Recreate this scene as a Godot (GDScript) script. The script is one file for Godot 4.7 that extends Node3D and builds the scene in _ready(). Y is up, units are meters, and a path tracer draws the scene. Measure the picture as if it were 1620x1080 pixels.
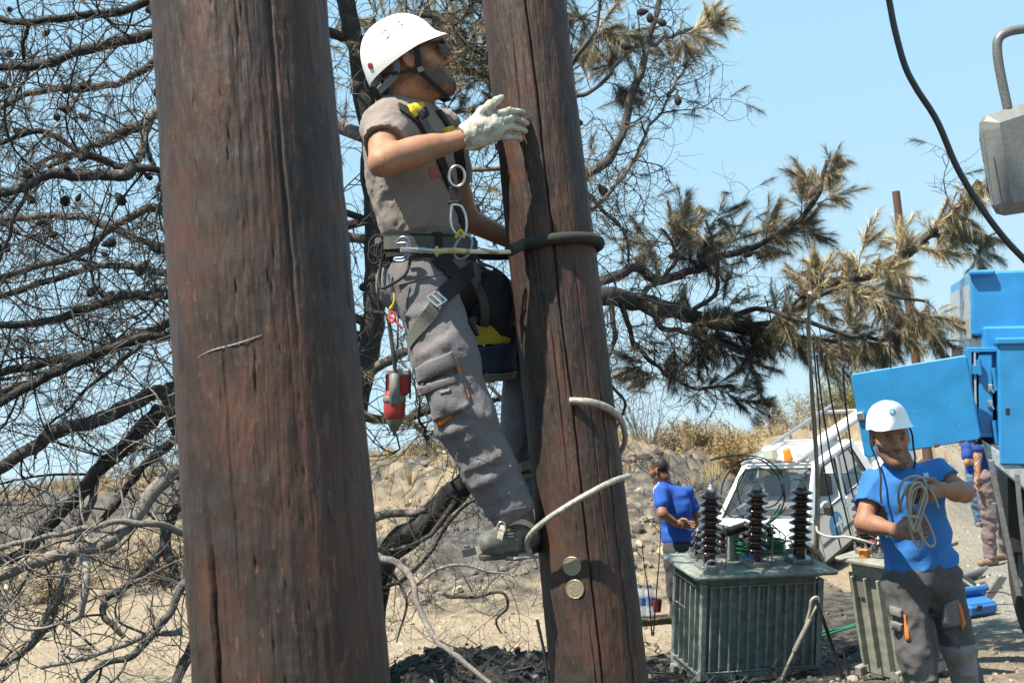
extends Node3D

const FPX := 2000.0
var eye := Vector3(0, 1.35, 0)
var look: Basis
var mats := {}
var rng := RandomNumberGenerator.new()
var nz := FastNoiseLite.new()
var nz2 := FastNoiseLite.new()


# ---------------------------------------------------------------- geometry
class Mb:
	var v := PackedVector3Array()
	var n := PackedVector3Array()
	var c := PackedColorArray()
	var uv := PackedVector2Array()
	var ix := PackedInt32Array()
	var col := Color(1, 1, 1)

	func put(p: Vector3, nn: Vector3, t := Vector2.ZERO) -> int:
		v.append(p)
		n.append(nn)
		c.append(col)
		uv.append(t)
		return v.size() - 1

	func face(pts: Array, hint: Vector3) -> void:  # flat convex polygon, turned towards hint
		var nn := Vector3.ZERO
		for i in pts.size():
			var a: Vector3 = pts[i]
			var b: Vector3 = pts[(i + 1) % pts.size()]
			nn += a.cross(b)
		if nn.length_squared() < 1e-16:
			return
		nn = nn.normalized()
		var flip := nn.dot(hint) < 0
		if flip:
			nn = -nn
		var s := v.size()
		for p in pts:
			put(p, nn, Vector2(p.x + p.z, p.y))
		for i in range(1, pts.size() - 1):
			if flip:
				ix.append_array([s, s + i, s + i + 1])
			else:
				ix.append_array([s, s + i + 1, s + i])

	func box(x: Transform3D, size: Vector3, b := 0.0) -> void:
		var h := size * 0.5
		b = minf(b, minf(h.x, minf(h.y, h.z)) * 0.9)
		for ax in 3:
			for s in [-1.0, 1.0]:
				var u := (ax + 1) % 3
				var w := (ax + 2) % 3
				var pts := []
				for k in [[-1, -1], [1, -1], [1, 1], [-1, 1]]:
					var p := Vector3.ZERO
					p[ax] = s * h[ax]
					p[u] = k[0] * (h[u] - b)
					p[w] = k[1] * (h[w] - b)
					pts.append(x * p)
				var nd := Vector3.ZERO
				nd[ax] = s
				face(pts, x.basis * nd)
		if b <= 0.0:
			return
		for ax in 3:
			var u := (ax + 1) % 3
			var w := (ax + 2) % 3
			for su in [-1.0, 1.0]:
				for sw in [-1.0, 1.0]:
					var pts := []
					for k in [[0, -1], [0, 1], [1, 1], [1, -1]]:
						var p := Vector3.ZERO
						p[ax] = k[1] * (h[ax] - b)
						p[u] = su * (h[u] - (b if k[0] == 1 else 0.0))
						p[w] = sw * (h[w] - (0.0 if k[0] == 1 else b))
						pts.append(x * p)
					var nd := Vector3.ZERO
					nd[u] = su
					nd[w] = sw
					face(pts, x.basis * nd)
		for sx in [-1.0, 1.0]:
			for sy in [-1.0, 1.0]:
				for sz in [-1.0, 1.0]:
					face([x * Vector3(sx * h.x, sy * (h.y - b), sz * (h.z - b)), x * Vector3(sx * (h.x - b), sy * h.y, sz * (h.z - b)), x * Vector3(sx * (h.x - b), sy * (h.y - b), sz * h.z)], x.basis * Vector3(sx, sy, sz))

	# round tube along points; radii one per point (or a single one)
	func tube(p: PackedVector3Array, r: Array, sides := 8, cap := true, flat := 1.0, side := Vector3.ZERO) -> void:
		var m := p.size()
		if m < 2:
			return
		var t := (p[1] - p[0]).normalized()
		var u := side
		if u == Vector3.ZERO:
			u = Vector3.UP if absf(t.y) < 0.9 else Vector3.RIGHT
		var s0 := v.size()
		for j in m:
			if j == 0:
				t = (p[1] - p[0])
			elif j == m - 1:
				t = (p[j] - p[j - 1])
			else:
				t = (p[j + 1] - p[j - 1])
			t = t.normalized()
			u = (u - t * u.dot(t)).normalized()
			var w := t.cross(u)
			var rr: float = r[mini(j, r.size() - 1)]
			for i in sides + 1:
				var a := TAU * i / sides
				var nn := u * cos(a) + w * sin(a)
				put(p[j] + (u * cos(a) + w * sin(a) * flat) * rr, nn, Vector2(float(i) / sides, float(j)))
		var k := sides + 1
		for j in m - 1:
			for i in sides:
				var a := s0 + j * k + i
				ix.append_array([a, a + k, a + 1, a + 1, a + k, a + k + 1])
		if cap:
			for e in [0, m - 1]:
				var nn := (p[0] - p[1]).normalized() if e == 0 else (p[m - 1] - p[m - 2]).normalized()
				var cc := put(p[e], nn)
				var s := v.size()
				for i in sides + 1:
					put(v[s0 + e * k + i], nn)
				for i in sides:
					if e == 0:
						ix.append_array([cc, s + i, s + i + 1])
					else:
						ix.append_array([cc, s + i + 1, s + i])

	# profile of (radius, height) points turned about the local y axis; sharp: flat segments
	func lathe(x: Transform3D, prof: Array, sides := 24, sharp := false) -> void:
		var m := prof.size()
		for seg in m - 1:
			var a: Vector2 = prof[seg]
			var b: Vector2 = prof[seg + 1]
			var d := b - a
			if d.length_squared() < 1e-14:
				continue
			var na := Vector2(d.y, -d.x).normalized()
			var nb := na
			if not sharp:
				if seg > 0:
					var e: Vector2 = a - prof[seg - 1]
					var e2 := Vector2(e.y, -e.x).normalized()
					if e2.dot(na) > 0.3:
						na = (na + e2).normalized()
				if seg < m - 2:
					var e: Vector2 = prof[seg + 2] - b
					var e2 := Vector2(e.y, -e.x).normalized()
					if e2.dot(nb) > 0.3:
						nb = (nb + e2).normalized()
			var s := v.size()
			for i in sides + 1:
				var q := TAU * i / sides
				var dir := Vector3(cos(q), 0, sin(q))
				put(x * (dir * a.x + Vector3(0, a.y, 0)), (x.basis * (dir * na.x + Vector3(0, na.y, 0))).normalized(), Vector2(float(i) / sides, a.y))
				put(x * (dir * b.x + Vector3(0, b.y, 0)), (x.basis * (dir * nb.x + Vector3(0, nb.y, 0))).normalized(), Vector2(float(i) / sides, b.y))
			for i in sides:
				var k := s + i * 2
				ix.append_array([k, k + 2, k + 1, k + 1, k + 2, k + 3])

	func ball(x: Transform3D, r: Vector3, sides := 12, rings := 8) -> void:
		var s := v.size()
		for j in rings + 1:
			var f := PI * j / rings
			for i in sides + 1:
				var q := TAU * i / sides
				var d := Vector3(sin(f) * cos(q), cos(f), sin(f) * sin(q))
				put(x * (d * r), (x.basis * (d / r)).normalized(), Vector2(float(i) / sides, float(j) / rings))
		var k := sides + 1
		for j in rings:
			for i in sides:
				var a := s + j * k + i
				ix.append_array([a, a + k, a + 1, a + 1, a + k, a + k + 1])

	# flat band along points: w is the direction across (one for all, or one per point)
	func strap(p: PackedVector3Array, across: Array, width: float, thick: float) -> void:
		var m := p.size()
		var prev := []
		for j in m:
			var t := (p[mini(j + 1, m - 1)] - p[maxi(j - 1, 0)]).normalized()
			var w: Vector3 = across[mini(j, across.size() - 1)]
			w = (w - t * w.dot(t)).normalized()
			var q := w.cross(t)
			var cur := [p[j] + w * width * 0.5 + q * thick * 0.5, p[j] - w * width * 0.5 + q * thick * 0.5, p[j] - w * width * 0.5 - q * thick * 0.5, p[j] + w * width * 0.5 - q * thick * 0.5]
			var ns := [q, -w, -q, w]
			if j > 0:
				for k in 4:
					face([prev[k], prev[(k + 1) % 4], cur[(k + 1) % 4], cur[k]], ns[k])
			else:
				face(cur, -t)
			if j == m - 1:
				face(cur, t)
			prev = cur

	# flat outline (x, y) pushed out along local z by depth, with a bevel b
	func slab(x: Transform3D, outline: PackedVector2Array, depth: float, b := 0.0) -> void:
		var o := outline
		if Geometry2D.is_polygon_clockwise(o):
			o = o.duplicate()
			o.reverse()
		var inner := o
		if b > 0.0:
			inner = PackedVector2Array()
			var m := o.size()
			for i in m:
				var d0 := (o[i] - o[(i + m - 1) % m]).normalized()
				var d1 := (o[(i + 1) % m] - o[i]).normalized()
				var nn := Vector2(-d0.y, d0.x) + Vector2(-d1.y, d1.x)
				inner.append(o[i] + nn.normalized() * b / maxf(0.4, nn.length() * 0.5))
		var tri := Geometry2D.triangulate_polygon(inner)
		for e in 2:
			var z := 0.0 if e == 0 else depth
			var nn := x.basis * Vector3(0, 0, -1 if e == 0 else 1)
			for k in range(0, tri.size(), 3):
				face([x * Vector3(inner[tri[k]].x, inner[tri[k]].y, z), x * Vector3(inner[tri[k + 1]].x, inner[tri[k + 1]].y, z), x * Vector3(inner[tri[k + 2]].x, inner[tri[k + 2]].y, z)], nn)
		var m2 := o.size()
		for i in m2:
			var j := (i + 1) % m2
			var d := o[j] - o[i]
			var out := x.basis * Vector3(d.y, -d.x, 0)
			face([x * Vector3(o[i].x, o[i].y, b), x * Vector3(o[j].x, o[j].y, b), x * Vector3(o[j].x, o[j].y, depth - b), x * Vector3(o[i].x, o[i].y, depth - b)], out)
			if b > 0.0:
				face([x * Vector3(o[i].x, o[i].y, b), x * Vector3(o[j].x, o[j].y, b), x * Vector3(inner[j].x, inner[j].y, 0), x * Vector3(inner[i].x, inner[i].y, 0)], out.normalized() - x.basis.z)
				face([x * Vector3(o[i].x, o[i].y, depth - b), x * Vector3(o[j].x, o[j].y, depth - b), x * Vector3(inner[j].x, inner[j].y, depth), x * Vector3(inner[i].x, inner[i].y, depth)], out.normalized() + x.basis.z)

	# colours by place: [[centre, basis, radii, colour, softness], ...], later ones over earlier ones
	func paint(from: int, spots: Array, noise: FastNoiseLite = null, jitter := 0.0) -> void:
		for i in range(from, v.size()):
			var k := c[i]
			var w := jitter * noise.get_noise_3dv(v[i] * 110.0) if noise else 0.0
			for s in spots:
				var q: Vector3 = (s[1] as Basis).transposed() * (v[i] - s[0])
				var d := (q / (s[2] as Vector3)).length() + w
				var soft: float = s[4]
				if d < 1.0 + soft:
					k = k.lerp(s[3], 1.0 - smoothstep(1.0 - soft, 1.0 + soft, d))
			c[i] = k

	func mesh() -> ArrayMesh:
		var a := []
		a.resize(Mesh.ARRAY_MAX)
		a[Mesh.ARRAY_VERTEX] = v
		a[Mesh.ARRAY_NORMAL] = n
		a[Mesh.ARRAY_COLOR] = c
		a[Mesh.ARRAY_TEX_UV] = uv
		a[Mesh.ARRAY_INDEX] = ix
		var m := ArrayMesh.new()
		if v.size():
			m.add_surface_from_arrays(Mesh.PRIMITIVE_TRIANGLES, a)
		return m


# a distance field on a grid, meshed with surface nets
class Field:
	var o: Vector3
	var h: float
	var nx: int
	var ny: int
	var nzz: int
	var g := PackedFloat32Array()

	func _init(lo: Vector3, hi: Vector3, cell: float) -> void:
		o = lo
		h = cell
		nx = int((hi.x - lo.x) / cell) + 2
		ny = int((hi.y - lo.y) / cell) + 2
		nzz = int((hi.z - lo.z) / cell) + 2
		g.resize(nx * ny * nzz)
		g.fill(1.0)

	# tapered capsule, joined with a smooth minimum of width k; k < 0: cut away
	func cap(a: Vector3, b: Vector3, ra: float, rb: float, k := 0.02) -> void:
		var cut := k < 0
		k = absf(k)
		var reach := k + h * 2.5
		var lo := (a - Vector3.ONE * ra).min(b - Vector3.ONE * rb) - Vector3.ONE * reach
		var hi := (a + Vector3.ONE * ra).max(b + Vector3.ONE * rb) + Vector3.ONE * reach
		var d := b - a
		var dd := maxf(d.length_squared(), 1e-9)
		var x0 := maxi(0, int((lo.x - o.x) / h))
		var x1 := mini(nx - 1, int((hi.x - o.x) / h) + 1)
		var y0 := maxi(0, int((lo.y - o.y) / h))
		var y1 := mini(ny - 1, int((hi.y - o.y) / h) + 1)
		var z0 := maxi(0, int((lo.z - o.z) / h))
		var z1 := mini(nzz - 1, int((hi.z - o.z) / h) + 1)
		var ki := 1.0 / maxf(k, 1e-6)
		for z in range(z0, z1 + 1):
			for y in range(y0, y1 + 1):
				var row := (z * ny + y) * nx
				var p := Vector3(o.x + x0 * h, o.y + y * h, o.z + z * h) - a
				for x in range(x0, x1 + 1):
					var t := clampf(p.dot(d) / dd, 0.0, 1.0)
					var q := (p - d * t).length() - (ra + (rb - ra) * t)
					p.x += h
					if q < reach:
						var e := g[row + x]
						if cut:
							q = -q
							var f := maxf(k - absf(e - q), 0.0) * ki
							g[row + x] = maxf(e, q) + f * f * k * 0.25
						else:
							var f := maxf(k - absf(e - q), 0.0) * ki
							g[row + x] = minf(e, q) - f * f * k * 0.25

	# ellipsoid with the axes of bas and radii r; k < 0: cut away
	func ell(cn: Vector3, bas: Basis, r: Vector3, k := 0.02) -> void:
		var cut := k < 0
		k = absf(k)
		var reach := k + h * 2.5
		var ex := Vector3(
			absf(bas.x.x) * r.x + absf(bas.y.x) * r.y + absf(bas.z.x) * r.z,
			absf(bas.x.y) * r.x + absf(bas.y.y) * r.y + absf(bas.z.y) * r.z,
			absf(bas.x.z) * r.x + absf(bas.y.z) * r.y + absf(bas.z.z) * r.z) + Vector3.ONE * reach
		var lo := cn - ex
		var hi := cn + ex
		var x0 := maxi(0, int((lo.x - o.x) / h))
		var x1 := mini(nx - 1, int((hi.x - o.x) / h) + 1)
		var y0 := maxi(0, int((lo.y - o.y) / h))
		var y1 := mini(ny - 1, int((hi.y - o.y) / h) + 1)
		var z0 := maxi(0, int((lo.z - o.z) / h))
		var z1 := mini(nzz - 1, int((hi.z - o.z) / h) + 1)
		var inv := bas.transposed()
		var ir := Vector3.ONE / r
		var step := (inv * Vector3(h, 0, 0)) * ir
		var ki := 1.0 / maxf(k, 1e-6)
		for z in range(z0, z1 + 1):
			for y in range(y0, y1 + 1):
				var row := (z * ny + y) * nx
				var p := (inv * (Vector3(o.x + x0 * h, o.y + y * h, o.z + z * h) - cn)) * ir
				for x in range(x0, x1 + 1):
					var l := p.length()
					var q := l * (l - 1.0) / maxf((p * ir).length(), 1e-6)
					if l < 0.05:
						q = -minf(r.x, minf(r.y, r.z))
					p += step
					if q < reach:
						var e := g[row + x]
						if cut:
							q = -q
							var f := maxf(k - absf(e - q), 0.0) * ki
							g[row + x] = maxf(e, q) + f * f * k * 0.25
						else:
							var f := maxf(k - absf(e - q), 0.0) * ki
							g[row + x] = minf(e, q) - f * f * k * 0.25

	func cutoff(pt: Vector3, nn: Vector3, k := 0.0) -> void:  # drop what lies beyond the plane, on the side of nn
		for z in nzz:
			for y in ny:
				var row := (z * ny + y) * nx
				for x in nx:
					var e := g[row + x]
					if e < 0.1:
						var q := (Vector3(o.x + x * h, o.y + y * h, o.z + z * h) - pt).dot(nn)
						if q > e:
							g[row + x] = q

	# folds: noise pushed into the field near its surface; q squeezes the noise's axes
	func fold(noise: FastNoiseLite, amp: float, q: Basis, sharp := 0.0, lo := Vector3(-1e9, -1e9, -1e9), hi := Vector3(1e9, 1e9, 1e9)) -> void:
		for z in nzz:
			for y in ny:
				var row := (z * ny + y) * nx
				for x in nx:
					var e := g[row + x]
					if absf(e) < 0.035:
						var p := Vector3(o.x + x * h, o.y + y * h, o.z + z * h)
						if p.x > lo.x and p.y > lo.y and p.z > lo.z and p.x < hi.x and p.y < hi.y and p.z < hi.z:
							var k := noise.get_noise_3dv(q * p)
							g[row + x] = e + amp * lerpf(k, absf(k) * 2.2 - 0.45, sharp)

	func value(p: Vector3) -> float:
		var q := (p - o) / h
		var x := int(q.x)
		var y := int(q.y)
		var z := int(q.z)
		if q.x < 0 or q.y < 0 or q.z < 0 or x >= nx - 1 or y >= ny - 1 or z >= nzz - 1:
			return 1.0
		q -= Vector3(x, y, z)
		var i := (z * ny + y) * nx + x
		var sz := nx * ny
		var a := lerpf(lerpf(g[i], g[i + 1], q.x), lerpf(g[i + nx], g[i + nx + 1], q.x), q.y)
		var b := lerpf(lerpf(g[i + sz], g[i + sz + 1], q.x), lerpf(g[i + sz + nx], g[i + sz + nx + 1], q.x), q.y)
		return lerpf(a, b, q.z)

	func slope(p: Vector3) -> Vector3:
		var e := h * 1.2
		return Vector3(value(p + Vector3(e, 0, 0)) - value(p - Vector3(e, 0, 0)), value(p + Vector3(0, e, 0)) - value(p - Vector3(0, e, 0)), value(p + Vector3(0, 0, e)) - value(p - Vector3(0, 0, e))).normalized()

	func build(mb: Mb, paint := []) -> void:
		var base := mb.v.size()
		var id := PackedInt32Array()
		id.resize(g.size())
		id.fill(-1)
		var sy := nx
		var sz := nx * ny
		var off := [0, 1, sy, sy + 1, sz, sz + 1, sz + sy, sz + sy + 1]
		var pairs := [[0, 1], [2, 3], [4, 5], [6, 7], [0, 2], [1, 3], [4, 6], [5, 7], [0, 4], [1, 5], [2, 6], [3, 7]]
		var pos := [Vector3(0, 0, 0), Vector3(1, 0, 0), Vector3(0, 1, 0), Vector3(1, 1, 0), Vector3(0, 0, 1), Vector3(1, 0, 1), Vector3(0, 1, 1), Vector3(1, 1, 1)]
		var near := h * 4.0
		for z in nzz - 1:
			for y in ny - 1:
				var row := (z * ny + y) * nx
				for x in nx - 1:
					var i := row + x
					if absf(g[i]) > near:
						continue
					var neg := 0
					for k in 8:
						if g[i + off[k]] < 0.0:
							neg += 1
					if neg == 0 or neg == 8:
						continue
					var s := Vector3.ZERO
					var m := 0
					for pr in pairs:
						var a := g[i + off[pr[0]]]
						var b := g[i + off[pr[1]]]
						if (a < 0.0) != (b < 0.0):
							var pa: Vector3 = pos[pr[0]]
							var pb: Vector3 = pos[pr[1]]
							s += pa.lerp(pb, a / (a - b))
							m += 1
					id[i] = mb.v.size()
					mb.put(o + (Vector3(x, y, z) + s / m) * h, Vector3.ZERO)
		for z in range(1, nzz - 1):
			for y in range(1, ny - 1):
				var row := (z * ny + y) * nx
				for x in range(1, nx - 1):
					var i := row + x
					if id[i] < 0:
						continue
					var a := g[i] < 0.0
					if a != (g[i + 1] < 0.0):
						_quad(mb, id[i], id[i - sy], id[i - sy - sz], id[i - sz], a)
					if a != (g[i + sy] < 0.0):
						_quad(mb, id[i], id[i - sz], id[i - sz - 1], id[i - 1], a)
					if a != (g[i + sz] < 0.0):
						_quad(mb, id[i], id[i - 1], id[i - 1 - sy], id[i - sy], a)
		for i in range(base, mb.v.size()):
			mb.n[i] = mb.n[i].normalized()
		if paint.size():
			mb.paint(base, paint)

	func _quad(mb: Mb, a: int, b: int, c: int, d: int, inside: bool) -> void:
		if a < 0 or b < 0 or c < 0 or d < 0:
			return
		var nn := (mb.v[c] - mb.v[a]).cross(mb.v[d] - mb.v[b])
		if not inside:
			nn = -nn
		for q in [a, b, c, d]:
			mb.n[q] += nn
		if inside:
			mb.ix.append_array([a, c, b, a, d, c])
		else:
			mb.ix.append_array([a, b, c, a, c, d])


# ---------------------------------------------------------------- scene helpers
func at(x: float, y: float, d: float) -> Vector3:  # a point from its place in the photograph and its distance
	return eye + look * Vector3((x - 810.0) / FPX * d, (540.0 - y) / FPX * d, -d)


func line(a: Array) -> PackedVector3Array:  # [x, y, d, x, y, d ...]
	var p := PackedVector3Array()
	for i in range(0, a.size(), 3):
		p.append(at(a[i], a[i + 1], a[i + 2]))
	return p


func smooth(p: PackedVector3Array, n := 6) -> PackedVector3Array:
	var o := PackedVector3Array()
	var m := p.size()
	for i in m - 1:
		for k in n:
			o.append(p[i].cubic_interpolate(p[i + 1], p[maxi(i - 1, 0)], p[mini(i + 2, m - 1)], float(k) / n))
	o.append(p[m - 1])
	return o


func ramp(r: Array, m: int) -> Array:  # spread a few radii over m points
	var o := []
	for i in m:
		var f := float(i) / maxi(1, m - 1) * (r.size() - 1)
		var k := mini(int(f), maxi(0, r.size() - 2))
		o.append(lerpf(r[k], r[mini(k + 1, r.size() - 1)], f - k))
	return o


func frame(o: Vector3, z: Vector3, up := Vector3.UP) -> Transform3D:  # local z along z
	z = z.normalized()
	var x := up.cross(z).normalized()
	return Transform3D(Basis(x, z.cross(x), z), o)


func yframe(o: Vector3, y: Vector3, side := Vector3.RIGHT) -> Transform3D:  # local y along y
	y = y.normalized()
	var x := (side - y * side.dot(y)).normalized()
	return Transform3D(Basis(x, y, x.cross(y)), o)


func lin(r: float, g: float, b: float) -> Color:
	return Color(r, g, b).linear_to_srgb()


func mat(called: String, color: Color, rough := 0.8, metal := 0.0, tinted := false) -> StandardMaterial3D:
	if mats.has(called):
		return mats[called]
	var m := StandardMaterial3D.new()
	m.resource_name = called
	m.albedo_color = color.linear_to_srgb()
	m.roughness = rough
	m.metallic = metal
	m.vertex_color_use_as_albedo = tinted
	mats[called] = m
	return m


func noise_tex(f: float, normal: bool, bump := 4.0, size := 256, kind := FastNoiseLite.TYPE_SIMPLEX_SMOOTH, lo := 0.0, hi := 1.0, oct := 4) -> NoiseTexture2D:
	var t := NoiseTexture2D.new()
	var k := FastNoiseLite.new()
	k.noise_type = kind
	k.frequency = f
	k.fractal_octaves = oct
	t.noise = k
	t.width = size
	t.height = size
	t.seamless = true
	t.as_normal_map = normal
	t.bump_strength = bump
	if not normal:
		var g := Gradient.new()
		g.set_color(0, Color(lo, lo, lo))
		g.set_color(1, Color(hi, hi, hi))
		t.color_ramp = g
	return t


func rough_up(m: StandardMaterial3D, scale: float, bump: float, shade := 0.0, f := 0.02) -> StandardMaterial3D:  # fine relief, and unevenness of tone, without uvs
	m.uv1_triplanar = true
	m.uv1_world_triplanar = false
	m.uv1_scale = Vector3.ONE * scale
	if bump > 0.0:
		m.normal_enabled = true
		m.normal_texture = shared_tex("n%.3f" % f, f, true)
		m.normal_scale = bump
	if shade > 0.0:
		m.albedo_texture = shared_tex("a%.3f_%.2f" % [f, shade], f, false, 1.0 - shade)
	return m


var texs := {}
func shared_tex(key: String, f: float, normal: bool, lo := 0.5) -> NoiseTexture2D:
	if not texs.has(key):
		texs[key] = noise_tex(f, normal, 6.0, 256, FastNoiseLite.TYPE_SIMPLEX_SMOOTH, lo)
	return texs[key]


var taken := {}
func numbered(called: String) -> String:
	var k: int = taken.get(called, 0)
	taken[called] = k + 1
	return called if k == 0 else "%s_%03d" % [called, k]


func thing(called: String, label: String, category: String, where := Vector3.ZERO, group := "") -> Node3D:
	var o := Node3D.new()
	o.name = numbered(called)
	add_child(o)
	o.position = where
	tag(o, label, category, group)
	return o


func tag(o: Node, label: String, category: String, group := "", kind := "") -> Node:
	if label:
		o.set_meta("label", label)
	if category:
		o.set_meta("category", category)
	if group:
		o.set_meta("group", group)
	if kind:
		o.set_meta("kind", kind)
	return o


# a mesh built in world coordinates, hung under parent (whose place is taken off)
func part(called: String, mb: Variant, m: Material, parent: Node3D = null, label := "") -> MeshInstance3D:
	var o := MeshInstance3D.new()
	o.mesh = mb.mesh() if mb is Mb else mb
	o.material_override = m
	if parent == null:
		o.name = numbered(called)
		add_child(o)
	else:
		o.name = called
		parent.add_child(o, true)
		o.position = -origin(parent)
	if label:
		o.set_meta("label", label)
	return o


func origin(n: Node) -> Vector3:
	var p := Vector3.ZERO
	while n is Node3D and n != self:
		p += (n as Node3D).position
		n = n.get_parent()
	return p


func whole(called: String, mb: Variant, m: Material, label: String, category: String, group := "") -> MeshInstance3D:
	var o := part(called, mb, m)
	tag(o, label, category, group)
	return o


func ground_kind(called: String, mb: Variant, m: Material, kind := "structure", label := "") -> MeshInstance3D:
	var o := part(called, mb, m)
	o.set_meta("kind", kind)
	if label:
		o.set_meta("label", label)
	return o


func scatter(called: String, m: Mesh, material: Material, xf: Array, cols: Array, label := "", parent: Node3D = null) -> MultiMeshInstance3D:
	var mm := MultiMesh.new()
	mm.transform_format = MultiMesh.TRANSFORM_3D
	mm.use_colors = cols.size() > 0
	mm.mesh = m
	mm.instance_count = xf.size()
	for i in xf.size():
		mm.set_instance_transform(i, xf[i])
		if cols.size():
			mm.set_instance_color(i, cols[i])
	var o := MultiMeshInstance3D.new()
	o.multimesh = mm
	o.material_override = material
	if parent:
		o.name = called
		parent.add_child(o, true)
		o.position = -origin(parent)
	else:
		o.name = numbered(called)
		add_child(o)
	o.set_meta("kind", "stuff")
	if label:
		o.set_meta("label", label)
	return o




# the point where the sight line to a place meets a field's surface, lifted by off; [point, normal]
func drape(f: Field, x: float, y: float, d: float, off: float) -> Array:
	var p := at(x, y, d - 0.45)
	var dir := (at(x, y, d + 0.45) - p).normalized()
	var best := p + dir * 0.45
	var least := 9.0
	var run := 0.0
	while run < 0.9:
		var e := f.value(p)
		if e < least:
			least = e
			best = p
		if e < 0.001:
			break
		var st := clampf(e * 0.8, 0.002, 0.03)
		p += dir * st
		run += st
	var nn := f.slope(best)
	if nn == Vector3.ZERO:
		nn = look.z
	return [best + nn * (off - clampf(least, 0.0, 0.03)), nn]


# a band laid on a surface; a: [x, y, x, y ...] in the photograph
func band(mb: Mb, f: Field, a: Array, d: float, width: float, thick: float, off := 0.002, n := 5) -> void:
	var q := PackedVector3Array()
	for i in range(0, a.size(), 2):
		q.append(Vector3(a[i], a[i + 1], 0))
	q = smooth(q, n)
	var p := PackedVector3Array()
	var nn := []
	for k in q:
		var r := drape(f, k.x, k.y, d, off + thick * 0.5)
		p.append(r[0])
		nn.append(r[1])
	for k in 2:
		var o := p.duplicate()
		for i in range(1, p.size() - 1):
			o[i] = (p[i - 1] + p[i] * 2.0 + p[i + 1]) / 4.0
			nn[i] = (nn[i - 1] + nn[i] + nn[i + 1]).normalized()
		p = o
	var across := []
	for i in p.size():
		var t := (p[mini(i + 1, p.size() - 1)] - p[maxi(i - 1, 0)]).normalized()
		across.append((nn[i] as Vector3).cross(t).normalized())
	mb.strap(p, across, width, thick)


# a patch laid on a surface: corners in the photograph, clockwise from the upper left
func patch(mb: Mb, f: Field, c: Array, d: float, lift: float, nu := 10, nv := 10, bulge := 0.0) -> void:
	var s := mb.v.size()
	var w := nu + 3
	for j in nv + 3:
		for i in w:
			var u := clampf(float(i - 1) / nu, 0.0, 1.0)
			var t := clampf(float(j - 1) / nv, 0.0, 1.0)
			var a := Vector2(c[0], c[1]).lerp(Vector2(c[2], c[3]), u)
			var b := Vector2(c[6], c[7]).lerp(Vector2(c[4], c[5]), u)
			var q := a.lerp(b, t)
			var rim := i == 0 or j == 0 or i == w - 1 or j == nv + 2
			var r := drape(f, q.x, q.y, d, (-0.004 if rim else lift + bulge * sin(PI * u) * sin(PI * t)))
			mb.put(r[0], r[1], Vector2(u, t))
	for j in nv + 2:
		for i in w - 1:
			var a := s + j * w + i
			mb.ix.append_array([a, a + 1, a + w, a + 1, a + w + 1, a + w])
	var acc := PackedVector3Array()
	acc.resize(w * (nv + 3))
	for j in nv + 3:
		for i in w:
			var k := s + j * w + i
			var du := mb.v[s + j * w + mini(i + 1, w - 1)] - mb.v[s + j * w + maxi(i - 1, 0)]
			var dv := mb.v[s + mini(j + 1, nv + 2) * w + i] - mb.v[s + maxi(j - 1, 0) * w + i]
			var e := dv.cross(du).normalized()
			if e.dot(mb.n[k]) > 0.0:
				mb.n[k] = e


# ---------------------------------------------------------------- camera, sky, sun, then everything in order
func _ready() -> void:
	rng.seed = 7
	nz.seed = 11
	nz.noise_type = FastNoiseLite.TYPE_SIMPLEX_SMOOTH
	nz.frequency = 1.0
	nz.fractal_octaves = 4
	nz2.seed = 23
	nz2.noise_type = FastNoiseLite.TYPE_SIMPLEX_SMOOTH
	nz2.frequency = 1.0
	nz2.fractal_octaves = 2
	look = Basis(Vector3.RIGHT, deg_to_rad(8.0)) * Basis(Vector3.BACK, deg_to_rad(-6.1))
	var cam := Camera3D.new()
	cam.name = "camera"
	add_child(cam)
	cam.transform = Transform3D(look, eye)
	cam.fov = rad_to_deg(2.0 * atan(540.0 / FPX))
	cam.near = 0.05
	cam.far = 900.0
	var ca := CameraAttributesPhysical.new()
	ca.frustum_focus_distance = 4.4
	ca.frustum_focal_length = 44.0
	ca.exposure_aperture = 13.0
	cam.attributes = ca
	cam.current = true

	var sky := ProceduralSkyMaterial.new()
	sky.sky_top_color = lin(0.180, 0.335, 0.465)
	sky.sky_horizon_color = lin(0.345, 0.455, 0.495)
	sky.sky_curve = 0.16
	sky.sky_energy_multiplier = 1.0
	sky.ground_bottom_color = lin(0.22, 0.19, 0.15)
	sky.ground_horizon_color = lin(0.40, 0.38, 0.34)
	sky.sun_angle_max = 12.0
	var env := Environment.new()
	env.background_mode = Environment.BG_SKY
	env.sky = Sky.new()
	env.sky.sky_material = sky
	env.tonemap_mode = Environment.TONE_MAPPER_LINEAR
	env.tonemap_exposure = 2.15
	env.sdfgi_enabled = true
	env.ssao_enabled = true
	env.ssil_enabled = true
	var we := WorldEnvironment.new()
	we.name = "world_environment"
	we.environment = env
	add_child(we)

	var sun := DirectionalLight3D.new()
	sun.name = "sun"
	add_child(sun)
	sun.look_at_from_position(Vector3(-0.39, 0.93, 0.36), Vector3.ZERO)
	sun.light_energy = 1.6
	sun.light_color = Color(1.0, 0.955, 0.88)
	sun.light_angular_distance = 0.5
	sun.shadow_enabled = true

	var t0 := Time.get_ticks_msec()
	terrain()
	t0 = lap("terrain", t0)
	poles()
	t0 = lap("poles", t0)
	pines()
	t0 = lap("pines", t0)
	lineman()
	t0 = lap("lineman", t0)
	rope_man()
	polo_man()
	far_men()
	t0 = lap("people", t0)
	transformer_one()
	transformer_two()
	t0 = lap("transformers", t0)
	pickup()
	crane_truck()
	small_things()
	plants_and_stones()
	t0 = lap("rest", t0)
	#STEPS


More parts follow.
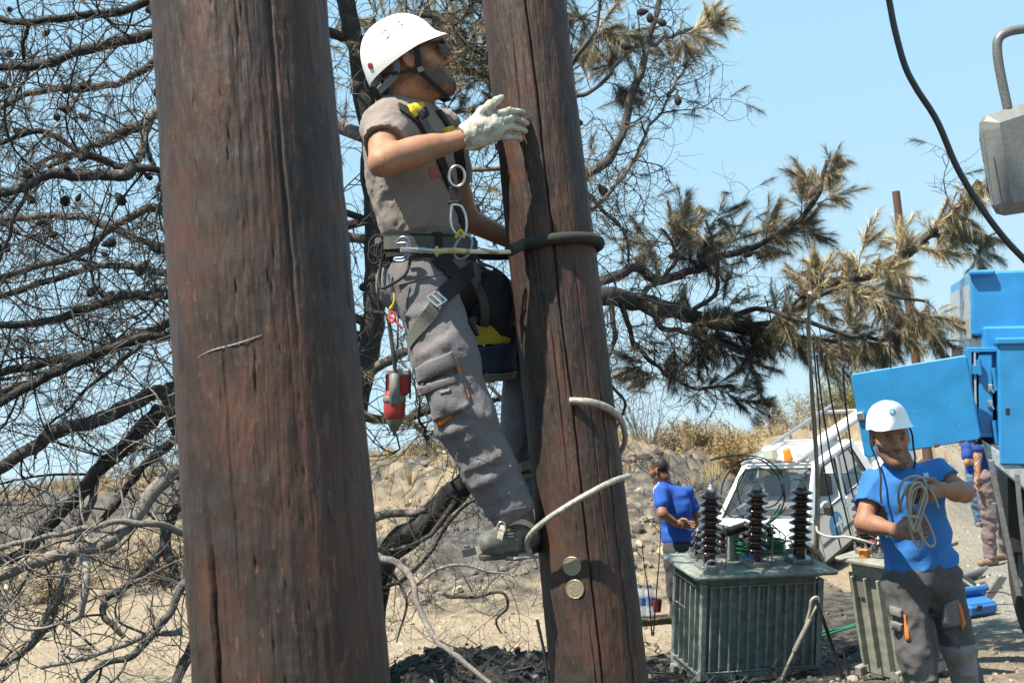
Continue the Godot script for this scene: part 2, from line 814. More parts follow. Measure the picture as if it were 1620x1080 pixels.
func lap(called: String, t0: int) -> int:
	print(called, " ", Time.get_ticks_msec() - t0, " ms")
	return Time.get_ticks_msec()


# ---------------------------------------------------------------- ground
func bank(x: float, d: float) -> float:  # 0 on the flat, 1 on top of the bank
	var foot := 23.0 + 0.9 * nz2.get_noise_2d(x * 0.15, 3.0) - 8.0 * smoothstep(-3.2, -1.2, x) + 14.5 * smoothstep(3.4, 5.6, x)
	var right := 1.0 - smoothstep(0.0, 5.0, x - 0.31 * d)
	var f := clampf((d - foot) / (34.0 + 2.0 * smoothstep(4.0, 7.0, x) - foot), 0.0, 1.0)
	return right * (f * f * (3.0 - 2.0 * f) * 0.45 + f * 0.55)


func height(x: float, z: float) -> float:
	var d := -z
	if d > 400.0 or d < 0.5:
		return 0.0
	var h := 0.045 * clampf(d - 12.0, 0.0, 12.0) * (1.0 - smoothstep(2.0, 4.0, x)) + 0.12 * smoothstep(-1.0, -5.0, x) * smoothstep(9.0, 14.0, d)
	h += (0.033 * clampf(d - 8.0, 0.0, 22.0) + 0.006 * clampf(d - 30.0, 0.0, 40.0)) * smoothstep(0.22, 0.34, x / maxf(d, 1.0))
	var b := bank(x, d)
	h += b * (2.75 + 0.028 * clampf(d - 33.0, 0.0, 40.0) + 0.35 * nz2.get_noise_2d(x * 0.09, d * 0.05))
	# black mound between the poles
	var m := exp(-pow((x + 0.75) / 1.15, 2.0) - pow((d - 9.8) / 1.5, 2.0))
	h += 0.36 * m
	h += 0.12 * exp(-pow((x - 2.1) / 0.8, 2.0) - pow((d - 7.9) / 0.8, 2.0))
	# ramp under the pickup
	h += ramp_bump(x, d)
	var rough := b * (1.0 - smoothstep(0.97, 1.0, b)) * 0.9 + 0.1 * smoothstep(0.02, 0.06, b)
	h += rough * (0.60 * nz.get_noise_2d(x * 0.35, d * 0.35) + 0.19 * nz.get_noise_2d(x * 1.7 + 9.0, d * 1.7))
	h += (0.03 + 0.13 * m) * nz.get_noise_2d(x * 2.3, d * 2.3) * (1.0 - smoothstep(11.0, 13.5, d)) * (0.35 + 0.65 * smoothstep(0.35, 0.1, x / maxf(d, 1.0)))
	return h


func ramp_bump(x: float, d: float) -> float:
	var m := smoothstep(16.5, 19.0, d) * (1.0 - smoothstep(25.0, 28.0, d)) * smoothstep(3.4, 4.6, x) * (1.0 - smoothstep(0.31, 0.36, x / maxf(d, 1.0)))
	return m * maxf(0.0, 0.16 * (x - 4.6) + 0.09 * (d - 20.0))


func soil(x: float, d: float) -> Color:
	var n1 := nz.get_noise_2d(x * 0.5 + 40.0, d * 0.5)
	var n2 := nz.get_noise_2d(x * 2.6, d * 2.6 + 70.0)
	var n3 := nz.get_noise_2d(x * 9.0, d * 9.0 + 20.0)
	var sand := Color(0.40, 0.315, 0.205).lerp(Color(0.30, 0.225, 0.14), clampf(0.5 + n2 * 0.9, 0, 1))
	sand = sand.lerp(Color(0.47, 0.40, 0.29), clampf(n3 * 1.3, 0, 1))
	var ash := Color(0.15, 0.145, 0.138).lerp(Color(0.042, 0.040, 0.039), clampf(0.45 + n2 * 1.4 + n3 * 0.6, 0, 1))
	var black := Color(0.022, 0.021, 0.021).lerp(Color(0.085, 0.075, 0.065), clampf(n3 * 1.6 + n2 * 0.8, 0, 1))
	var b := bank(x, d)
	var k := sand
	if b > 0.005:
		# burnt patches on the bank
		var burnt := clampf(n1 * 1.9 + 0.16 + n2 * 1.1, 0, 1)
		burnt = maxf(burnt, clampf(1.7 * exp(-pow((x - 0.132 * d) / 1.25, 2.0) - pow((d - 24.0) / 6.0, 2.0)) + n2 * 0.9 + n3 * 0.3, 0, 1))
		burnt = maxf(burnt, clampf(1.5 * exp(-pow((x + 0.6) / 2.0, 2.0) - pow((b - 0.26) / 0.20, 2.0)) + n2 * 0.9, 0, 1))
		burnt = maxf(burnt, clampf(1.15 * smoothstep(0.30, 0.70, b) * smoothstep(-2.0, -5.0, x) + n2 * 0.8, 0, 0.9))
		burnt *= 1.0 - 0.85 * smoothstep(5.6, 7.2, x)
		k = sand.lerp(ash, minf(burnt, 0.95))
		var dry := clampf(smoothstep(0.93, 1.0, b) + n2 * 0.5, 0, 1) * smoothstep(0.85, 0.95, b)
		k = k.lerp(Color(0.34, 0.25, 0.12), dry * 0.7)
	var road := Color(0.46, 0.375, 0.265).lerp(Color(0.35, 0.275, 0.19), clampf(0.4 + n2 + 0.7 * n3 + 0.8 * n1, 0, 1))
	var on_road := smoothstep(10.8, 12.2, d + n2 * 0.5) * (1.0 - smoothstep(0.0, 0.03, b)) * smoothstep(3.0, 1.0, x)
	k = k.lerp(road, on_road)
	# burnt black ground near by; pale trodden ground on the right
	var far := 11.0 + 4.5 * smoothstep(0.13, 0.22, x / maxf(d, 1.0))
	var near := 1.0 - smoothstep(far - 0.6, far + 0.6, d + n2 * 0.8 + n3 * 0.3)
	var pale := smoothstep(0.29, 0.37, x / maxf(d, 1.0) + n2 * 0.02) 
	var grit := Color(0.31, 0.265, 0.205).lerp(Color(0.17, 0.14, 0.11), clampf(0.3 + n2 * 1.3 + n3 * 0.7, 0, 1))
	var mid := smoothstep(0.16, 0.30, x / maxf(d, 1.0) + n2 * 0.05)
	k = k.lerp(black.lerp(grit, mid * clampf(0.22 + n2 * 1.3 + n3 * 0.5, 0, 1)), near * (1.0 - pale))
	k = k.lerp(grit, pale * (1.0 - smoothstep(9.0, 12.0, d)))
	k = k.lerp(Color(0.34, 0.325, 0.29).lerp(Color(0.27, 0.255, 0.225), clampf(0.5 + n2, 0, 1)), pale * smoothstep(8.6, 11.0, d))
	if d > 45.0 and b < 0.5:
		k = k.lerp(Color(0.33, 0.27, 0.13), smoothstep(45.0, 52.0, d + 3.0 * n1))
	return k


func terrain() -> void:
	var ds := PackedFloat32Array()
	for d in [-30.0, -12.0, -5.0, -2.0, 0.0, 0.8]:
		ds.append(d)
	var rows := 470
	for i in rows + 1:
		ds.append(1.6 * pow(320.0 / 1.6, float(i) / rows))
	var cols := 400
	var mb := Mb.new()
	var w := cols + 1
	for d in ds:
		for j in w:
			var half := 2.0 + 0.62 * maxf(d, 0.0)
			var x := half * (2.0 * j / cols - 1.0)
			if j == 0:
				x -= 160.0
			elif j == cols:
				x += 160.0
			mb.v.append(Vector3(x, height(x, -d), -d))
			mb.c.append(soil(x, d))
			mb.uv.append(Vector2(x, d))
	mb.n.resize(mb.v.size())
	var r := ds.size()
	for i in r:
		for j in w:
			var a := mb.v[i * w + mini(j + 1, cols)] - mb.v[i * w + maxi(j - 1, 0)]
			var b := mb.v[mini(i + 1, r - 1) * w + j] - mb.v[maxi(i - 1, 0) * w + j]
			mb.n[i * w + j] = a.cross(b).normalized()
	for i in r - 1:
		for j in cols:
			var a := i * w + j
			mb.ix.append_array([a, a + w, a + 1, a + 1, a + w, a + w + 1])
	var m := mat("earth", Color(1, 1, 1), 0.95, 0.0, true)
	m.uv1_triplanar = true
	m.uv1_world_triplanar = true
	m.uv1_scale = Vector3.ONE * 0.9
	m.normal_enabled = true
	m.normal_texture = noise_tex(0.03, true, 14.0, 512, FastNoiseLite.TYPE_SIMPLEX_SMOOTH, 0, 1, 5)
	m.normal_scale = 1.0
	m.albedo_texture = noise_tex(0.045, false, 1.0, 512, FastNoiseLite.TYPE_SIMPLEX_SMOOTH, 0.62, 1.0, 5)
	ground_kind("ground", mb, m)


# ---------------------------------------------------------------- the two wooden poles
var grain_color: ImageTexture
var grain_normal: ImageTexture

func pole_textures() -> void:
	var w := 512
	var h := 1024
	var a := FastNoiseLite.new()
	a.seed = 3
	a.frequency = 0.02
	a.fractal_octaves = 5
	var im := Image.create(w, h, false, Image.FORMAT_RGB8)
	var hm := Image.create(w, h, false, Image.FORMAT_RGB8)
	for y in h:
		for x in w:
			var q := TAU * x / w
			var cx := cos(q) * 40.0
			var cz := sin(q) * 40.0
			var fine := 0.0
			var grit := 0.0
			var big := 0.0
			var band := 0.0
			var over := clampf((y - 0.82 * h) / (0.18 * h), 0.0, 1.0)  # fades into its own start, so that it repeats without a seam
			for e in 2 if over > 0.0 else 1:
				var yy := float(y - h * e)
				var w2 := over if e else 1.0 - over
				fine += w2 * a.get_noise_3d(cx * 6.0, yy * 0.22, cz * 6.0)
				grit += w2 * a.get_noise_3d(cx * 8.0 + 90.0, yy * 1.5, cz * 8.0)
				big += w2 * a.get_noise_3d(cx * 0.7, yy * 0.22 + 300.0, cz * 0.7)
				band += w2 * a.get_noise_3d(cx * 0.35, yy * 0.9 + 800.0, cz * 0.35)
			# dark creosote over red brown wood, greyer where it is worn
			var k := Color(0.027, 0.0175, 0.014).lerp(Color(0.068, 0.031, 0.020), clampf(0.42 + big * 1.5 + fine * 0.7, 0, 1))
			k = k.lerp(Color(0.040, 0.034, 0.033), clampf(band * 1.5 + grit * 0.5 - 0.10, 0, 0.55))
			k = k.lerp(Color(0.020, 0.015, 0.014), clampf((fine - 0.25) * 3.0, 0, 0.6))
			k = k.lerp(Color(0.17, 0.075, 0.045), clampf((grit - 0.42) * 4.0, 0, 0.5))
			im.set_pixel(x, y, k.linear_to_srgb())
			var e := clampf(0.5 + fine * 0.35 + grit * 0.30 + band * 0.15 - clampf((fine - 0.2) * 2.2, 0, 0.5), 0, 1)
			hm.set_pixel(x, y, Color(e, e, e))
	grain_color = ImageTexture.create_from_image(im)
	hm.bump_map_to_normal_map(5.0)
	grain_normal = ImageTexture.create_from_image(hm)


func pole(called: String, foot: Vector3, top: Vector3, r0: float, r1: float, cracks: Array, seedv: float, label: String) -> Node3D:
	var o := thing(called, label, "utility pole", foot, "wooden utility poles")
	var rows := 640
	var cols := 250
	var checks := RandomNumberGenerator.new()
	checks.seed = int(seedv * 10.0)
	cracks = cracks.duplicate()
	for k in 20:
		var y0 := checks.randf_range(0.2, 4.0)
		cracks.append([checks.randf_range(-1.5, 1.5), y0, y0 + checks.randf_range(0.12, 0.8), checks.randf_range(0.0022, 0.0042), checks.randf_range(0.003, 0.008)])
	var mb := Mb.new()
	var t := top - foot
	var n := nz2
	for i in rows + 1:
		var f := float(i) / rows
		var y := f * t.length()
		var r := lerpf(r0, r1, f)
		var active := []
		for k in cracks:
			if y > k[1] and y < k[2]:
				active.append([k[0] + 0.06 * n.get_noise_2d(y * 0.8 + k[0] * 7.0, seedv) + 0.012 * n.get_noise_2d(y * 9.0, k[0] * 5.0), k[3], k[4] * minf(1.0, minf(y - k[1], k[2] - y) * 5.0)])
		for j in cols + 1:
			var u := 2.0 * j / cols - 1.0
			var q := PI * (0.45 * u + 0.55 * u * u * u)
			var dir := Vector3(sin(q), 0, cos(q))
			var e := 0.0035 * n.get_noise_3d(dir.x * 1.3 + seedv, y * 0.8, dir.z * 1.3) + 0.0022 * n.get_noise_3d(dir.x * 5.0, y * 9.0 + seedv, dir.z * 5.0)
			e += 0.0012 * nz.get_noise_3d(dir.x * 14.0, y * 3.0, dir.z * 14.0 + seedv)
			for k in active:  # [angle, width, depth]
				var gap := absf(q - k[0]) * r
				if gap < k[1]:
					e -= k[2] * (1.0 - gap / k[1])
			var gouge := nz2.get_noise_3d(dir.x * 20.0 + seedv, y * 13.0, dir.z * 20.0)
			if gouge > 0.50:
				e -= (gouge - 0.50) * 0.014
			mb.put(foot + t * f + dir * (r + e), dir, Vector2(2.0 * q / TAU, y * 0.75 + seedv * 0.137))
	var w := cols + 1
	for i in rows + 1:
		for j in w:
			var jn := j + 1 if j < cols else 1
			var jp := j - 1 if j > 0 else cols - 1
			var a := mb.v[i * w + jn] - mb.v[i * w + jp]
			var b := mb.v[mini(i + 1, rows) * w + j] - mb.v[maxi(i - 1, 0) * w + j]
			mb.n[i * w + j] = a.cross(b).normalized()
	for i in rows:
		for j in cols:
			var a := i * w + j
			mb.ix.append_array([a, a + w, a + 1, a + 1, a + w, a + w + 1])
	var m := mat("creosoted_wood", Color(1, 1, 1), 0.62)
	m.albedo_texture = grain_color
	m.normal_enabled = true
	m.normal_texture = grain_normal
	m.normal_scale = 0.42
	m.metallic_specular = 0.45
	part("shaft", mb, m, o)
	return o


func on_pole(foot: Vector3, top: Vector3, r: float, y: float, q: float) -> Vector3:
	return foot + (top - foot) * ((y - foot.y) / (top.y - foot.y)) + Vector3(sin(q), 0, cos(q)) * r


var pole_foot := Vector3(0.17, -0.3, -4.24)
var pole_top := Vector3(0.17, 7.4, -4.24)

func pole_axis(y: float) -> Vector3:
	return pole_foot + (pole_top - pole_foot) * ((y - pole_foot.y) / (pole_top.y - pole_foot.y))


func poles() -> void:
	pole_textures()
	var f1 := Vector3(-0.415, -0.3, -2.08)
	var near_pole := pole("utility_pole", f1, Vector3(-0.405, 7.4, -2.08), 0.163, 0.128, [[-0.60, 0.0, 1.75, 0.0075, 0.022], [0.55, 1.9, 4.0, 0.005, 0.006], [0.95, 0.0, 1.2, 0.006, 0.008]], 2.0,
		"thick dark brown wooden pole in the left foreground with a pale scratch")
	var mark := Mb.new()
	var sp := PackedVector3Array()
	var sr := []
	for k in 40:
		var f := k / 39.0
		var q := -0.58 + 0.74 * f
		sp.append(on_pole(f1, Vector3(-0.405, 7.4, -2.08), 0.1531, 1.652 + 0.020 * f + 0.0015 * sin(f * 7.0), q))
		sr.append(0.0004 + 0.0008 * sin(PI * f) * (0.7 + 0.3 * sin(k * 1.9)))
	mark.tube(sp, sr, 5)
	part("scratch", mark, mat("chalk", Color(0.42, 0.38, 0.36), 0.9), near_pole)
	var far_pole := pole("utility_pole", pole_foot, pole_top, 0.166, 0.118, [[0.02, 0.3, 6.0, 0.005, 0.012], [0.75, 0.0, 2.2, 0.005, 0.008], [-0.4, 1.9, 3.4, 0.003, 0.006], [0.45, 1.4, 2.6, 0.003, 0.005]], 5.3,
		"dark wooden pole the lineman is strapped to, with two round brass date discs")
	for k in 2:
		var y := 1.178 - 0.073 * k
		var q := -0.36 + 0.012 * k
		var p := on_pole(pole_foot, pole_top, 0.1565, y, q)
		var d := Mb.new()
		d.lathe(yframe(p - Vector3(sin(q), 0, cos(q)) * 0.006, Vector3(sin(q), 0, cos(q)), Vector3.UP), [Vector2(0, 0), Vector2(0.031, 0), Vector2(0.031, 0.007), Vector2(0.029, 0.0085), Vector2(0.026, 0.0075), Vector2(0, 0.0075)], 28, true)
		var g := part("date_disc", d, rough_up(mat("brass_disc", Color(0.46, 0.40, 0.27), 0.45, 0.5), 30.0, 0.9, 0.4, 0.03), far_pole)
		for e in 5:
			var pin := Mb.new()
			pin.col = Color(1, 1, 1)
			var a := TAU * e / 5.0 + k
			pin.ball(Transform3D(Basis(), p + Vector3(cos(a) * 0.018, sin(a) * 0.018, 0.004)), Vector3(0.002, 0.002, 0.0015), 6, 4)
			part("nail_head", pin, mat("nail", Color(0.5, 0.45, 0.34), 0.5, 0.7), g)


# ---------------------------------------------------------------- burnt pines
func bark(pale: float) -> Color:
	var k := rng.randf()
	return Color(0.026, 0.024, 0.023).lerp(Color(0.085, 0.074, 0.067), k * k * k * 0.8).lerp(Color(0.34, 0.31, 0.28), clampf(pale * rng.randf_range(0.2, 1.0), 0, 1))


func limb_mesh(p: PackedVector3Array, r0: float, r1: float, k: Color, sides := 9, wander := 0.03) -> Mb:
	var mb := Mb.new()
	var q := smooth(p, 7)
	var r := ramp([r0, r1], q.size())
	for i in q.size():
		r[i] *= 1.0 + 0.20 * nz2.get_noise_3dv(q[i] * 7.0)
		q[i] += Vector3(nz2.get_noise_3dv(q[i] * 3.0), nz2.get_noise_3dv(q[i] * 3.0 + Vector3(9, 9, 9)), nz2.get_noise_3dv(q[i] * 3.0 + Vector3(30, 0, 0))) * wander
	mb.col = k
	mb.tube(q, r, sides)
	for i in mb.v.size():
		var e := nz.get_noise_3dv(mb.v[i] * 26.0)
		mb.v[i] += mb.n[i] * e * minf(r0 * 0.2, 0.010)
		mb.c[i] = k.lerp(Color(0.33, 0.31, 0.29), clampf((e - 0.22) * 2.6, 0, 0.6 if k.r > 0.05 else 0.12))
	return mb


# curly dead twigs; tips collects [point, direction] of the ends
func twig(mb: Mb, p: Vector3, dir: Vector3, length: float, r: float, level: int, curl: float, up: float, k: Color, tips: Array) -> void:
	var n := 8 if level == 1 else (6 if level == 2 else 4)
	var pts := PackedVector3Array([p])
	var d := dir.normalized()
	var bend := Vector3(rng.randf_range(-1, 1), rng.randf_range(-1, 1), rng.randf_range(-1, 1)) * curl
	for i in n:
		bend += Vector3(rng.randf_range(-1, 1), rng.randf_range(-1, 1), rng.randf_range(-1, 1)) * curl * 0.9
		d = (d + bend * 0.5 + Vector3(0, up, 0)).normalized()
		p += d * length / n
		pts.append(p)
		if level < 3 and i > 0:
			var many := (1 if rng.randf() < 0.4 else 0) if level == 2 else 1
			for q in many:
				var side := Vector3(rng.randf_range(-1, 1), rng.randf_range(-1, 1), rng.randf_range(-1, 1))
				side = (side - d * side.dot(d)).normalized()
				twig(mb, p, d * rng.randf_range(0.1, 0.9) + side, length * rng.randf_range(0.35, 0.75), r * 0.62, level + 1, curl, up, k, tips)
	mb.col = k
	mb.tube(pts, ramp([r, r * 0.45], pts.size()), 5 if level == 1 else 3, false)
	tips.append([p, d])


func sprout(mb: Mb, p: PackedVector3Array, gap: float, len0: float, len1: float, r: float, pale: float, up: float, tips: Array, from := 0.0, curl := 0.55) -> void:
	var q := smooth(p, 8)
	var run := rng.randf() * gap
	for i in range(int(from * q.size()), q.size() - 1):
		var t := q[i + 1] - q[i]
		run += t.length()
		while run > gap:
			run -= gap * rng.randf_range(0.6, 1.4)
			var side := Vector3(rng.randf_range(-1, 1), rng.randf_range(-1, 1), rng.randf_range(-1, 1))
			side = (side - t.normalized() * side.dot(t.normalized())).normalized()
			twig(mb, q[i], t.normalized() * rng.randf_range(0.2, 0.9) + side, rng.randf_range(len0, len1), r * rng.randf_range(0.6, 1.2), 1, curl, up, bark(pale), tips)


var cone_mesh: ArrayMesh
func make_cone() -> void:
	var mb := Mb.new()
	var rows := 9
	for j in rows:
		var f := (j + 0.5) / rows
		var r := 0.021 * sin(PI * pow(1.0 - f, 0.75) * 0.96 + 0.08) + 0.004
		for i in 8:
			var a := TAU * (i + 0.5 * (j % 2)) / 8.0
			var dir := Vector3(cos(a), 0, sin(a))
			var y := 0.085 * f
			var t := dir.cross(Vector3.UP)
			var tip := dir * (r + 0.004) + Vector3(0, y + 0.004, 0)
			var w := r * 0.42
			var l := dir * r * 0.9 + t * w + Vector3(0, y, 0)
			var q := dir * r * 0.9 - t * w + Vector3(0, y, 0)
			var b := dir * r * 0.85 + Vector3(0, y - 0.010, 0)
			var u := dir * r * 0.72 + Vector3(0, y + 0.009, 0)
			mb.face([l, tip, b], dir + Vector3(0, -0.5, 0) + t)
			mb.face([q, tip, b], dir + Vector3(0, -0.5, 0) - t)
			mb.face([l, tip, u], dir + Vector3(0, 0.6, 0) + t)
			mb.face([q, tip, u], dir + Vector3(0, 0.6, 0) - t)
	mb.ball(Transform3D(Basis(), Vector3(0, 0.043, 0)), Vector3(0.019, 0.040, 0.019), 8, 6)
	cone_mesh = mb.mesh()


func put_cone(parent: Node3D, p: Vector3, dir: Vector3, size: float, m: Material) -> void:
	var o := MeshInstance3D.new()
	o.name = "pine_cone"
	o.mesh = cone_mesh
	o.material_override = m
	parent.add_child(o, true)
	o.transform = Transform3D(yframe(Vector3.ZERO, dir, Vector3(0.3, 0.2, 0.9)).basis * size, p - origin(parent))


var brush: ArrayMesh
func make_brush() -> void:
	var mb := Mb.new()
	for i in 120:
		var f := rng.randf()
		var b := Vector3(0, f * 0.15, 0)
		var a := rng.randf() * TAU
		var spread := rng.randf_range(0.10, 1.0) * (1.25 - 0.6 * f)
		var d := Vector3(cos(a) * spread, 1.0, sin(a) * spread).normalized()
		var l := rng.randf_range(0.055, 0.115)
		var side := d.cross(Vector3(cos(a * 3.0), 0.2, sin(a * 3.0))).normalized() * 0.00085
		var mid := b + d * l * 0.55
		mid += Vector3(1, 0, 0) * l * 0.10
		var tip := b + d * l + Vector3(cos(a), 0, sin(a)) * l * 0.30 * rng.randf() + Vector3(1, 0, 0) * l * rng.randf_range(0.15, 0.6)
		var nn := (Vector3(cos(a), 0.3, sin(a))).normalized()
		var s := mb.v.size()
		mb.col = Color(1, 1, 1) * rng.randf_range(0.7, 1.15)
		mb.put(b + side, nn)
		mb.put(b - side, nn)
		mb.put(mid + side, nn)
		mb.put(mid - side, nn)
		mb.put(tip, nn)
		mb.ix.append_array([s, s + 1, s + 2, s + 1, s + 3, s + 2, s + 2, s + 3, s + 4])
	brush = mb.mesh()


func brushes(xf: Array, cols: Array, p: Vector3, dir: Vector3, size: float, straw: float) -> void:
	xf.append(Transform3D(yframe(Vector3.ZERO, dir, Vector3(rng.randf_range(-0.5, 0.5), -1.0, rng.randf_range(-0.5, 0.5))).basis * size, p))
	cols.append(Color(0.10, 0.092, 0.072).lerp(Color(0.72, 0.645, 0.44), clampf(straw + rng.randf_range(-0.25, 0.25), 0, 1)))


# a shoot with needles along it
func shoot(mb: Mb, xf: Array, cols: Array, p: Vector3, dir: Vector3, length: float, r: float, droop: float, straw: float, ends: Array) -> void:
	var pts := PackedVector3Array([p])
	var d := dir.normalized()
	var n := 7
	for i in n:
		d = (d + Vector3(rng.randf_range(-1, 1), rng.randf_range(-1, 1) - droop, rng.randf_range(-1, 1)) * 0.22).normalized()
		p += d * length / n
		pts.append(p)
		if i > 1:
			for k in 2:
				var side := Vector3(rng.randf_range(-1, 1), rng.randf_range(-1, 1) - droop * 0.7, rng.randf_range(-1, 1)).normalized()
				brushes(xf, cols, p - d * rng.randf() * length / n, d * 0.8 + side * 0.8, rng.randf_range(0.6, 1.0), straw)
		if i == 3 or i == 4:
			var side := Vector3(rng.randf_range(-1, 1), rng.randf_range(-0.6, 1), rng.randf_range(-1, 1)).normalized()
			var e := p + (d + side).normalized() * length * 0.35
			mb.tube(PackedVector3Array([p, p.lerp(e, 0.5) + Vector3(0, 0.01, 0), e]), [r * 0.6, r * 0.5, r * 0.4], 4, false)
			for k in 3:
				brushes(xf, cols, p.lerp(e, 0.4 + 0.3 * k), (d + side) + Vector3(0, -droop, 0) * rng.randf(), rng.randf_range(0.7, 1.1), straw)
	brushes(xf, cols, p, d, 1.1, straw)
	mb.tube(pts, ramp([r, r * 0.4], pts.size()), 5, false)
	ends.append([p, d])


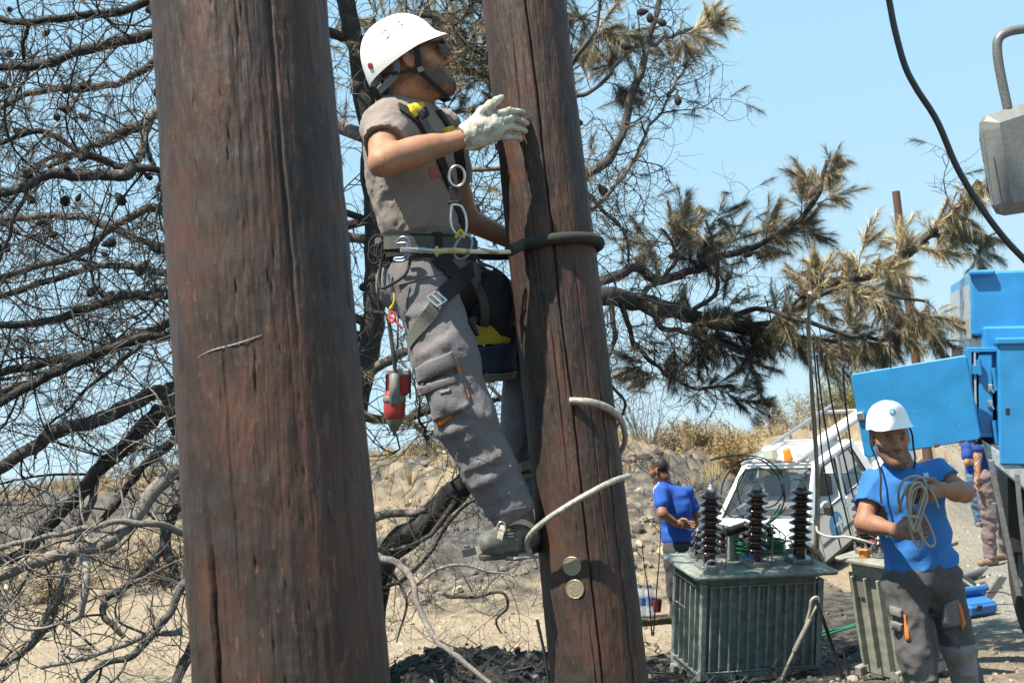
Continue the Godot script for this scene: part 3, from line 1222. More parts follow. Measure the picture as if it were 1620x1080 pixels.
func pines() -> void:
	make_cone()
	make_brush()
	var bark_m := mat("charred_bark", Color(1, 1, 1), 0.9, 0.0, true)
	rough_up(bark_m, 6.0, 1.2, 0.0, 0.05)
	var twig_m := mat("dead_twigs", Color(1, 1, 1), 0.85, 0.0, true)
	var black_cone := mat("burnt_cone", Color(0.035, 0.030, 0.028), 0.8)
	var red_cone := mat("closed_cone", Color(0.17, 0.085, 0.055), 0.6)
	var needle_m := mat("dry_needles", Color(1, 1, 1), 0.7, 0.0, true)
	needle_m.backlight_enabled = true
	needle_m.backlight = Color(0.6, 0.52, 0.38)

	# the big burnt pine behind the poles
	var foot := at(455, 1010, 9.6)
	foot.y = height(foot.x, foot.z) - 0.1
	var t := thing("burnt_pine_tree", "burnt bare pine with tangled black branches spreading left behind the near pole", "tree", foot)
	var trunk := PackedVector3Array([foot, foot + Vector3(0.05, 0.5, 0)])
	trunk.append_array(line([530, 760, 9.5, 572, 600, 9.4, 590, 450, 9.4, 586, 250, 9.4, 567, 90, 9.4, 540, -20, 9.3, 500, -220, 9.2]))
	part("trunk", limb_mesh(trunk, 0.115, 0.06, Color(0.045, 0.04, 0.037), 16), bark_m, t)
	# [radius in px of the photograph, pale, points x, y, distance ...]
	var limbs := [
		[7, 0.1, [560, 60, 9.4, 400, 20, 9.0, 243, 45, 8.8, 150, 68, 8.7, 85, 90, 8.6, 40, 100, 8.6, -20, 104, 8.5]],
		[5, 0.0, [590, 350, 9.4, 420, 300, 9.0, 260, 272, 8.6, 200, 262, 8.5, 130, 240, 8.4, 60, 205, 8.4, -20, 222, 8.3]],
		[8, 0.1, [205, 263, 8.5, 185, 278, 8.4, 150, 277, 8.4, 70, 270, 8.3, 35, 285, 8.2, -20, 306, 8.2]],
		[9, 0.5, [590, 220, 9.4, 400, 150, 9.5, 262, 172, 9.4, 232, 183, 9.3, 222, 215, 9.2, 208, 255, 8.8]],
		[7, 0.1, [226, 190, 9.3, 172, 215, 9.6, 120, 235, 9.9, 70, 262, 10.2]],
		[6, 0.4, [588, 380, 9.4, 420, 345, 9.4, 262, 325, 9.2, 215, 335, 9.1, 170, 358, 9.1, 135, 385, 9.0, 90, 412, 9.0, 40, 422, 9.0, -20, 445, 8.9]],
		[7, 0.0, [580, 540, 9.4, 420, 480, 9.1, 270, 465, 8.7, 225, 467, 8.6, 185, 467, 8.6, 150, 480, 8.5, 110, 497, 8.4, 50, 512, 8.4, -20, 516, 8.3]],
		[8, 0.3, [577, 580, 9.4, 420, 510, 9.6, 275, 505, 9.7, 240, 520, 9.7, 200, 533, 9.8, 130, 562, 9.9, 60, 598, 10.0, -20, 632, 10.1]],
		[7, 0.0, [575, 590, 9.4, 400, 530, 8.8, 225, 536, 8.3, 150, 560, 8.2, 80, 590, 8.1, 40, 615, 8.1, -20, 648, 8.0]],
		[6, 0.0, [155, 556, 8.2, 60, 575, 8.5, -20, 592, 8.7]],
		[10, 0.15, [560, 640, 9.5, 400, 640, 9.2, 285, 640, 8.9, 250, 620, 8.8, 230, 625, 8.8, 200, 645, 8.7, 150, 665, 8.6, 90, 680, 8.6, 50, 702, 8.5, -20, 748, 8.4]],
		[9, 0.0, [245, 648, 8.8, 215, 680, 8.8, 165, 725, 8.7, 120, 780, 8.6, 75, 825, 8.5, 40, 866, 8.5]],
		[7, 0.2, [550, 680, 9.5, 400, 670, 9.5, 285, 690, 9.5, 262, 705, 9.5, 220, 740, 9.4, 185, 790, 9.4, 150, 838, 9.3]],
		[9, 0.8, [540, 720, 9.5, 420, 735, 9.0, 290, 745, 8.4, 245, 770, 8.2, 215, 810, 8.1, 190, 840, 8.0, 150, 865, 7.9, 90, 880, 7.9, 30, 900, 7.8, -20, 922, 7.7]],
		[12, 0.6, [262, 615, 9.1, 268, 650, 9.0, 278, 680, 9.0, 290, 735, 8.9]],
		[6, 0.2, [520, 780, 9.5, 400, 790, 9.0, 295, 800, 8.7, 270, 815, 8.6, 255, 865, 8.5, 190, 935, 8.4, 163, 950, 8.4, 160, 985, 8.3, 190, 1010, 8.3]],
		[7, 0.1, [268, 818, 8.6, 258, 870, 8.5, 272, 915, 8.5, 285, 930, 8.4]],
		[6, 0.2, [500, 850, 9.5, 400, 870, 8.8, 302, 920, 8.1, 280, 935, 8.0, 255, 985, 7.9, 215, 1030, 7.8, 160, 1055, 7.7, 120, 1084, 7.6]],
		[6, 1.0, [150, 866, 7.9, 122, 880, 7.9, 128, 920, 7.8, 120, 975, 7.8, 88, 995, 7.8]],
		[4, 0.7, [150, 750, 8.7, 112, 868, 8.6, 62, 1000, 8.4, -20, 1068, 8.3]],
		[4, 0.4, [95, 885, 7.9, 85, 940, 7.8, 60, 990, 7.8, 20, 1040, 7.7]],
		[4, 0.9, [290, 850, 8.2, 230, 830, 8.0, 160, 828, 7.9, 90, 850, 7.8, 10, 862, 7.7]],
		[4, 0.9, [285, 1000, 8.0, 230, 1010, 7.9, 140, 1040, 7.8, 60, 1060, 7.7]],
		[8, 0.5, [575, 590, 9.4, 610, 572, 9.3, 652, 556, 9.2, 700, 560, 9.1, 760, 590, 9.0, 820, 600, 9.0]],
		[6, 0.0, [578, 660, 9.4, 640, 665, 9.3, 700, 640, 9.2, 760, 640, 9.1, 840, 620, 9.0]],
		[5, 0.2, [586, 300, 9.4, 640, 240, 9.0, 700, 262, 8.9, 760, 265, 8.8, 800, 262, 8.8, 860, 240, 8.8]],
		[6, 0.0, [583, 180, 9.4, 660, 110, 9.6, 720, 105, 9.7, 790, 112, 9.8, 850, 90, 9.8]],
		[5, 0.0, [560, 70, 9.4, 640, 20, 9.2, 700, 28, 9.1, 735, 60, 9.0, 765, 85, 9.0]],
		[5, 0.3, [575, 120, 9.4, 640, 190, 9.9, 740, 170, 10.0, 830, 190, 10.0]],
		[5, 0.3, [588, 420, 9.4, 650, 380, 9.8, 760, 360, 9.9, 860, 380, 9.9]],
		[5, 0.0, [500, -150, 9.2, 620, -60, 9.4, 720, -20, 9.5, 830, 20, 9.5]],
		[6, 0.0, [520, -120, 9.2, 360, -60, 9.0, 220, 0, 8.8, 120, 20, 8.7, 40, 30, 8.6, -20, 20, 8.6]],
		[5, 0.0, [510, -100, 9.2, 380, -40, 9.8, 240, 90, 10.0, 160, 130, 10.1, 60, 140, 10.2, -20, 170, 10.2]],
		[5, 0.2, [590, 340, 9.4, 400, 400, 10.2, 240, 390, 10.6, 120, 340, 10.8, -20, 350, 11.0]],
		[5, 0.2, [585, 520, 9.4, 400, 420, 10.0, 270, 430, 10.4, 150, 420, 10.6, -20, 470, 10.8]],
	]
	var tw := Mb.new()
	var tips := []
	for l in limbs:
		var low: bool = (l[2] as Array)[-2] > 690
		if (l[2] as Array)[-3] < 45:  # on past the frame's edge
			var e: Array = l[2]
			var n := e.size()
			var dx: float = clampf(e[n - 3] - e[n - 6], -90.0, -50.0)
			var dy: float = clampf(e[n - 2] - e[n - 5], -35.0, 35.0)
			for k in 3:
				e.append_array([e[n - 3] + dx * (k + 1) * 1.4, e[n - 2] + dy * (k + 1) * 1.2 + rng.randf_range(-18, 18), e[n - 1] - 0.15 * k])
		var p := line(l[2])
		var r: float = l[0] * p[p.size() / 2].distance_to(eye) / FPX * (1.25 if low else 1.1)
		part("branch", limb_mesh(p, r * 1.15, r * 0.55, bark(l[1])), bark_m, t)
		sprout(tw, p, 0.24 if low else 0.185, 0.36, 1.15, 0.0090 if low else 0.0084, l[1], 0.03, tips, 0.05, 0.42 if low else 0.55)
		for k in 0 if low else 1:
			var i0 := rng.randi_range(1, p.size() - 2)
			var b := p[i0]
			var dr := (p[i0 + 1] - p[i0]).normalized()
			dr = (dr + Vector3(rng.randf_range(-0.9, 0.9), rng.randf_range(-0.9, 0.7), rng.randf_range(-0.9, 0.9))).normalized()
			var sub := PackedVector3Array([b])
			var step := rng.randf_range(0.20, 0.36)
			for j in 5:
				dr = (dr + Vector3(rng.randf_range(-1, 1), rng.randf_range(-1, 0.9), rng.randf_range(-1, 1)) * 0.45).normalized()
				b += dr * step
				sub.append(b)
			part("branch", limb_mesh(sub, rng.randf_range(0.012, 0.022), 0.005, bark(l[1] * 0.4), 7), bark_m, t)
			sprout(tw, sub, 0.10, 0.25, 0.75, 0.0065, l[1] * 0.4, 0.02, tips, 0.15)
	part("twigs", tw, twig_m, t).set_meta("kind", "stuff")
	var xf := []
	var cols := []
	var keep := 0
	for i in tips.size():
		var p: Vector3 = tips[i][0]
		var s := look.transposed() * (p - eye)
		var px := 810.0 - FPX * s.x / s.z
		var py := 540.0 + FPX * s.y / s.z
		# leftover needles, thickest high up in the middle and in tufts at the upper left
		var e := 0.02
		if py < 190 and px > 540 and px < 900:
			e = 0.55 * smoothstep(240.0, 60.0, py)
		elif py < 260 and px < 300:
			e = 0.16 * smoothstep(0.0, 0.4, nz2.get_noise_3dv(p * 1.4))
		elif py > 620 and py < 720 and px > 590 and px < 760:
			e = 0.14
		if rng.randf() < e:
			brushes(xf, cols, p, tips[i][1], rng.randf_range(0.7, 1.1), 0.38 if px > 500 else 0.15)
		if rng.randf() < 0.022 and keep < 150 and py < 480:
			keep += 1
			put_cone(t, p, tips[i][1] + Vector3(0, -0.6, 0), rng.randf_range(0.8, 1.45), black_cone)
	scatter("dry_needle_tufts", brush, needle_m, xf, cols, "", t)
	print("tips ", tips.size(), " twigs ", tw.ix.size() / 3, " tufts ", xf.size(), " cones ", keep)

	# the leaning pine whose scorched bough reaches to the right
	var foot2 := at(560, 960, 9.0)
	foot2.y = height(foot2.x, foot2.z) - 0.1
	var t2 := thing("scorched_pine_tree", "leaning charred pine with a long bough of dry straw coloured needles above the transformer", "tree", foot2)
	var lean := PackedVector3Array([foot2])
	lean.append_array(line([600, 905, 9.0, 672, 830, 8.9, 745, 757, 8.8, 830, 672, 8.7, 890, 560, 8.5, 925, 465, 8.3]))
	part("trunk", limb_mesh(lean, 0.105, 0.075, Color(0.014, 0.014, 0.014), 16, 0.008), bark_m, t2)
	var boughs := [
		[13, 0.0, [915, 480, 8.3, 957, 467, 8.2, 1035, 482, 8.0, 1098, 500, 7.9, 1160, 512, 7.8, 1209, 521, 7.7, 1242, 504, 7.7, 1264, 490, 7.6, 1300, 455, 7.6, 1350, 440, 7.5, 1400, 425, 7.5, 1450, 395, 7.4, 1500, 350, 7.4, 1560, 285, 7.3], 1.0, 0.62],
		[7, 0.0, [920, 470, 8.3, 1001, 423, 8.2, 1042, 438, 8.1, 1101, 428, 8.0, 1131, 408, 8.0, 1157, 400, 7.9, 1194, 393, 7.9, 1227, 375, 7.8, 1264, 352, 7.8, 1300, 305, 7.7, 1316, 250, 7.7], 0.9, 0.5],
		[8, 0.1, [885, 330, 8.6, 926, 278, 8.4, 969, 248, 8.3, 991, 185, 8.2, 1010, 122, 8.1, 1028, 67, 8.0, 1043, 18, 7.9, 1050, -40, 7.9], 0.0, 0.3],
		[4, 0.1, [890, 370, 8.6, 935, 330, 8.5, 985, 275, 8.4, 1015, 235, 8.3, 1030, 195, 8.2, 1065, 150, 8.1], 0.0, 0.2],
		[4, 0.0, [885, 300, 8.6, 930, 300, 8.4, 965, 340, 8.3, 990, 375, 8.2, 1002, 420, 8.2], 0.0, 0.2],
		[5, 0.0, [1150, 508, 7.8, 1200, 490, 7.6, 1250, 500, 7.3, 1320, 520, 7.2, 1400, 535, 7.1, 1470, 520, 7.1], 0.9, 0.55],
		[5, 0.0, [1209, 521, 7.7, 1260, 530, 7.9, 1310, 540, 8.0, 1360, 555, 8.0], 0.8, 0.45],
		[5, 0.0, [1010, 478, 8.0, 1060, 520, 7.8, 1110, 530, 7.7, 1180, 560, 7.6], 0.7, 0.38],
		[4, 0.1, [1010, 470, 8.0, 1045, 440, 8.0, 1068, 405, 7.9, 1062, 372, 7.9, 1050, 358, 7.9], 0.8, 0.75],
		[3, 0.1, [1062, 400, 7.9, 1085, 385, 7.9, 1105, 372, 7.9], 0.8, 0.7],
		[3, 0.1, [1478, 372, 7.4, 1500, 372, 7.4, 1528, 378, 7.4, 1556, 380, 7.4, 1584, 368, 7.4], 0.5, 0.85],
		[2, 0.1, [1500, 350, 7.4, 1510, 330, 7.4, 1520, 300, 7.4], 0.4, 0.85],
		[4, 0.2, [1090, 498, 7.9, 1130, 470, 7.7, 1140, 430, 7.6, 1130, 380, 7.6, 1122, 345, 7.6], 0.3, 0.3],
		[4, 0.0, [985, 478, 8.1, 1000, 530, 8.1, 1030, 570, 8.1, 1060, 595, 8.0, 1100, 615, 8.0, 1160, 610, 7.9], 0.35, 0.22],
		[4, 0.0, [965, 470, 8.1, 975, 540, 8.1, 960, 590, 8.1, 990, 640, 8.0, 970, 690, 8.0], 0.0, 0.1],
		[5, 0.1, [1264, 490, 7.6, 1300, 470, 7.3, 1360, 450, 7.1, 1430, 470, 7.0, 1480, 480, 7.0], 0.9, 0.8],
		[4, 0.1, [895, 120, 8.7, 930, 60, 8.6, 950, 20, 8.6, 960, -60, 8.6], 1.0, 0.5],
		[4, 0.1, [880, 160, 8.7, 930, 140, 8.6, 970, 110, 8.6, 985, 90, 8.6], 0.9, 0.4],
		[3, 0.1, [1028, 67, 8.0, 1060, 55, 8.0, 1085, 45, 8.0, 1110, 35, 8.0], 0.55, 0.9],
		[3, 0.1, [1060, 150, 8.1, 1080, 110, 8.1, 1090, 90, 8.1], 0.4, 0.35],
	]
	for l in boughs:
		for i in range(0, (l[2] as Array).size(), 3):
			l[2][i + 2] += 1.5 * smoothstep(930.0, 1150.0, l[2][i])
	var tw2 := Mb.new()
	var tips2 := []
	var ends := []
	var xf2 := []
	var cols2 := []
	for l in boughs:
		var p := line(l[2])
		var r: float = l[0] * p[p.size() / 2].distance_to(eye) / FPX
		part("branch", limb_mesh(p, r * 1.1, r * 0.45, bark(l[1] + 0.05)), bark_m, t2)
		var thick: float = l[3]
		if thick < 0.5:
			sprout(tw2, p, 0.07, 0.18, 0.55, 0.0048, 0.05, 0.02, tips2, 0.1, 0.5)
		if thick > 0.0:
			var q := smooth(p, 8)
			var run := 0.0
			for i in range(int(q.size() * (0.22 if l[0] == 13 else 0.3)), q.size() - 1):
				run += q[i].distance_to(q[i + 1])
				while run > 0.078 / thick:
					run -= 0.078 / thick
					var f := float(i) / q.size()
					var dir := (q[i + 1] - q[i]).normalized()
					var side := Vector3(rng.randf_range(-1, 1), rng.randf_range(-1, 0.8), rng.randf_range(-1, 1)).normalized()
					tw2.col = Color(0.06, 0.05, 0.042)
					var s: float = l[4]
					if l[0] == 13:
						s = lerpf(0.30, 0.95, smoothstep(0.2, 0.65, f))
					shoot(tw2, xf2, cols2, q[i], dir * 0.9 + side, rng.randf_range(0.14, 0.38) * (0.6 if l[0] == 3 else (0.75 if f > 0.6 else 1.0)), 0.0045, (0.45 if f < 0.6 else 0.2) if side.y < 0.2 else 0.1, s + 0.3 * side.y, ends)
	sprout(tw2, line(boughs[0][2]).slice(0, 7), 0.07, 0.3, 0.7, 0.006, 0.0, -0.05, tips2, 0.0, 0.5)
	part("twigs", tw2, twig_m, t2).set_meta("kind", "stuff")
	for i in tips2.size():
		if rng.randf() < 0.035:
			brushes(xf2, cols2, tips2[i][0], tips2[i][1], 0.8, 0.2)
	scatter("dry_needle_tufts", brush, needle_m, xf2, cols2, "", t2)
	for s in [[1320, 450], [1335, 438], [1352, 432], [1268, 432], [1283, 440], [1297, 432], [1180, 404], [1202, 408], [1500, 345], [1508, 333], [1460, 392], [1455, 398], [1275, 307], [1285, 312], [1556, 380], [1566, 385], [1520, 385], [1424, 425], [1263, 462], [1385, 415], [1350, 448], [1496, 352]]:
		var p := at(s[0], s[1], 8.85 + 0.3 * rng.randf())
		put_cone(t2, p, look * Vector3(rng.randf_range(0.2, 1), rng.randf_range(-0.3, 0.8), 0.2), rng.randf_range(0.75, 1.05), red_cone if rng.randf() < 0.7 else black_cone)
	for s in [[1030, 15], [1040, 25], [1003, 70], [1074, 145], [1028, 12]]:
		put_cone(t2, at(s[0], s[1], 8.0), look * Vector3(rng.randf_range(-1, 1), rng.randf_range(-1, 0.3), 0.3), 0.9, black_cone)
	# low limbs between the poles
	for l in [[13, 0.1, [345, 950, 8.3, 318, 995, 8.2, 292, 1045, 8.1, 262, 1110, 8.0]], [9, 0.7, [560, 830, 9.0, 600, 822, 8.9, 640, 815, 8.9, 672, 806, 8.8]],
		[7, 0.45, [560, 870, 8.9, 600, 885, 8.5, 632, 896, 8.3, 650, 930, 8.1, 665, 980, 8.0, 702, 1032, 7.8, 778, 1090, 7.6]],
		[3, 1.0, [640, 945, 8.3, 690, 908, 8.3, 730, 899, 8.3, 770, 910, 8.3, 818, 913, 8.3]],
		[4, 0.0, [610, 935, 8.9, 660, 900, 8.7, 700, 850, 8.6, 740, 800, 8.5, 800, 790, 8.4]],
		[3, 0.0, [700, 940, 8.5, 740, 950, 8.4, 790, 945, 8.3, 800, 965, 8.3, 782, 985, 8.3, 790, 1005, 8.3]],
		[3, 0.0, [615, 900, 9.0, 640, 960, 8.9, 625, 1020, 8.8]],
		[5, 0.0, [735, 765, 8.8, 700, 830, 8.7, 660, 860, 8.7, 610, 870, 8.7]]]:
		var p := line(l[2])
		var r: float = l[0] * 8.4 / FPX
		part("branch", limb_mesh(p, r, r * 0.5, bark(l[1])), bark_m, t2)
		var t3 := Mb.new()
		sprout(t3, p, 0.11, 0.18, 0.5, 0.0035, l[1] * 0.3, 0.0, [], 0.1, 0.4)
		part("twigs", t3, twig_m, t2).set_meta("kind", "stuff")
	print("tufts2 ", xf2.size(), " tw2 ", tw2.ix.size() / 3)


# ---------------------------------------------------------------- people
const SKIN := Color(0.34, 0.172, 0.100)

func cloth(called: String, c: Color) -> StandardMaterial3D:
	var m := mat(called, c, 0.9)
	rough_up(m, 7.0, 0.35, 0.12, 0.05)
	m.rim_enabled = true
	m.rim = 0.25
	m.rim_tint = 0.6
	return m


# head in its own axes: x towards the face, y up, z to its right; s scales it
func head(mb: Mb, o: Vector3, b: Basis, s: float, neck: Vector3, neck_r: float, cell: float, beard: float, skin: Color, hair: Color, bald := true) -> void:
	var e := Vector3.ONE * 0.155 * s
	var lo := (o - e).min(neck - Vector3.ONE * 0.09)
	var hi := (o + e).max(neck + Vector3.ONE * 0.09)
	var f := Field.new(lo, hi, cell)
	var w := func(x: float, y: float, z: float) -> Vector3: return o + b * (Vector3(x, y, z) * s)
	f.ell(w.call(-0.002, 0.03, 0), b, Vector3(0.096, 0.082 if bald else 0.092, 0.077) * s, 0.01)
	f.ell(w.call(0.035, -0.040, 0), b, Vector3(0.060, 0.082, 0.054) * s, 0.03 * s)
	for q in [-1.0, 1.0]:
		f.cap(w.call(-0.005, -0.060, 0.046 * q), w.call(0.070, -0.105, 0.012 * q), 0.018 * s, 0.019 * s, 0.03 * s)
		f.cap(w.call(0.062, -0.022, 0.043 * q), w.call(0.035, -0.018, 0.062 * q), 0.016 * s, 0.012 * s, 0.03 * s)
	f.ell(w.call(0.080, -0.104, 0), b, Vector3(0.019, 0.018, 0.024) * s, 0.02 * s)
	f.cap(w.call(0.084, 0.017, -0.034), w.call(0.084, 0.017, 0.034), 0.012 * s, 0.012 * s, 0.015 * s)
	for q in [-1.0, 1.0]:
		f.ell(w.call(0.097, -0.004, 0.031 * q), b, Vector3(0.012, 0.0085, 0.016) * s, -0.010 * s)
	f.cap(w.call(0.088, 0.008, 0), w.call(0.113, -0.034, 0), 0.0085 * s, 0.0115 * s, 0.012 * s)
	for q in [-1.0, 1.0]:
		f.ell(w.call(0.102, -0.039, 0.011 * q), b, Vector3(0.011, 0.008, 0.0075) * s, 0.008 * s)
	for q in [-1.0, 1.0]:
		f.ell(w.call(0.107, -0.046, 0.006 * q), b, Vector3(0.006, 0.005, 0.0035) * s, -0.003 * s)
	f.ell(w.call(0.094, -0.064, 0), b, Vector3(0.011, 0.0055, 0.019) * s, 0.006 * s)
	f.ell(w.call(0.092, -0.077, 0), b, Vector3(0.011, 0.0065, 0.020) * s, 0.006 * s)
	f.cap(w.call(0.106, -0.0705, 0), w.call(0.098, -0.0725, 0.015), 0.0022 * s, 0.0012 * s, -0.004 * s)
	f.cap(w.call(0.106, -0.0705, 0), w.call(0.098, -0.0725, -0.015), 0.0022 * s, 0.0012 * s, -0.004 * s)
	f.cap(w.call(-0.035, -0.07, 0), neck, neck_r * 0.95, neck_r, 0.035 * s)
	f.cap(w.call(0.02, -0.09, 0), neck + b.x * 0.03, neck_r * 0.6, neck_r * 0.8, 0.035 * s)
	if beard > 0.5:
		f.ell(w.call(0.076, -0.108, 0), b, Vector3(0.025, 0.024, 0.030) * s, 0.02 * s)
		for q in [-1.0, 1.0]:
			f.cap(w.call(0.002, -0.055, 0.057 * q), w.call(0.062, -0.098, 0.030 * q), 0.010 * s, 0.015 * s, 0.02 * s)
	# ears
	for q in [-1.0, 1.0]:
		var eb := b * Basis(Vector3.UP, q * 0.35) * Basis(Vector3.BACK, 0.2)
		f.ell(w.call(-0.010, -0.006, 0.080 * q), eb, Vector3(0.018, 0.031, 0.0085) * s, 0.004 * s)
		f.ell(w.call(-0.004, -0.006, 0.090 * q), eb, Vector3(0.009, 0.018, 0.006) * s, -0.006 * s)
		f.cap(w.call(0.004, -0.012, 0.080 * q), w.call(0.004, -0.002, 0.081 * q), 0.005 * s, 0.004 * s, 0.004 * s)
	mb.col = skin
	var rosy := skin.lerp(Color(0.42, 0.15, 0.10), 0.45)
	var spots := [
		[w.call(0.115, -0.036, 0), b, Vector3(0.02, 0.016, 0.018) * s, rosy, 0.6],
		[w.call(0.07, -0.03, 0.045), b, Vector3(0.03, 0.024, 0.03) * s, skin.lerp(rosy, 0.6), 0.6], [w.call(0.07, -0.03, -0.045), b, Vector3(0.03, 0.024, 0.03) * s, skin.lerp(rosy, 0.6), 0.6],
		[w.call(-0.01, -0.006, 0.085), b, Vector3(0.02, 0.033, 0.014) * s, rosy, 0.4], [w.call(-0.01, -0.006, -0.085), b, Vector3(0.02, 0.033, 0.014) * s, rosy, 0.4],
	]
	if beard > 0.0:
		var bc := skin.lerp(hair, beard)
		for q in [-1.0, 1.0]:
			spots.append([w.call(0.016, -0.038, 0.066 * q), b, Vector3(0.030, 0.050, 0.028) * s, skin.lerp(bc, 0.85), 0.4])
			spots.append([w.call(0.050, -0.080, 0.045 * q), b, Vector3(0.050, 0.034, 0.036) * s, bc, 0.35])
		spots.append([w.call(0.08, -0.108, 0), b, Vector3(0.045, 0.032, 0.045) * s, bc, 0.3])
		spots.append([w.call(0.098, -0.053, 0), b, Vector3(0.022, 0.0085, 0.028) * s, bc, 0.4])
	var lip := skin.lerp(Color(0.30, 0.10, 0.085), 0.6)
	spots.append([w.call(0.100, -0.070, 0), b, Vector3(0.014, 0.010, 0.021) * s, lip, 0.3])
	for q in [-1.0, 1.0]:
		spots.append([w.call(0.095, 0.020, 0.033 * q), b, Vector3(0.015, 0.0055, 0.020) * s, hair, 0.35])
	if bald:
		spots.append([w.call(-0.03, 0.03, 0), b, Vector3(0.085, 0.09, 0.10) * s, skin.lerp(hair, 0.35), 0.15])
	else:
		spots.append([w.call(-0.030, 0.062, 0), b, Vector3(0.105, 0.076, 0.105) * s, hair, 0.1])
		spots.append([w.call(-0.070, 0.010, 0), b, Vector3(0.060, 0.066, 0.105) * s, hair, 0.1])
	var from := mb.v.size()
	f.build(mb)
	mb.paint(from, spots, nz, 0.55)
	for i in range(from, mb.v.size()):
		var k := 1.0 + 0.10 * nz.get_noise_3dv(mb.v[i] * 60.0)
		mb.c[i] = Color(mb.c[i].r * k, mb.c[i].g * k, mb.c[i].b * k)


func eyes(parent: Node3D, o: Vector3, b: Basis, s: float) -> void:
	for q in [-1.0, 1.0]:
		var p := o + b * (Vector3(0.0825, -0.004, 0.031 * q) * s)
		var m := Mb.new()
		m.ball(Transform3D(b * Basis(Vector3.BACK, -PI / 2), p), Vector3.ONE * 0.0118 * s, 14, 12)
		m.paint(0, [])
		for i in m.v.size():
			var d := (m.v[i] - p).normalized().dot(b.x)
			m.c[i] = Color(0.09, 0.055, 0.036) if d > 0.945 else Color(0.25, 0.20, 0.175)
		part("eyeball", m, mat("eye", Color(1, 1, 1), 0.15, 0.0, true), parent)
		var lid := Mb.new()
		lid.col = Color(1, 1, 1)
		var e := PackedVector3Array()
		for k in 7:
			var a := -1.1 + 2.2 * k / 6.0
			e.append(p + b * (Vector3(0.0105 * cos(a), 0.0065 * cos(a) - 0.0005, 0.0140 * sin(a)) * s))
		lid.tube(e, [0.0036 * s], 6)
		part("eyelid", lid, mat("eyelid", Color(0.27, 0.135, 0.082), 0.6), parent)


# hard hat: o is the middle of its rim, b: x to the front, y up, z to its right
func hard_hat(parent: Node3D, o: Vector3, b: Basis, a: float, w: float, h: float, brim: float, dip: float, white: Material) -> MeshInstance3D:
	var mb := Mb.new()
	var nu := 64
	var nv := 20
	for shell in 2:
		var sc := 1.0 if shell == 0 else 0.965
		var s0 := mb.v.size()
		for j in nv + 1:
			for i in nu + 1:
				var q := TAU * i / nu
				var t := float(j) / nv * PI * 0.5
				var c := cos(q)
				var rim := -dip * (0.5 - 0.5 * c) * (1.0 - 0.25 * absf(sin(q)))
				var r := pow(cos(t), 0.82)
				var y := rim * (1.0 - sin(t)) + h * pow(sin(t), 0.92)
				var p := Vector3(a * c * r, y, w * sin(q) * r)
				# ridge along the crown
				p.y += 0.0025 * exp(-pow(p.z / 0.018, 2.0)) * smoothstep(0.2, 0.7, sin(t))
				if j < 3:
					var out := (3.0 - j) / 3.0
					var front := smoothstep(0.35, 0.85, c)
					p += Vector3(c, 0, sin(q) * 0.5) * (0.004 * out + brim * front * out * out)
					p.y -= 0.010 * front * out
				mb.put(o + b * (p * sc), b * p.normalized(), Vector2(float(i) / nu, float(j) / nv))
		var k := nu + 1
		for j in nv:
			for i in nu:
				var e := s0 + j * k + i
				if shell == 0:
					mb.ix.append_array([e, e + 1, e + k, e + 1, e + k + 1, e + k])
				else:
					mb.ix.append_array([e, e + k, e + 1, e + 1, e + k, e + k + 1])
		for j in nv + 1:
			for i in nu + 1:
				var du := mb.v[s0 + j * k + (i + 1) % nu] - mb.v[s0 + j * k + (i + nu - 1) % nu]
				var dv := mb.v[s0 + mini(j + 1, nv) * k + i] - mb.v[s0 + maxi(j - 1, 0) * k + i]
				var nn := dv.cross(du).normalized()
				if nn.dot(mb.n[s0 + j * k + i]) < 0:
					nn = -nn
				if j < nv and nn != Vector3.ZERO:
					mb.n[s0 + j * k + i] = nn if shell == 0 else -nn
	var k := nu + 1
	var s1 := (nv + 1) * k
	for i in nu:
		mb.ix.append_array([i, s1 + i, i + 1, i + 1, s1 + i, s1 + i + 1])
	return part("hard_hat", mb, white, parent)


func finger(f: Field, pts: PackedVector3Array, r0: float, r1: float, k := 0.004) -> void:
	for i in pts.size() - 1:
		var a := lerpf(r0, r1, float(i) / (pts.size() - 1))
		var b := lerpf(r0, r1, float(i + 1) / (pts.size() - 1))
		f.cap(pts[i], pts[i + 1], a, b, k)


func cover(pts: Array, pad: float, cell: float) -> Field:
	var lo: Vector3 = pts[0]
	var hi: Vector3 = pts[0]
	for p in pts:
		lo = lo.min(p)
		hi = hi.max(p)
	return Field.new(lo - Vector3.ONE * pad, hi + Vector3.ONE * pad, cell)


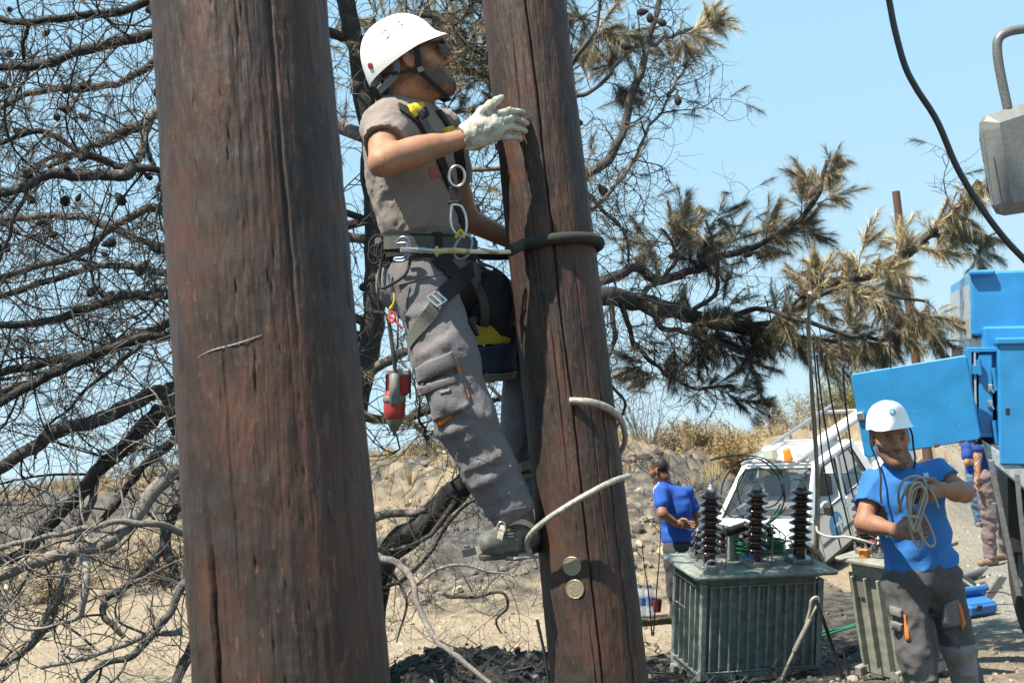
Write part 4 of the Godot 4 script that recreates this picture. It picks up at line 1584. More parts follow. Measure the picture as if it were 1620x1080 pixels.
func lineman() -> void:
	var d := 4.3
	var foot := at(815, 885, 4.1)
	var o := thing("person", "lineman in white hard hat, grey shirt and harness standing on climbing irons against the pole", "person", foot)
	var skin_m := mat("skin", Color(1, 1, 1), 0.58, 0.0, true)
	rough_up(skin_m, 30.0, 0.5, 0.0, 0.05)
	skin_m.subsurf_scatter_enabled = true
	skin_m.subsurf_scatter_strength = 0.08
	var up := look.y
	# axes of the trunk: right, up, front
	var tr := (look * Vector3(-0.55, 0.0, 0.83)).normalized()
	var tf := up.cross(tr).normalized()
	var tb := Basis(tr, up, tf)
	var neck := at(636, 168, 4.28)
	var sh_r := at(605, 196, 4.14)
	var sh_l := at(698, 200, 4.46)
	var el_r := at(604, 254, 3.94)
	var wr_r := at(742, 213, 4.06)
	var el_l := at(738, 345, 4.54)
	var wr_l := at(830, 388, 4.53)
	var hip_r := at(668, 452, 4.20)
	var hip_l := at(722, 452, 4.42)
	var kn_r := at(736, 668, 4.09)
	var an_r := at(812, 818, 4.12)
	var kn_l := at(842, 505, 4.60)
	var an_l := at(817, 742, 4.42)

	# --- the body
	var mb := Mb.new()
	mb.col = SKIN
	var f := cover([neck, sh_r, sh_l, el_r, wr_r, el_l, wr_l, kn_r, an_r, kn_l, an_l], 0.16, 0.010)
	f.ell(at(646, 245, 4.3), tb, Vector3(0.15, 0.19, 0.10), 0.02)
	f.ell(at(668, 345, 4.3), tb, Vector3(0.145, 0.16, 0.10), 0.05)
	f.ell(at(680, 430, 4.3), tb, Vector3(0.150, 0.11, 0.11), 0.05)
	f.cap(sh_r, sh_l, 0.048, 0.046, 0.04)
	f.cap(at(640, 150, 4.28), neck, 0.058, 0.064, 0.03)
	f.cap(sh_l, el_l, 0.052, 0.042, 0.03)
	f.cap(el_l, wr_l, 0.044, 0.030, 0.02)
	for l in [[hip_r, kn_r, an_r], [hip_l, kn_l, an_l]]:
		f.cap(l[0], l[1], 0.078, 0.055, 0.04)
		f.cap(l[1], l[2], 0.055, 0.040, 0.02)
	f.cap(wr_l, at(868, 395, 4.5), 0.030, 0.034, 0.02)
	f.build(mb)
	# the bare right arm, finer
	mb.col = SKIN
	var fa := cover([sh_r, el_r, wr_r], 0.09, 0.0055)
	fa.cap(sh_r, el_r, 0.052, 0.042, 0.02)
	fa.cap(sh_r.lerp(el_r, 0.55) + look.z * 0.012, el_r.lerp(sh_r, 0.1), 0.042, 0.040, 0.02)
	fa.cap(el_r, el_r.lerp(wr_r, 0.40), 0.042, 0.043, 0.02)
	fa.cap(el_r.lerp(wr_r, 0.35), wr_r, 0.042, 0.029, 0.02)
	fa.cap(el_r.lerp(wr_r, 0.15) + up * 0.012, el_r.lerp(wr_r, 0.55) + up * 0.010, 0.036, 0.030, 0.03)
	fa.cap(el_r - look.x * 0.012 - up * 0.008, el_r - look.x * 0.010, 0.026, 0.026, 0.02)
	fa.build(mb, [[el_r.lerp(wr_r, 0.6) - up * 0.03, look, Vector3(0.13, 0.02, 0.08), SKIN.lerp(Color(0.12, 0.08, 0.06), 0.35), 0.8], [el_r - up * 0.02, look, Vector3(0.03, 0.03, 0.06), SKIN.lerp(Color(0.42, 0.15, 0.10), 0.3), 0.7]])
	# stump of the left hand's fingers on the far side of the pole
	var hb := look * Basis(Vector3.UP, deg_to_rad(7.0)) * Basis(Vector3.BACK, deg_to_rad(21.0))
	var ho := at(646, 93, 4.24)
	head(mb, ho, hb, 1.15, neck, 0.062, 0.0040, 0.92, SKIN, Color(0.050, 0.036, 0.030))
	mottle(mb)
	part("body", mb, skin_m, o)
	eyes(o, ho, hb, 1.15)

	# --- shirt
	var shirt := cover([neck, sh_r, sh_l, el_r, at(690, 400, 4.3)], 0.17, 0.0075)
	shirt.ell(at(644, 238, 4.29), tb, Vector3(0.178, 0.185, 0.140), 0.02)
	shirt.ell(at(653, 300, 4.3), tb, Vector3(0.168, 0.15, 0.142), 0.05)
	shirt.ell(at(667, 350, 4.3), tb, Vector3(0.165, 0.12, 0.138), 0.05)
	shirt.cap(sh_r, sh_l, 0.062, 0.060, 0.06)
	shirt.cap(neck - up * 0.02, neck - up * 0.05, 0.085, 0.10, 0.05)
	shirt.cap(at(612, 196, 4.16), at(606, 224, 4.045), 0.078, 0.076, 0.05)
	shirt.cap(sh_l, sh_l.lerp(el_l, 0.5), 0.064, 0.068, 0.04)
	var sl := (el_r - sh_r).normalized()
	var sleeve_end := at(606, 224, 4.045) + sl * 0.035
	# the sleeve's opening, the neck's opening, the hem
	shirt.cap(neck + up * 0.07 + tf * 0.03, neck + up * 0.005 + tf * 0.012, 0.085, 0.068, -0.012)
	var fn := FastNoiseLite.new()
	fn.seed = 5
	fn.frequency = 1.0
	fn.fractal_octaves = 2
	fn.domain_warp_enabled = true
	fn.domain_warp_amplitude = 0.4
	fn.domain_warp_frequency = 2.0
	shirt.fold(fn, 0.013, Basis(Vector3(3.0, 1.2, 0.6), Vector3(-2.2, 2.2, 0.0), Vector3(0.6, 1.0, 3.0)), 0.85)
	shirt.fold(fn, 0.003, Basis(Vector3(9.0, 2.5, 2.0), Vector3(-5.0, 7.0, 0.0), Vector3(0.0, 3.0, 8.0)))
	shirt.cap(sleeve_end + sl * 0.07, sleeve_end + sl * 0.25, 0.115, 0.13, -0.004)
	shirt.cutoff(at(670, 384, 4.3), (-up + look.x * 0.02).normalized())
	var sm := Mb.new()
	shirt.build(sm)
	var shirt_m := cloth("taupe_cotton", Color(0.245, 0.208, 0.185))
	part("shirt", sm, shirt_m, o)
	var print_b := Mb.new()
	patch(print_b, shirt, [676, 262, 694, 258, 698, 276, 680, 281], 4.3, 0.0015, 6, 6)
	part("chest_print", print_b, mat("pink_print", Color(0.30, 0.10, 0.11), 0.8), o)

	# --- trousers
	var tro := cover([at(610, 385, 4.3), hip_r, hip_l, kn_r, an_r, kn_l, an_l], 0.15, 0.0075)
	tro.ell(at(678, 425, 4.3), tb, Vector3(0.178, 0.125, 0.142), 0.02)
	tro.ell(at(640, 450, 4.28), tb, Vector3(0.10, 0.10, 0.10), 0.05)
	tro.cap(hip_r, at(705, 570, 4.13), 0.108, 0.108, 0.05)
	tro.cap(at(705, 570, 4.13), kn_r, 0.108, 0.094, 0.05)
	tro.cap(kn_r, at(772, 742, 4.10), 0.096, 0.088, 0.03)
	tro.cap(at(772, 742, 4.10), at(806, 806, 4.11), 0.088, 0.078, 0.03)
	tro.cap(hip_l, kn_l, 0.105, 0.095, 0.05)
	tro.cap(kn_l, an_l.lerp(kn_l, 0.2), 0.092, 0.07, 0.03)
	# bunched cloth at the shin and the knee
	for k in [[738, 742, 788, 722, 0.016], [748, 772, 806, 742, 0.018], [758, 796, 822, 768, 0.018], [764, 820, 836, 794, 0.016], [690, 690, 740, 672, 0.012], [700, 640, 770, 660, 0.012], [640, 500, 720, 470, 0.012], [668, 560, 730, 520, 0.012]]:
		var a := drape(tro, k[0], k[1], 4.1, 0.0)
		var b := drape(tro, k[2], k[3], 4.1, 0.0)
		var m := drape(tro, (k[0] + k[2]) * 0.5, (k[1] + k[3]) * 0.5 + 4.0, 4.1, 0.0)
		tro.cap(a[0], m[0], k[4] * 0.25, k[4] * 0.5, 0.03)
		tro.cap(m[0], b[0], k[4] * 0.5, k[4] * 0.3, 0.03)
	var ld := (an_r - kn_r).normalized()
	tro.cap(an_r + ld * 0.075, an_r + ld * 0.30, 0.10, 0.12, -0.004)
	tro.cap(an_r - ld * 0.02, an_r + ld * 0.1, 0.058, 0.066, -0.004)
	tro.cutoff(at(678, 378, 4.3), up)
	tro.fold(fn, 0.010, Basis(Vector3(3.4, 1.2, 0.0), Vector3(-2.0, 2.2, 0.6), Vector3(0.6, 0.8, 3.4)), 0.85)
	tro.fold(fn, 0.003, Basis(Vector3(8.0, 4.0, 2.0), Vector3(-4.0, 8.0, 2.0), Vector3(2.0, 2.0, 8.0)))
	var tm := Mb.new()
	tro.build(tm)
	var tro_m := cloth("grey_work_cloth", Color(0.152, 0.145, 0.155))
	var trousers := part("trousers", tm, tro_m, o)
	var pk := Mb.new()
	patch(pk, tro, [672, 602, 728, 590, 742, 646, 690, 668], 4.1, 0.012, 12, 12, 0.008)
	part("cargo_pocket", pk, tro_m, trousers)
	pk = Mb.new()
	patch(pk, tro, [662, 580, 712, 556, 720, 578, 668, 606], 4.1, 0.020, 10, 6, 0.003)
	part("pocket_flap", pk, tro_m, trousers)
	pk = Mb.new()
	patch(pk, tro, [664, 610, 720, 594, 722, 606, 670, 626], 4.1, 0.019, 10, 5, 0.003)
	part("pocket_flap", pk, tro_m, trousers)
	pk = Mb.new()
	patch(pk, tro, [699, 619, 712, 615, 713, 621, 700, 625], 4.1, 0.0225, 4, 3)
	part("hook_tab", pk, mat("grey_tab", Color(0.2, 0.19, 0.2), 0.7), trousers)
	var orange := cloth("orange_trim", Color(0.62, 0.17, 0.03))
	pk = Mb.new()
	patch(pk, tro, [712, 562, 719, 566, 742, 630, 740, 640], 4.1, 0.010, 3, 14)
	part("orange_trim", pk, orange, trousers)
	pk = Mb.new()
	patch(pk, tro, [690, 668, 716, 654, 714, 662, 696, 676], 4.1, 0.008, 6, 4)
	part("orange_trim", pk, orange, trousers)
	pk = Mb.new()
	band(pk, tro, [646, 452, 642, 480, 642, 510, 650, 545], 4.2, 0.004, 0.003, 0.001)
	part("seam", pk, tro_m, trousers)
	pk = Mb.new()
	band(pk, tro, [628, 448, 660, 440, 706, 428], 4.2, 0.010, 0.004, 0.002)
	part("seam", pk, tro_m, trousers)
	pk = Mb.new()
	band(pk, tro, [752, 724, 776, 734, 800, 732], 4.1, 0.004, 0.003, 0.001)
	part("seam", pk, tro_m, trousers)
	pk = Mb.new()
	band(pk, tro, [772, 826, 800, 812, 838, 804], 4.1, 0.006, 0.004, 0.001)
	part("seam", pk, tro_m, trousers)

	# --- glove
	var g := cover([at(732, 214, 4.06), at(836, 200, 4.25), at(794, 148, 4.1)], 0.05, 0.0030)
	g.cap(at(736, 214, 4.06), at(752, 208, 4.075), 0.044, 0.041, 0.012)
	g.cap(at(752, 206, 4.08), at(778, 190, 4.115), 0.040, 0.030, 0.03)
	g.cap(at(752, 212, 4.08), at(780, 208, 4.115), 0.038, 0.030, 0.03)
	g.cap(at(770, 200, 4.09), at(786, 198, 4.11), 0.026, 0.020, 0.02)
	for k in [[772, 184, 4.115, 788, 177, 4.13, 805, 172, 4.16, 819, 172, 4.20, 829, 175, 4.228], [774, 193, 4.11, 790, 188, 4.12, 807, 184, 4.155, 823, 187, 4.20, 834, 191, 4.232], [774, 204, 4.11, 790, 200, 4.12, 806, 197, 4.15, 821, 200, 4.20, 831, 204, 4.232], [772, 214, 4.115, 786, 214, 4.13, 799, 213, 4.155, 813, 214, 4.20, 824, 216, 4.235]]:
		finger(g, line(k), 0.0125, 0.0100, 0.006)
	finger(g, line([750, 190, 4.08, 763, 173, 4.095, 776, 163, 4.12, 786, 155, 4.16, 793, 150, 4.19]), 0.020, 0.0105, 0.012)
	for k in 5:
		var x := 731.0 + 3.2 * k
		g.cap(at(x, 195 + k * 0.6, 4.045), at(x + 4, 236 - k * 1.2, 4.045), 0.004, 0.004, 0.006)
	g.cap(at(715, 218, 4.04), at(733, 214, 4.06), 0.037, 0.037, -0.004)
	g.fold(fn, 0.004, Basis(Vector3(26.0, 6.0, 5.0), Vector3(-9.0, 18.0, 0.0), Vector3(0.0, 6.0, 16.0)))
	var gm := Mb.new()
	gm.col = Color(0.44, 0.42, 0.36)
	g.build(gm)
	for i in gm.v.size():
		var k := clampf(nz.get_noise_3dv(gm.v[i] * 17.0) * 1.5 + 0.35 * nz.get_noise_3dv(gm.v[i] * 90.0) + 0.05, 0, 0.85)
		gm.c[i] = Color(0.43, 0.415, 0.36).lerp(Color(0.15, 0.15, 0.13), k)
		if nz2.get_noise_3dv(gm.v[i] * 14.0) > 0.25:
			gm.c[i] = gm.c[i].lerp(Color(0.36, 0.38, 0.29), 0.5)
	var glove_m := mat("leather_glove", Color(1, 1, 1), 0.75, 0.0, true)
	rough_up(glove_m, 25.0, 0.4, 0.0, 0.05)
	part("work_glove", gm, glove_m, o)

	# --- boots
	var sole_m := mat("rubber_sole", Color(0.05, 0.048, 0.044), 0.8)
	var boot_m := mat("grey_boot", Color(1, 1, 1), 0.75, 0.0, true)
	rough_up(boot_m, 16.0, 0.5, 0.0, 0.05)
	for e in [[Vector3(0, 0, 0), 838, 855, 4.16, 780, 864, 4.015, 818, 822, 4.12], [Vector3(0, 0, 0), 836, 772, 4.46, 846, 780, 4.36, 820, 738, 4.43]]:
		var heel := at(e[1], e[2], e[3])
		var toe := at(e[4], e[5], e[6])
		var ank := at(e[7], e[8], e[9])
		var ax := (toe - heel).normalized()
		var bt := cover([heel, toe, ank], 0.08, 0.005)
		bt.cap(heel, toe, 0.040, 0.043, 0.02)
		bt.cap(heel + up * 0.02, heel.lerp(toe, 0.6), 0.042, 0.046, 0.02)
		bt.cap(ank, heel.lerp(toe, 0.25) + up * 0.02, 0.052, 0.048, 0.03)
		bt.cap(ank + up * 0.04, ank, 0.05, 0.052, 0.02)
		bt.cap(toe, toe + ax * 0.02 + up * 0.004, 0.043, 0.038, 0.02)
		bt.cap(heel.lerp(toe, 0.45) + up * 0.035, ank + up * 0.02 + ax * 0.02, 0.022, 0.026, 0.015)
		bt.cutoff(heel.lerp(toe, 0.5) - up * 0.030, -(up - ax * up.dot(ax)).normalized())
		var bm := Mb.new()
		bm.col = Color(0.19, 0.195, 0.175)
		bt.build(bm)
		for i in bm.v.size():
			var k := clampf(0.5 + nz.get_noise_3dv(bm.v[i] * 30.0), 0, 1)
			bm.c[i] = Color(0.060, 0.062, 0.056).lerp(Color(0.14, 0.143, 0.132), k)
		var boot := part("boot", bm, boot_m, o)
		var sb := Mb.new()
		var un := (up - ax * up.dot(ax)).normalized()
		var side := ax.cross(un)
		var ol := PackedVector2Array()
		var l := heel.distance_to(toe)
		for k in 24:
			var q := TAU * k / 24
			var wx := cos(q)
			ol.append(Vector2(l * 0.5 + wx * (l * 0.5 + 0.060), sin(q) * (0.044 + 0.006 * wx)))
		sb.slab(Transform3D(Basis(ax, side, un), heel - un * 0.046), ol, 0.018, 0.004)
		part("sole", sb, sole_m, boot)
		if e[2] > 800:
			var lc := Mb.new()
			for k in 6:
				var y := 826.0 + k * 5.0
				band(lc, bt, [790 - k * 2.6 + 12, y + 2, 808 - k * 2.0, y + 3.0, 824 - k * 2.4, y + 1], 4.05, 0.005, 0.004, 0.001, 3)
			part("laces", lc, mat("lace", Color(0.09, 0.09, 0.085), 0.9), boot)
			var tg := Mb.new()
			patch(tg, bt, [797, 840, 808, 838, 808, 843, 797, 845], 4.05, 0.003, 4, 3)
			part("tongue_tag", tg, mat("yellow_tag", Color(0.5, 0.36, 0.03), 0.7), boot)
			# the ankle strap of the climbing iron, laid over this boot
			climber(bt)
	# --- hard hat, strap, glasses
	var hat_b := look * Basis(Vector3.UP, deg_to_rad(7.0)) * Basis(Vector3.BACK, deg_to_rad(31.0))
	var white := mat("white_shell", Color(0.80, 0.80, 0.79), 0.32)
	white.metallic_specular = 0.5
	var hc := at(635, 87, 4.24)
	var hat := hard_hat(o, hc, hat_b, 0.142, 0.115, 0.142, 0.030, 0.028, white)
	var dot := Mb.new()
	var dp := hc + hat_b * (Vector3(-0.117, 0.018, 0.0640))
	dot.lathe(yframe(dp - hat_b * Vector3(-0.85, 0.1, 0.5).normalized() * 0.008, hat_b * Vector3(-0.82, 0.12, 0.55), up), [Vector2(0, 0), Vector2(0.0115, 0), Vector2(0.0105, 0.0105), Vector2(0, 0.0105)], 20, true)
	part("red_emblem", dot, mat("red_sticker", Color(0.30, 0.03, 0.04), 0.5), hat)
	# the pencilled number on its side
	var ink := mat("grey_marker", Color(0.30, 0.31, 0.34), 0.8)
	var strokes := [[[0, 0.9], [0.5, 1.0], [0.75, 0.6], [0.5, 0.1], [0.05, 0.0]], [[1.25, 1.0], [1.4, 0.0]], [[1.95, 1.0], [2.1, 0.05]], [[2.5, 0.95], [3.05, 1.0], [2.85, 0.0]], [[2.65, 0.5], [3.05, 0.5]], [[3.6, 1.05], [3.7, 0.3]]]
	var wr := Mb.new()
	for st in strokes:
		var pts := PackedVector3Array()
		for q in st:
			var lx: float = -0.030 + q[0] * 0.0245
			var ly: float = 0.070 + q[1] * 0.026
			var t := asin(clampf(pow(ly / 0.142, 1.0 / 0.92), 0, 1))
			var rr := pow(cos(t), 0.82)
			var cz := 0.115 * rr * sqrt(maxf(0.0, 1.0 - pow(lx / (0.142 * rr), 2.0)))
			var dip := -0.028 * (0.5 - 0.5 * lx / (0.142 * rr)) * (1.0 - 0.25 * cz / (0.115 * rr)) * (1.0 - sin(t))
			pts.append(hc + hat_b * (Vector3(lx, ly + dip, cz) + Vector3(0, 0.5, 0.8) * 0.0014))
		wr.tube(smooth(pts, 4), [0.0012], 5)
	part("written_number", wr, ink, hat)
	var black := cloth("black_webbing", Color(0.018, 0.018, 0.020))
	var cs := Mb.new()
	var hp := func(x: float, y: float, z: float) -> Vector3: return ho + hb * (Vector3(x, y, z) * 1.15)
	for q in [-1.0, 1.0]:
		cs.strap(smooth(PackedVector3Array([hp.call(0.034, 0.055, 0.075 * q), hp.call(0.024, 0.01, 0.088 * q), hp.call(0.012, -0.045, 0.078 * q), hp.call(0.03, -0.085, 0.060 * q), hp.call(0.06, -0.135, 0.035 * q), hp.call(0.068, -0.146, 0.0)]), 5), [hb.x], 0.016, 0.004)
		cs.strap(smooth(PackedVector3Array([hp.call(-0.095, -0.02, 0.045 * q), hp.call(-0.05, -0.035, 0.083 * q), hp.call(0.012, -0.045, 0.080 * q)]), 5), [hb.y], 0.013, 0.004)
	part("chin_strap", cs, black, hat)
	var bk := Mb.new()
	bk.box(Transform3D(hb, hp.call(0.012, -0.047, 0.082)), Vector3(0.020, 0.017, 0.007), 0.002)
	part("strap_buckle", bk, mat("grey_plastic", Color(0.22, 0.23, 0.24), 0.5), hat)
	var cr := Mb.new()
	cr.strap(smooth(PackedVector3Array([hp.call(-0.02, 0.06, 0.084), hp.call(-0.045, 0.01, 0.086), hp.call(-0.055, -0.03, 0.080), hp.call(-0.095, -0.05, 0.05), hp.call(-0.115, -0.052, 0.0), hp.call(-0.095, -0.05, -0.05), hp.call(-0.05, -0.02, -0.085)]), 5), [hb.y], 0.024, 0.003)
	part("cradle", cr, mat("grey_cradle", Color(0.13, 0.14, 0.15), 0.6), hat)
	var sw := Mb.new()
	sw.strap(smooth(PackedVector3Array([hp.call(0.03, 0.042, 0.077), hp.call(0.075, 0.045, 0.058), hp.call(0.100, 0.045, 0.02), hp.call(0.102, 0.045, -0.02), hp.call(0.075, 0.045, -0.058)]), 5), [hb.y], 0.030, 0.003)
	part("sweat_band", sw, mat("tan_leather", Color(0.33, 0.20, 0.07), 0.7), hat)
	var gl := thing_part("safety_glasses", o)
	var fr := Mb.new()
	fr.tube(PackedVector3Array([hp.call(0.000, 0.016, 0.081), hp.call(0.06, 0.018, 0.078), hp.call(0.095, 0.016, 0.070)]), [0.003, 0.004, 0.0065], 6, true, 1.8)
	fr.tube(smooth(PackedVector3Array([hp.call(0.095, 0.018, 0.070), hp.call(0.112, 0.018, 0.042), hp.call(0.118, 0.015, 0.0), hp.call(0.112, 0.018, -0.042), hp.call(0.095, 0.018, -0.070)]), 4), [0.0050], 6)
	fr.tube(PackedVector3Array([hp.call(0.000, 0.016, -0.081), hp.call(0.06, 0.018, -0.078), hp.call(0.095, 0.016, -0.070)]), [0.0024, 0.003, 0.0045], 6)
	part("frame", fr, mat("black_plastic", Color(0.02, 0.02, 0.022), 0.35), gl)
	for q in [-1.0, 1.0]:
		var ln := Mb.new()
		var ring := [[0.088, 0.016, 0.073], [0.112, 0.018, 0.042], [0.117, 0.014, 0.012], [0.118, -0.012, 0.014], [0.112, -0.030, 0.036], [0.092, -0.026, 0.068]]
		var pts := []
		for r in ring:
			pts.append(hp.call(r[0], r[1], r[2] * q))
		ln.face(pts, hb.x)
		var back := []
		for p in pts:
			back.append(p - hb.x * 0.002)
		ln.face(back, -hb.x)
		for i in 6:
			ln.face([pts[i], pts[(i + 1) % 6], back[(i + 1) % 6], back[i]], (pts[i] + pts[(i + 1) % 6]) * 0.5 - hp.call(0.11, -0.004, 0.038 * q))
		part("lens", ln, mat("dark_lens", Color(0.030, 0.026, 0.026), 0.30), gl)
	harness(o, shirt, tro, black, tb)


# uneven skin: blotches, pores, sweat and dirt
func mottle(mb: Mb) -> void:
	for i in mb.v.size():
		var a := nz.get_noise_3dv(mb.v[i] * 24.0)
		var b := nz.get_noise_3dv(mb.v[i] * 95.0)
		var k := 1.0 + 0.22 * a + 0.20 * b
		var c := mb.c[i]
		mb.c[i] = Color(c.r * k, c.g * k * (1.0 - 0.10 * a), c.b * k)


func thing_part(called: String, parent: Node3D) -> Node3D:
	var n := Node3D.new()
	n.name = called
	parent.add_child(n, true)
	return n


func ring(mb: Mb, c: Vector3, b: Basis, rx: float, ry: float, r: float, n := 22) -> void:  # closed loop in b's x-y plane
	var p := PackedVector3Array()
	for i in n + 1:
		var q := TAU * i / n
		p.append(c + b.x * cos(q) * rx + b.y * sin(q) * ry)
	mb.tube(p, [r], 7, false, 1.0, b.z)


func harness(o: Node3D, shirt: Field, tro: Field, black: Material, tb: Basis) -> void:
	var h := thing_part("safety_harness", o)
	var steel := mat("steel", Color(0.55, 0.56, 0.58), 0.28, 0.9)
	var grey_web := cloth("grey_webbing", Color(0.085, 0.088, 0.082))
	var yellow := cloth("yellow_webbing", Color(0.72, 0.52, 0.03))
	# both garments, so that bands lie over either
	var both := shirt
	var mb := Mb.new()
	band(mb, shirt, [628, 166, 652, 180, 672, 205, 690, 240, 708, 285, 724, 330, 736, 372], 4.25, 0.040, 0.005, 0.004)
	part("shoulder_strap", mb, black, h)
	mb = Mb.new()
	band(mb, shirt, [690, 172, 704, 192, 716, 215, 724, 245, 728, 280], 4.35, 0.040, 0.005, 0.006)
	part("shoulder_strap", mb, black, h)
	mb = Mb.new()
	band(mb, shirt, [660, 186, 672, 202, 684, 222], 4.25, 0.032, 0.006, 0.011)
	part("webbing_loop", mb, grey_web, h)
	for y in [[641, 166, 664, 160, 671, 176, 650, 184], [699, 200, 711, 196, 716, 206, 704, 210]]:
		mb = Mb.new()
		patch(mb, shirt, y, 4.25, 0.014, 6, 5, 0.003)
		part("yellow_loop", mb, yellow, h)
	mb = Mb.new()
	patch(mb, shirt, [652, 176, 668, 168, 674, 182, 660, 190], 4.25, 0.018, 6, 5, 0.003)
	part("strap_keeper", mb, black, h)
	# belt: a thick padded band round the waist
	mb = Mb.new()
	var p := PackedVector3Array()
	var ac := []
	for i in 41:
		var q := TAU * i / 40.0
		var c := at(674, 392, 4.3)
		p.append(c + tb.x * cos(q) * 0.186 + tb.z * sin(q) * 0.150)
		ac.append(tb.y)
	mb.strap(p, ac, 0.075, 0.014)
	var belt := part("waist_belt", mb, black, h)
	mb = Mb.new()
	p = PackedVector3Array()
	for i in 41:
		var q := TAU * i / 40.0
		p.append(at(674, 388, 4.3) + tb.x * cos(q) * 0.196 + tb.z * sin(q) * 0.160)
	mb.strap(p, ac, 0.042, 0.005)
	part("belt_webbing", mb, grey_web, belt)
	for k in [[612, 384], [660, 388], [690, 380], [598, 398]]:
		mb = Mb.new()
		var c := at(k[0], k[1], 4.13 if k[0] > 620 else 4.17)
		mb.box(Transform3D(Basis(tb.z.lerp(tb.x, 0.0).normalized(), tb.y, tb.x), c), Vector3(0.040, 0.062, 0.014), 0.004)
		part("belt_pad", mb, black, belt)
	# tool loops at the back of the belt
	for k in [[596, 388, 14, 17], [606, 400, 12, 20], [590, 402, 9, 14]]:
		mb = Mb.new()
		ring(mb, at(k[0], k[1], 4.16), Basis(look.x, look.y, look.z), k[2] * 0.0021, k[3] * 0.0021, 0.0045)
		part("gear_loop", mb, black, belt)
	mb = Mb.new()
	mb.tube(smooth(line([602, 408, 4.12, 598, 440, 4.12, 601, 455, 4.10, 622, 446, 4.08, 640, 432, 4.07, 648, 408, 4.09]), 6), [0.005], 7)
	mb.tube(smooth(line([600, 410, 4.14, 596, 450, 4.12, 598, 490, 4.12, 606, 495, 4.11]), 6), [0.004], 7)
	part("gear_cord", mb, black, belt)
	# leg straps with buckle
	mb = Mb.new()
	band(mb, tro, [646, 545, 656, 528, 672, 506, 692, 478, 712, 455], 4.15, 0.046, 0.005, 0.004)
	part("leg_strap", mb, grey_web, h)
	mb = Mb.new()
	band(mb, tro, [696, 470, 716, 452, 730, 436, 744, 425], 4.2, 0.055, 0.008, 0.004)
	band(mb, tro, [690, 405, 712, 430, 732, 452, 742, 485, 745, 520], 4.2, 0.062, 0.008, 0.006)
	part("leg_strap", mb, black, h)
	mb = Mb.new()
	band(mb, tro, [752, 412, 775, 412, 786, 428, 788, 460, 778, 490, 768, 510], 4.35, 0.045, 0.006, 0.006)
	part("leg_strap", mb, grey_web, h)
	var bc := drape(tro, 689, 476, 4.15, 0.014)
	var bt := frame(bc[0], bc[1], (look.y * 0.75 + look.x * 0.66))
	mb = Mb.new()
	for s in [[-0.024, 0, 0.007, 0.048], [0.024, 0, 0.007, 0.048], [0, -0.021, 0.05, 0.007], [0, 0.021, 0.05, 0.007], [0, 0.0, 0.05, 0.008]]:
		mb.box(bt * Transform3D(Basis(), Vector3(s[0], s[1], 0)), Vector3(s[2], s[3], 0.006), 0.0015)
	part("buckle", mb, steel, h)
	# chest ring and the hook hanging from it
	mb = Mb.new()
	var db := Basis(look.x * 0.9 + look.y * 0.05, look.y, look.z).orthonormalized()
	ring(mb, at(722, 276, 4.10), db, 0.026, 0.034, 0.0050)
	part("chest_ring", mb, steel, h)
	mb = Mb.new()
	mb.box(Transform3D(db, at(718, 305, 4.11)), Vector3(0.034, 0.05, 0.012), 0.003)
	mb.box(Transform3D(db, at(716, 318, 4.105)), Vector3(0.040, 0.010, 0.012), 0.002)
	part("buckle", mb, mat("black_plastic", Color(0.02, 0.02, 0.022), 0.35), h)
	mb = Mb.new()
	mb.tube(smooth(line([714, 322, 4.10, 712, 345, 4.10, 716, 362, 4.10, 728, 372, 4.10, 737, 362, 4.10, 736, 340, 4.10, 728, 324, 4.10, 714, 322, 4.10]), 5), [0.0045], 8)
	part("snap_hook", mb, steel, h)
	mb = Mb.new()
	mb.tube(smooth(line([720, 374, 4.10, 728, 362, 4.09, 734, 374, 4.10]), 5), [0.006], 8, true, 0.6)
	part("yellow_sling", mb, yellow, h)
	mb = Mb.new()
	ring(mb, at(732, 390, 4.10), Basis(look.x * 0.9 - look.y * 0.42, look.y * 0.9 + look.x * 0.42, look.z), 0.026, 0.042, 0.0052)
	part("snap_hook", mb, mat("blue_steel", Color(0.22, 0.28, 0.36), 0.35, 0.8), h)
	mb = Mb.new()
	mb.tube(smooth(line([625, 382, 4.09, 633, 374, 4.085, 643, 376, 4.08, 647, 392, 4.08, 642, 408, 4.08, 628, 412, 4.085, 622, 408, 4.09, 640, 404, 4.08, 642, 384, 4.08, 626, 384, 4.09]), 5), [0.0046], 8)
	part("snap_hook", mb, mat("blue_steel", Color(0.22, 0.28, 0.36), 0.35, 0.8), h)

	# --- the positioning lanyard round the pole
	var ln := thing("lanyard", "white positioning lanyard with black sleeve running from the lineman's belt round the pole", "lanyard", at(690, 396, 4.08))
	mb = Mb.new()
	mb.box(Transform3D(look, at(652, 394, 4.07)), Vector3(0.085, 0.018, 0.012), 0.004)
	mb.tube(line([632, 392, 4.07, 680, 395, 4.07, 694, 396, 4.07]), [0.006, 0.009, 0.006], 8)
	part("hook", mb, steel, ln)
	mb = Mb.new()
	mb.tube(smooth(line([686, 396, 4.07, 694, 396, 4.07, 702, 395, 4.07, 722, 395, 4.07, 736, 396, 4.07]), 4), [0.011, 0.016, 0.019, 0.016, 0.009], 12, true, 0.7, look.y)
	part("thimble_cover", mb, mat("dirty_yellow", Color(0.50, 0.45, 0.20), 0.7), ln)
	var tm := TextMesh.new()
	var sf := SystemFont.new()
	sf.font_names = PackedStringArray(["Droid Sans"])
	tm.font = sf
	tm.text = "2 m"
	tm.font_size = 16
	tm.pixel_size = 0.0009
	tm.depth = 0.001
	var lb := MeshInstance3D.new()
	lb.name = "length_label"
	lb.mesh = tm
	lb.material_override = mat("black_plastic", Color(0.02, 0.02, 0.022), 0.35)
	ln.add_child(lb, true)
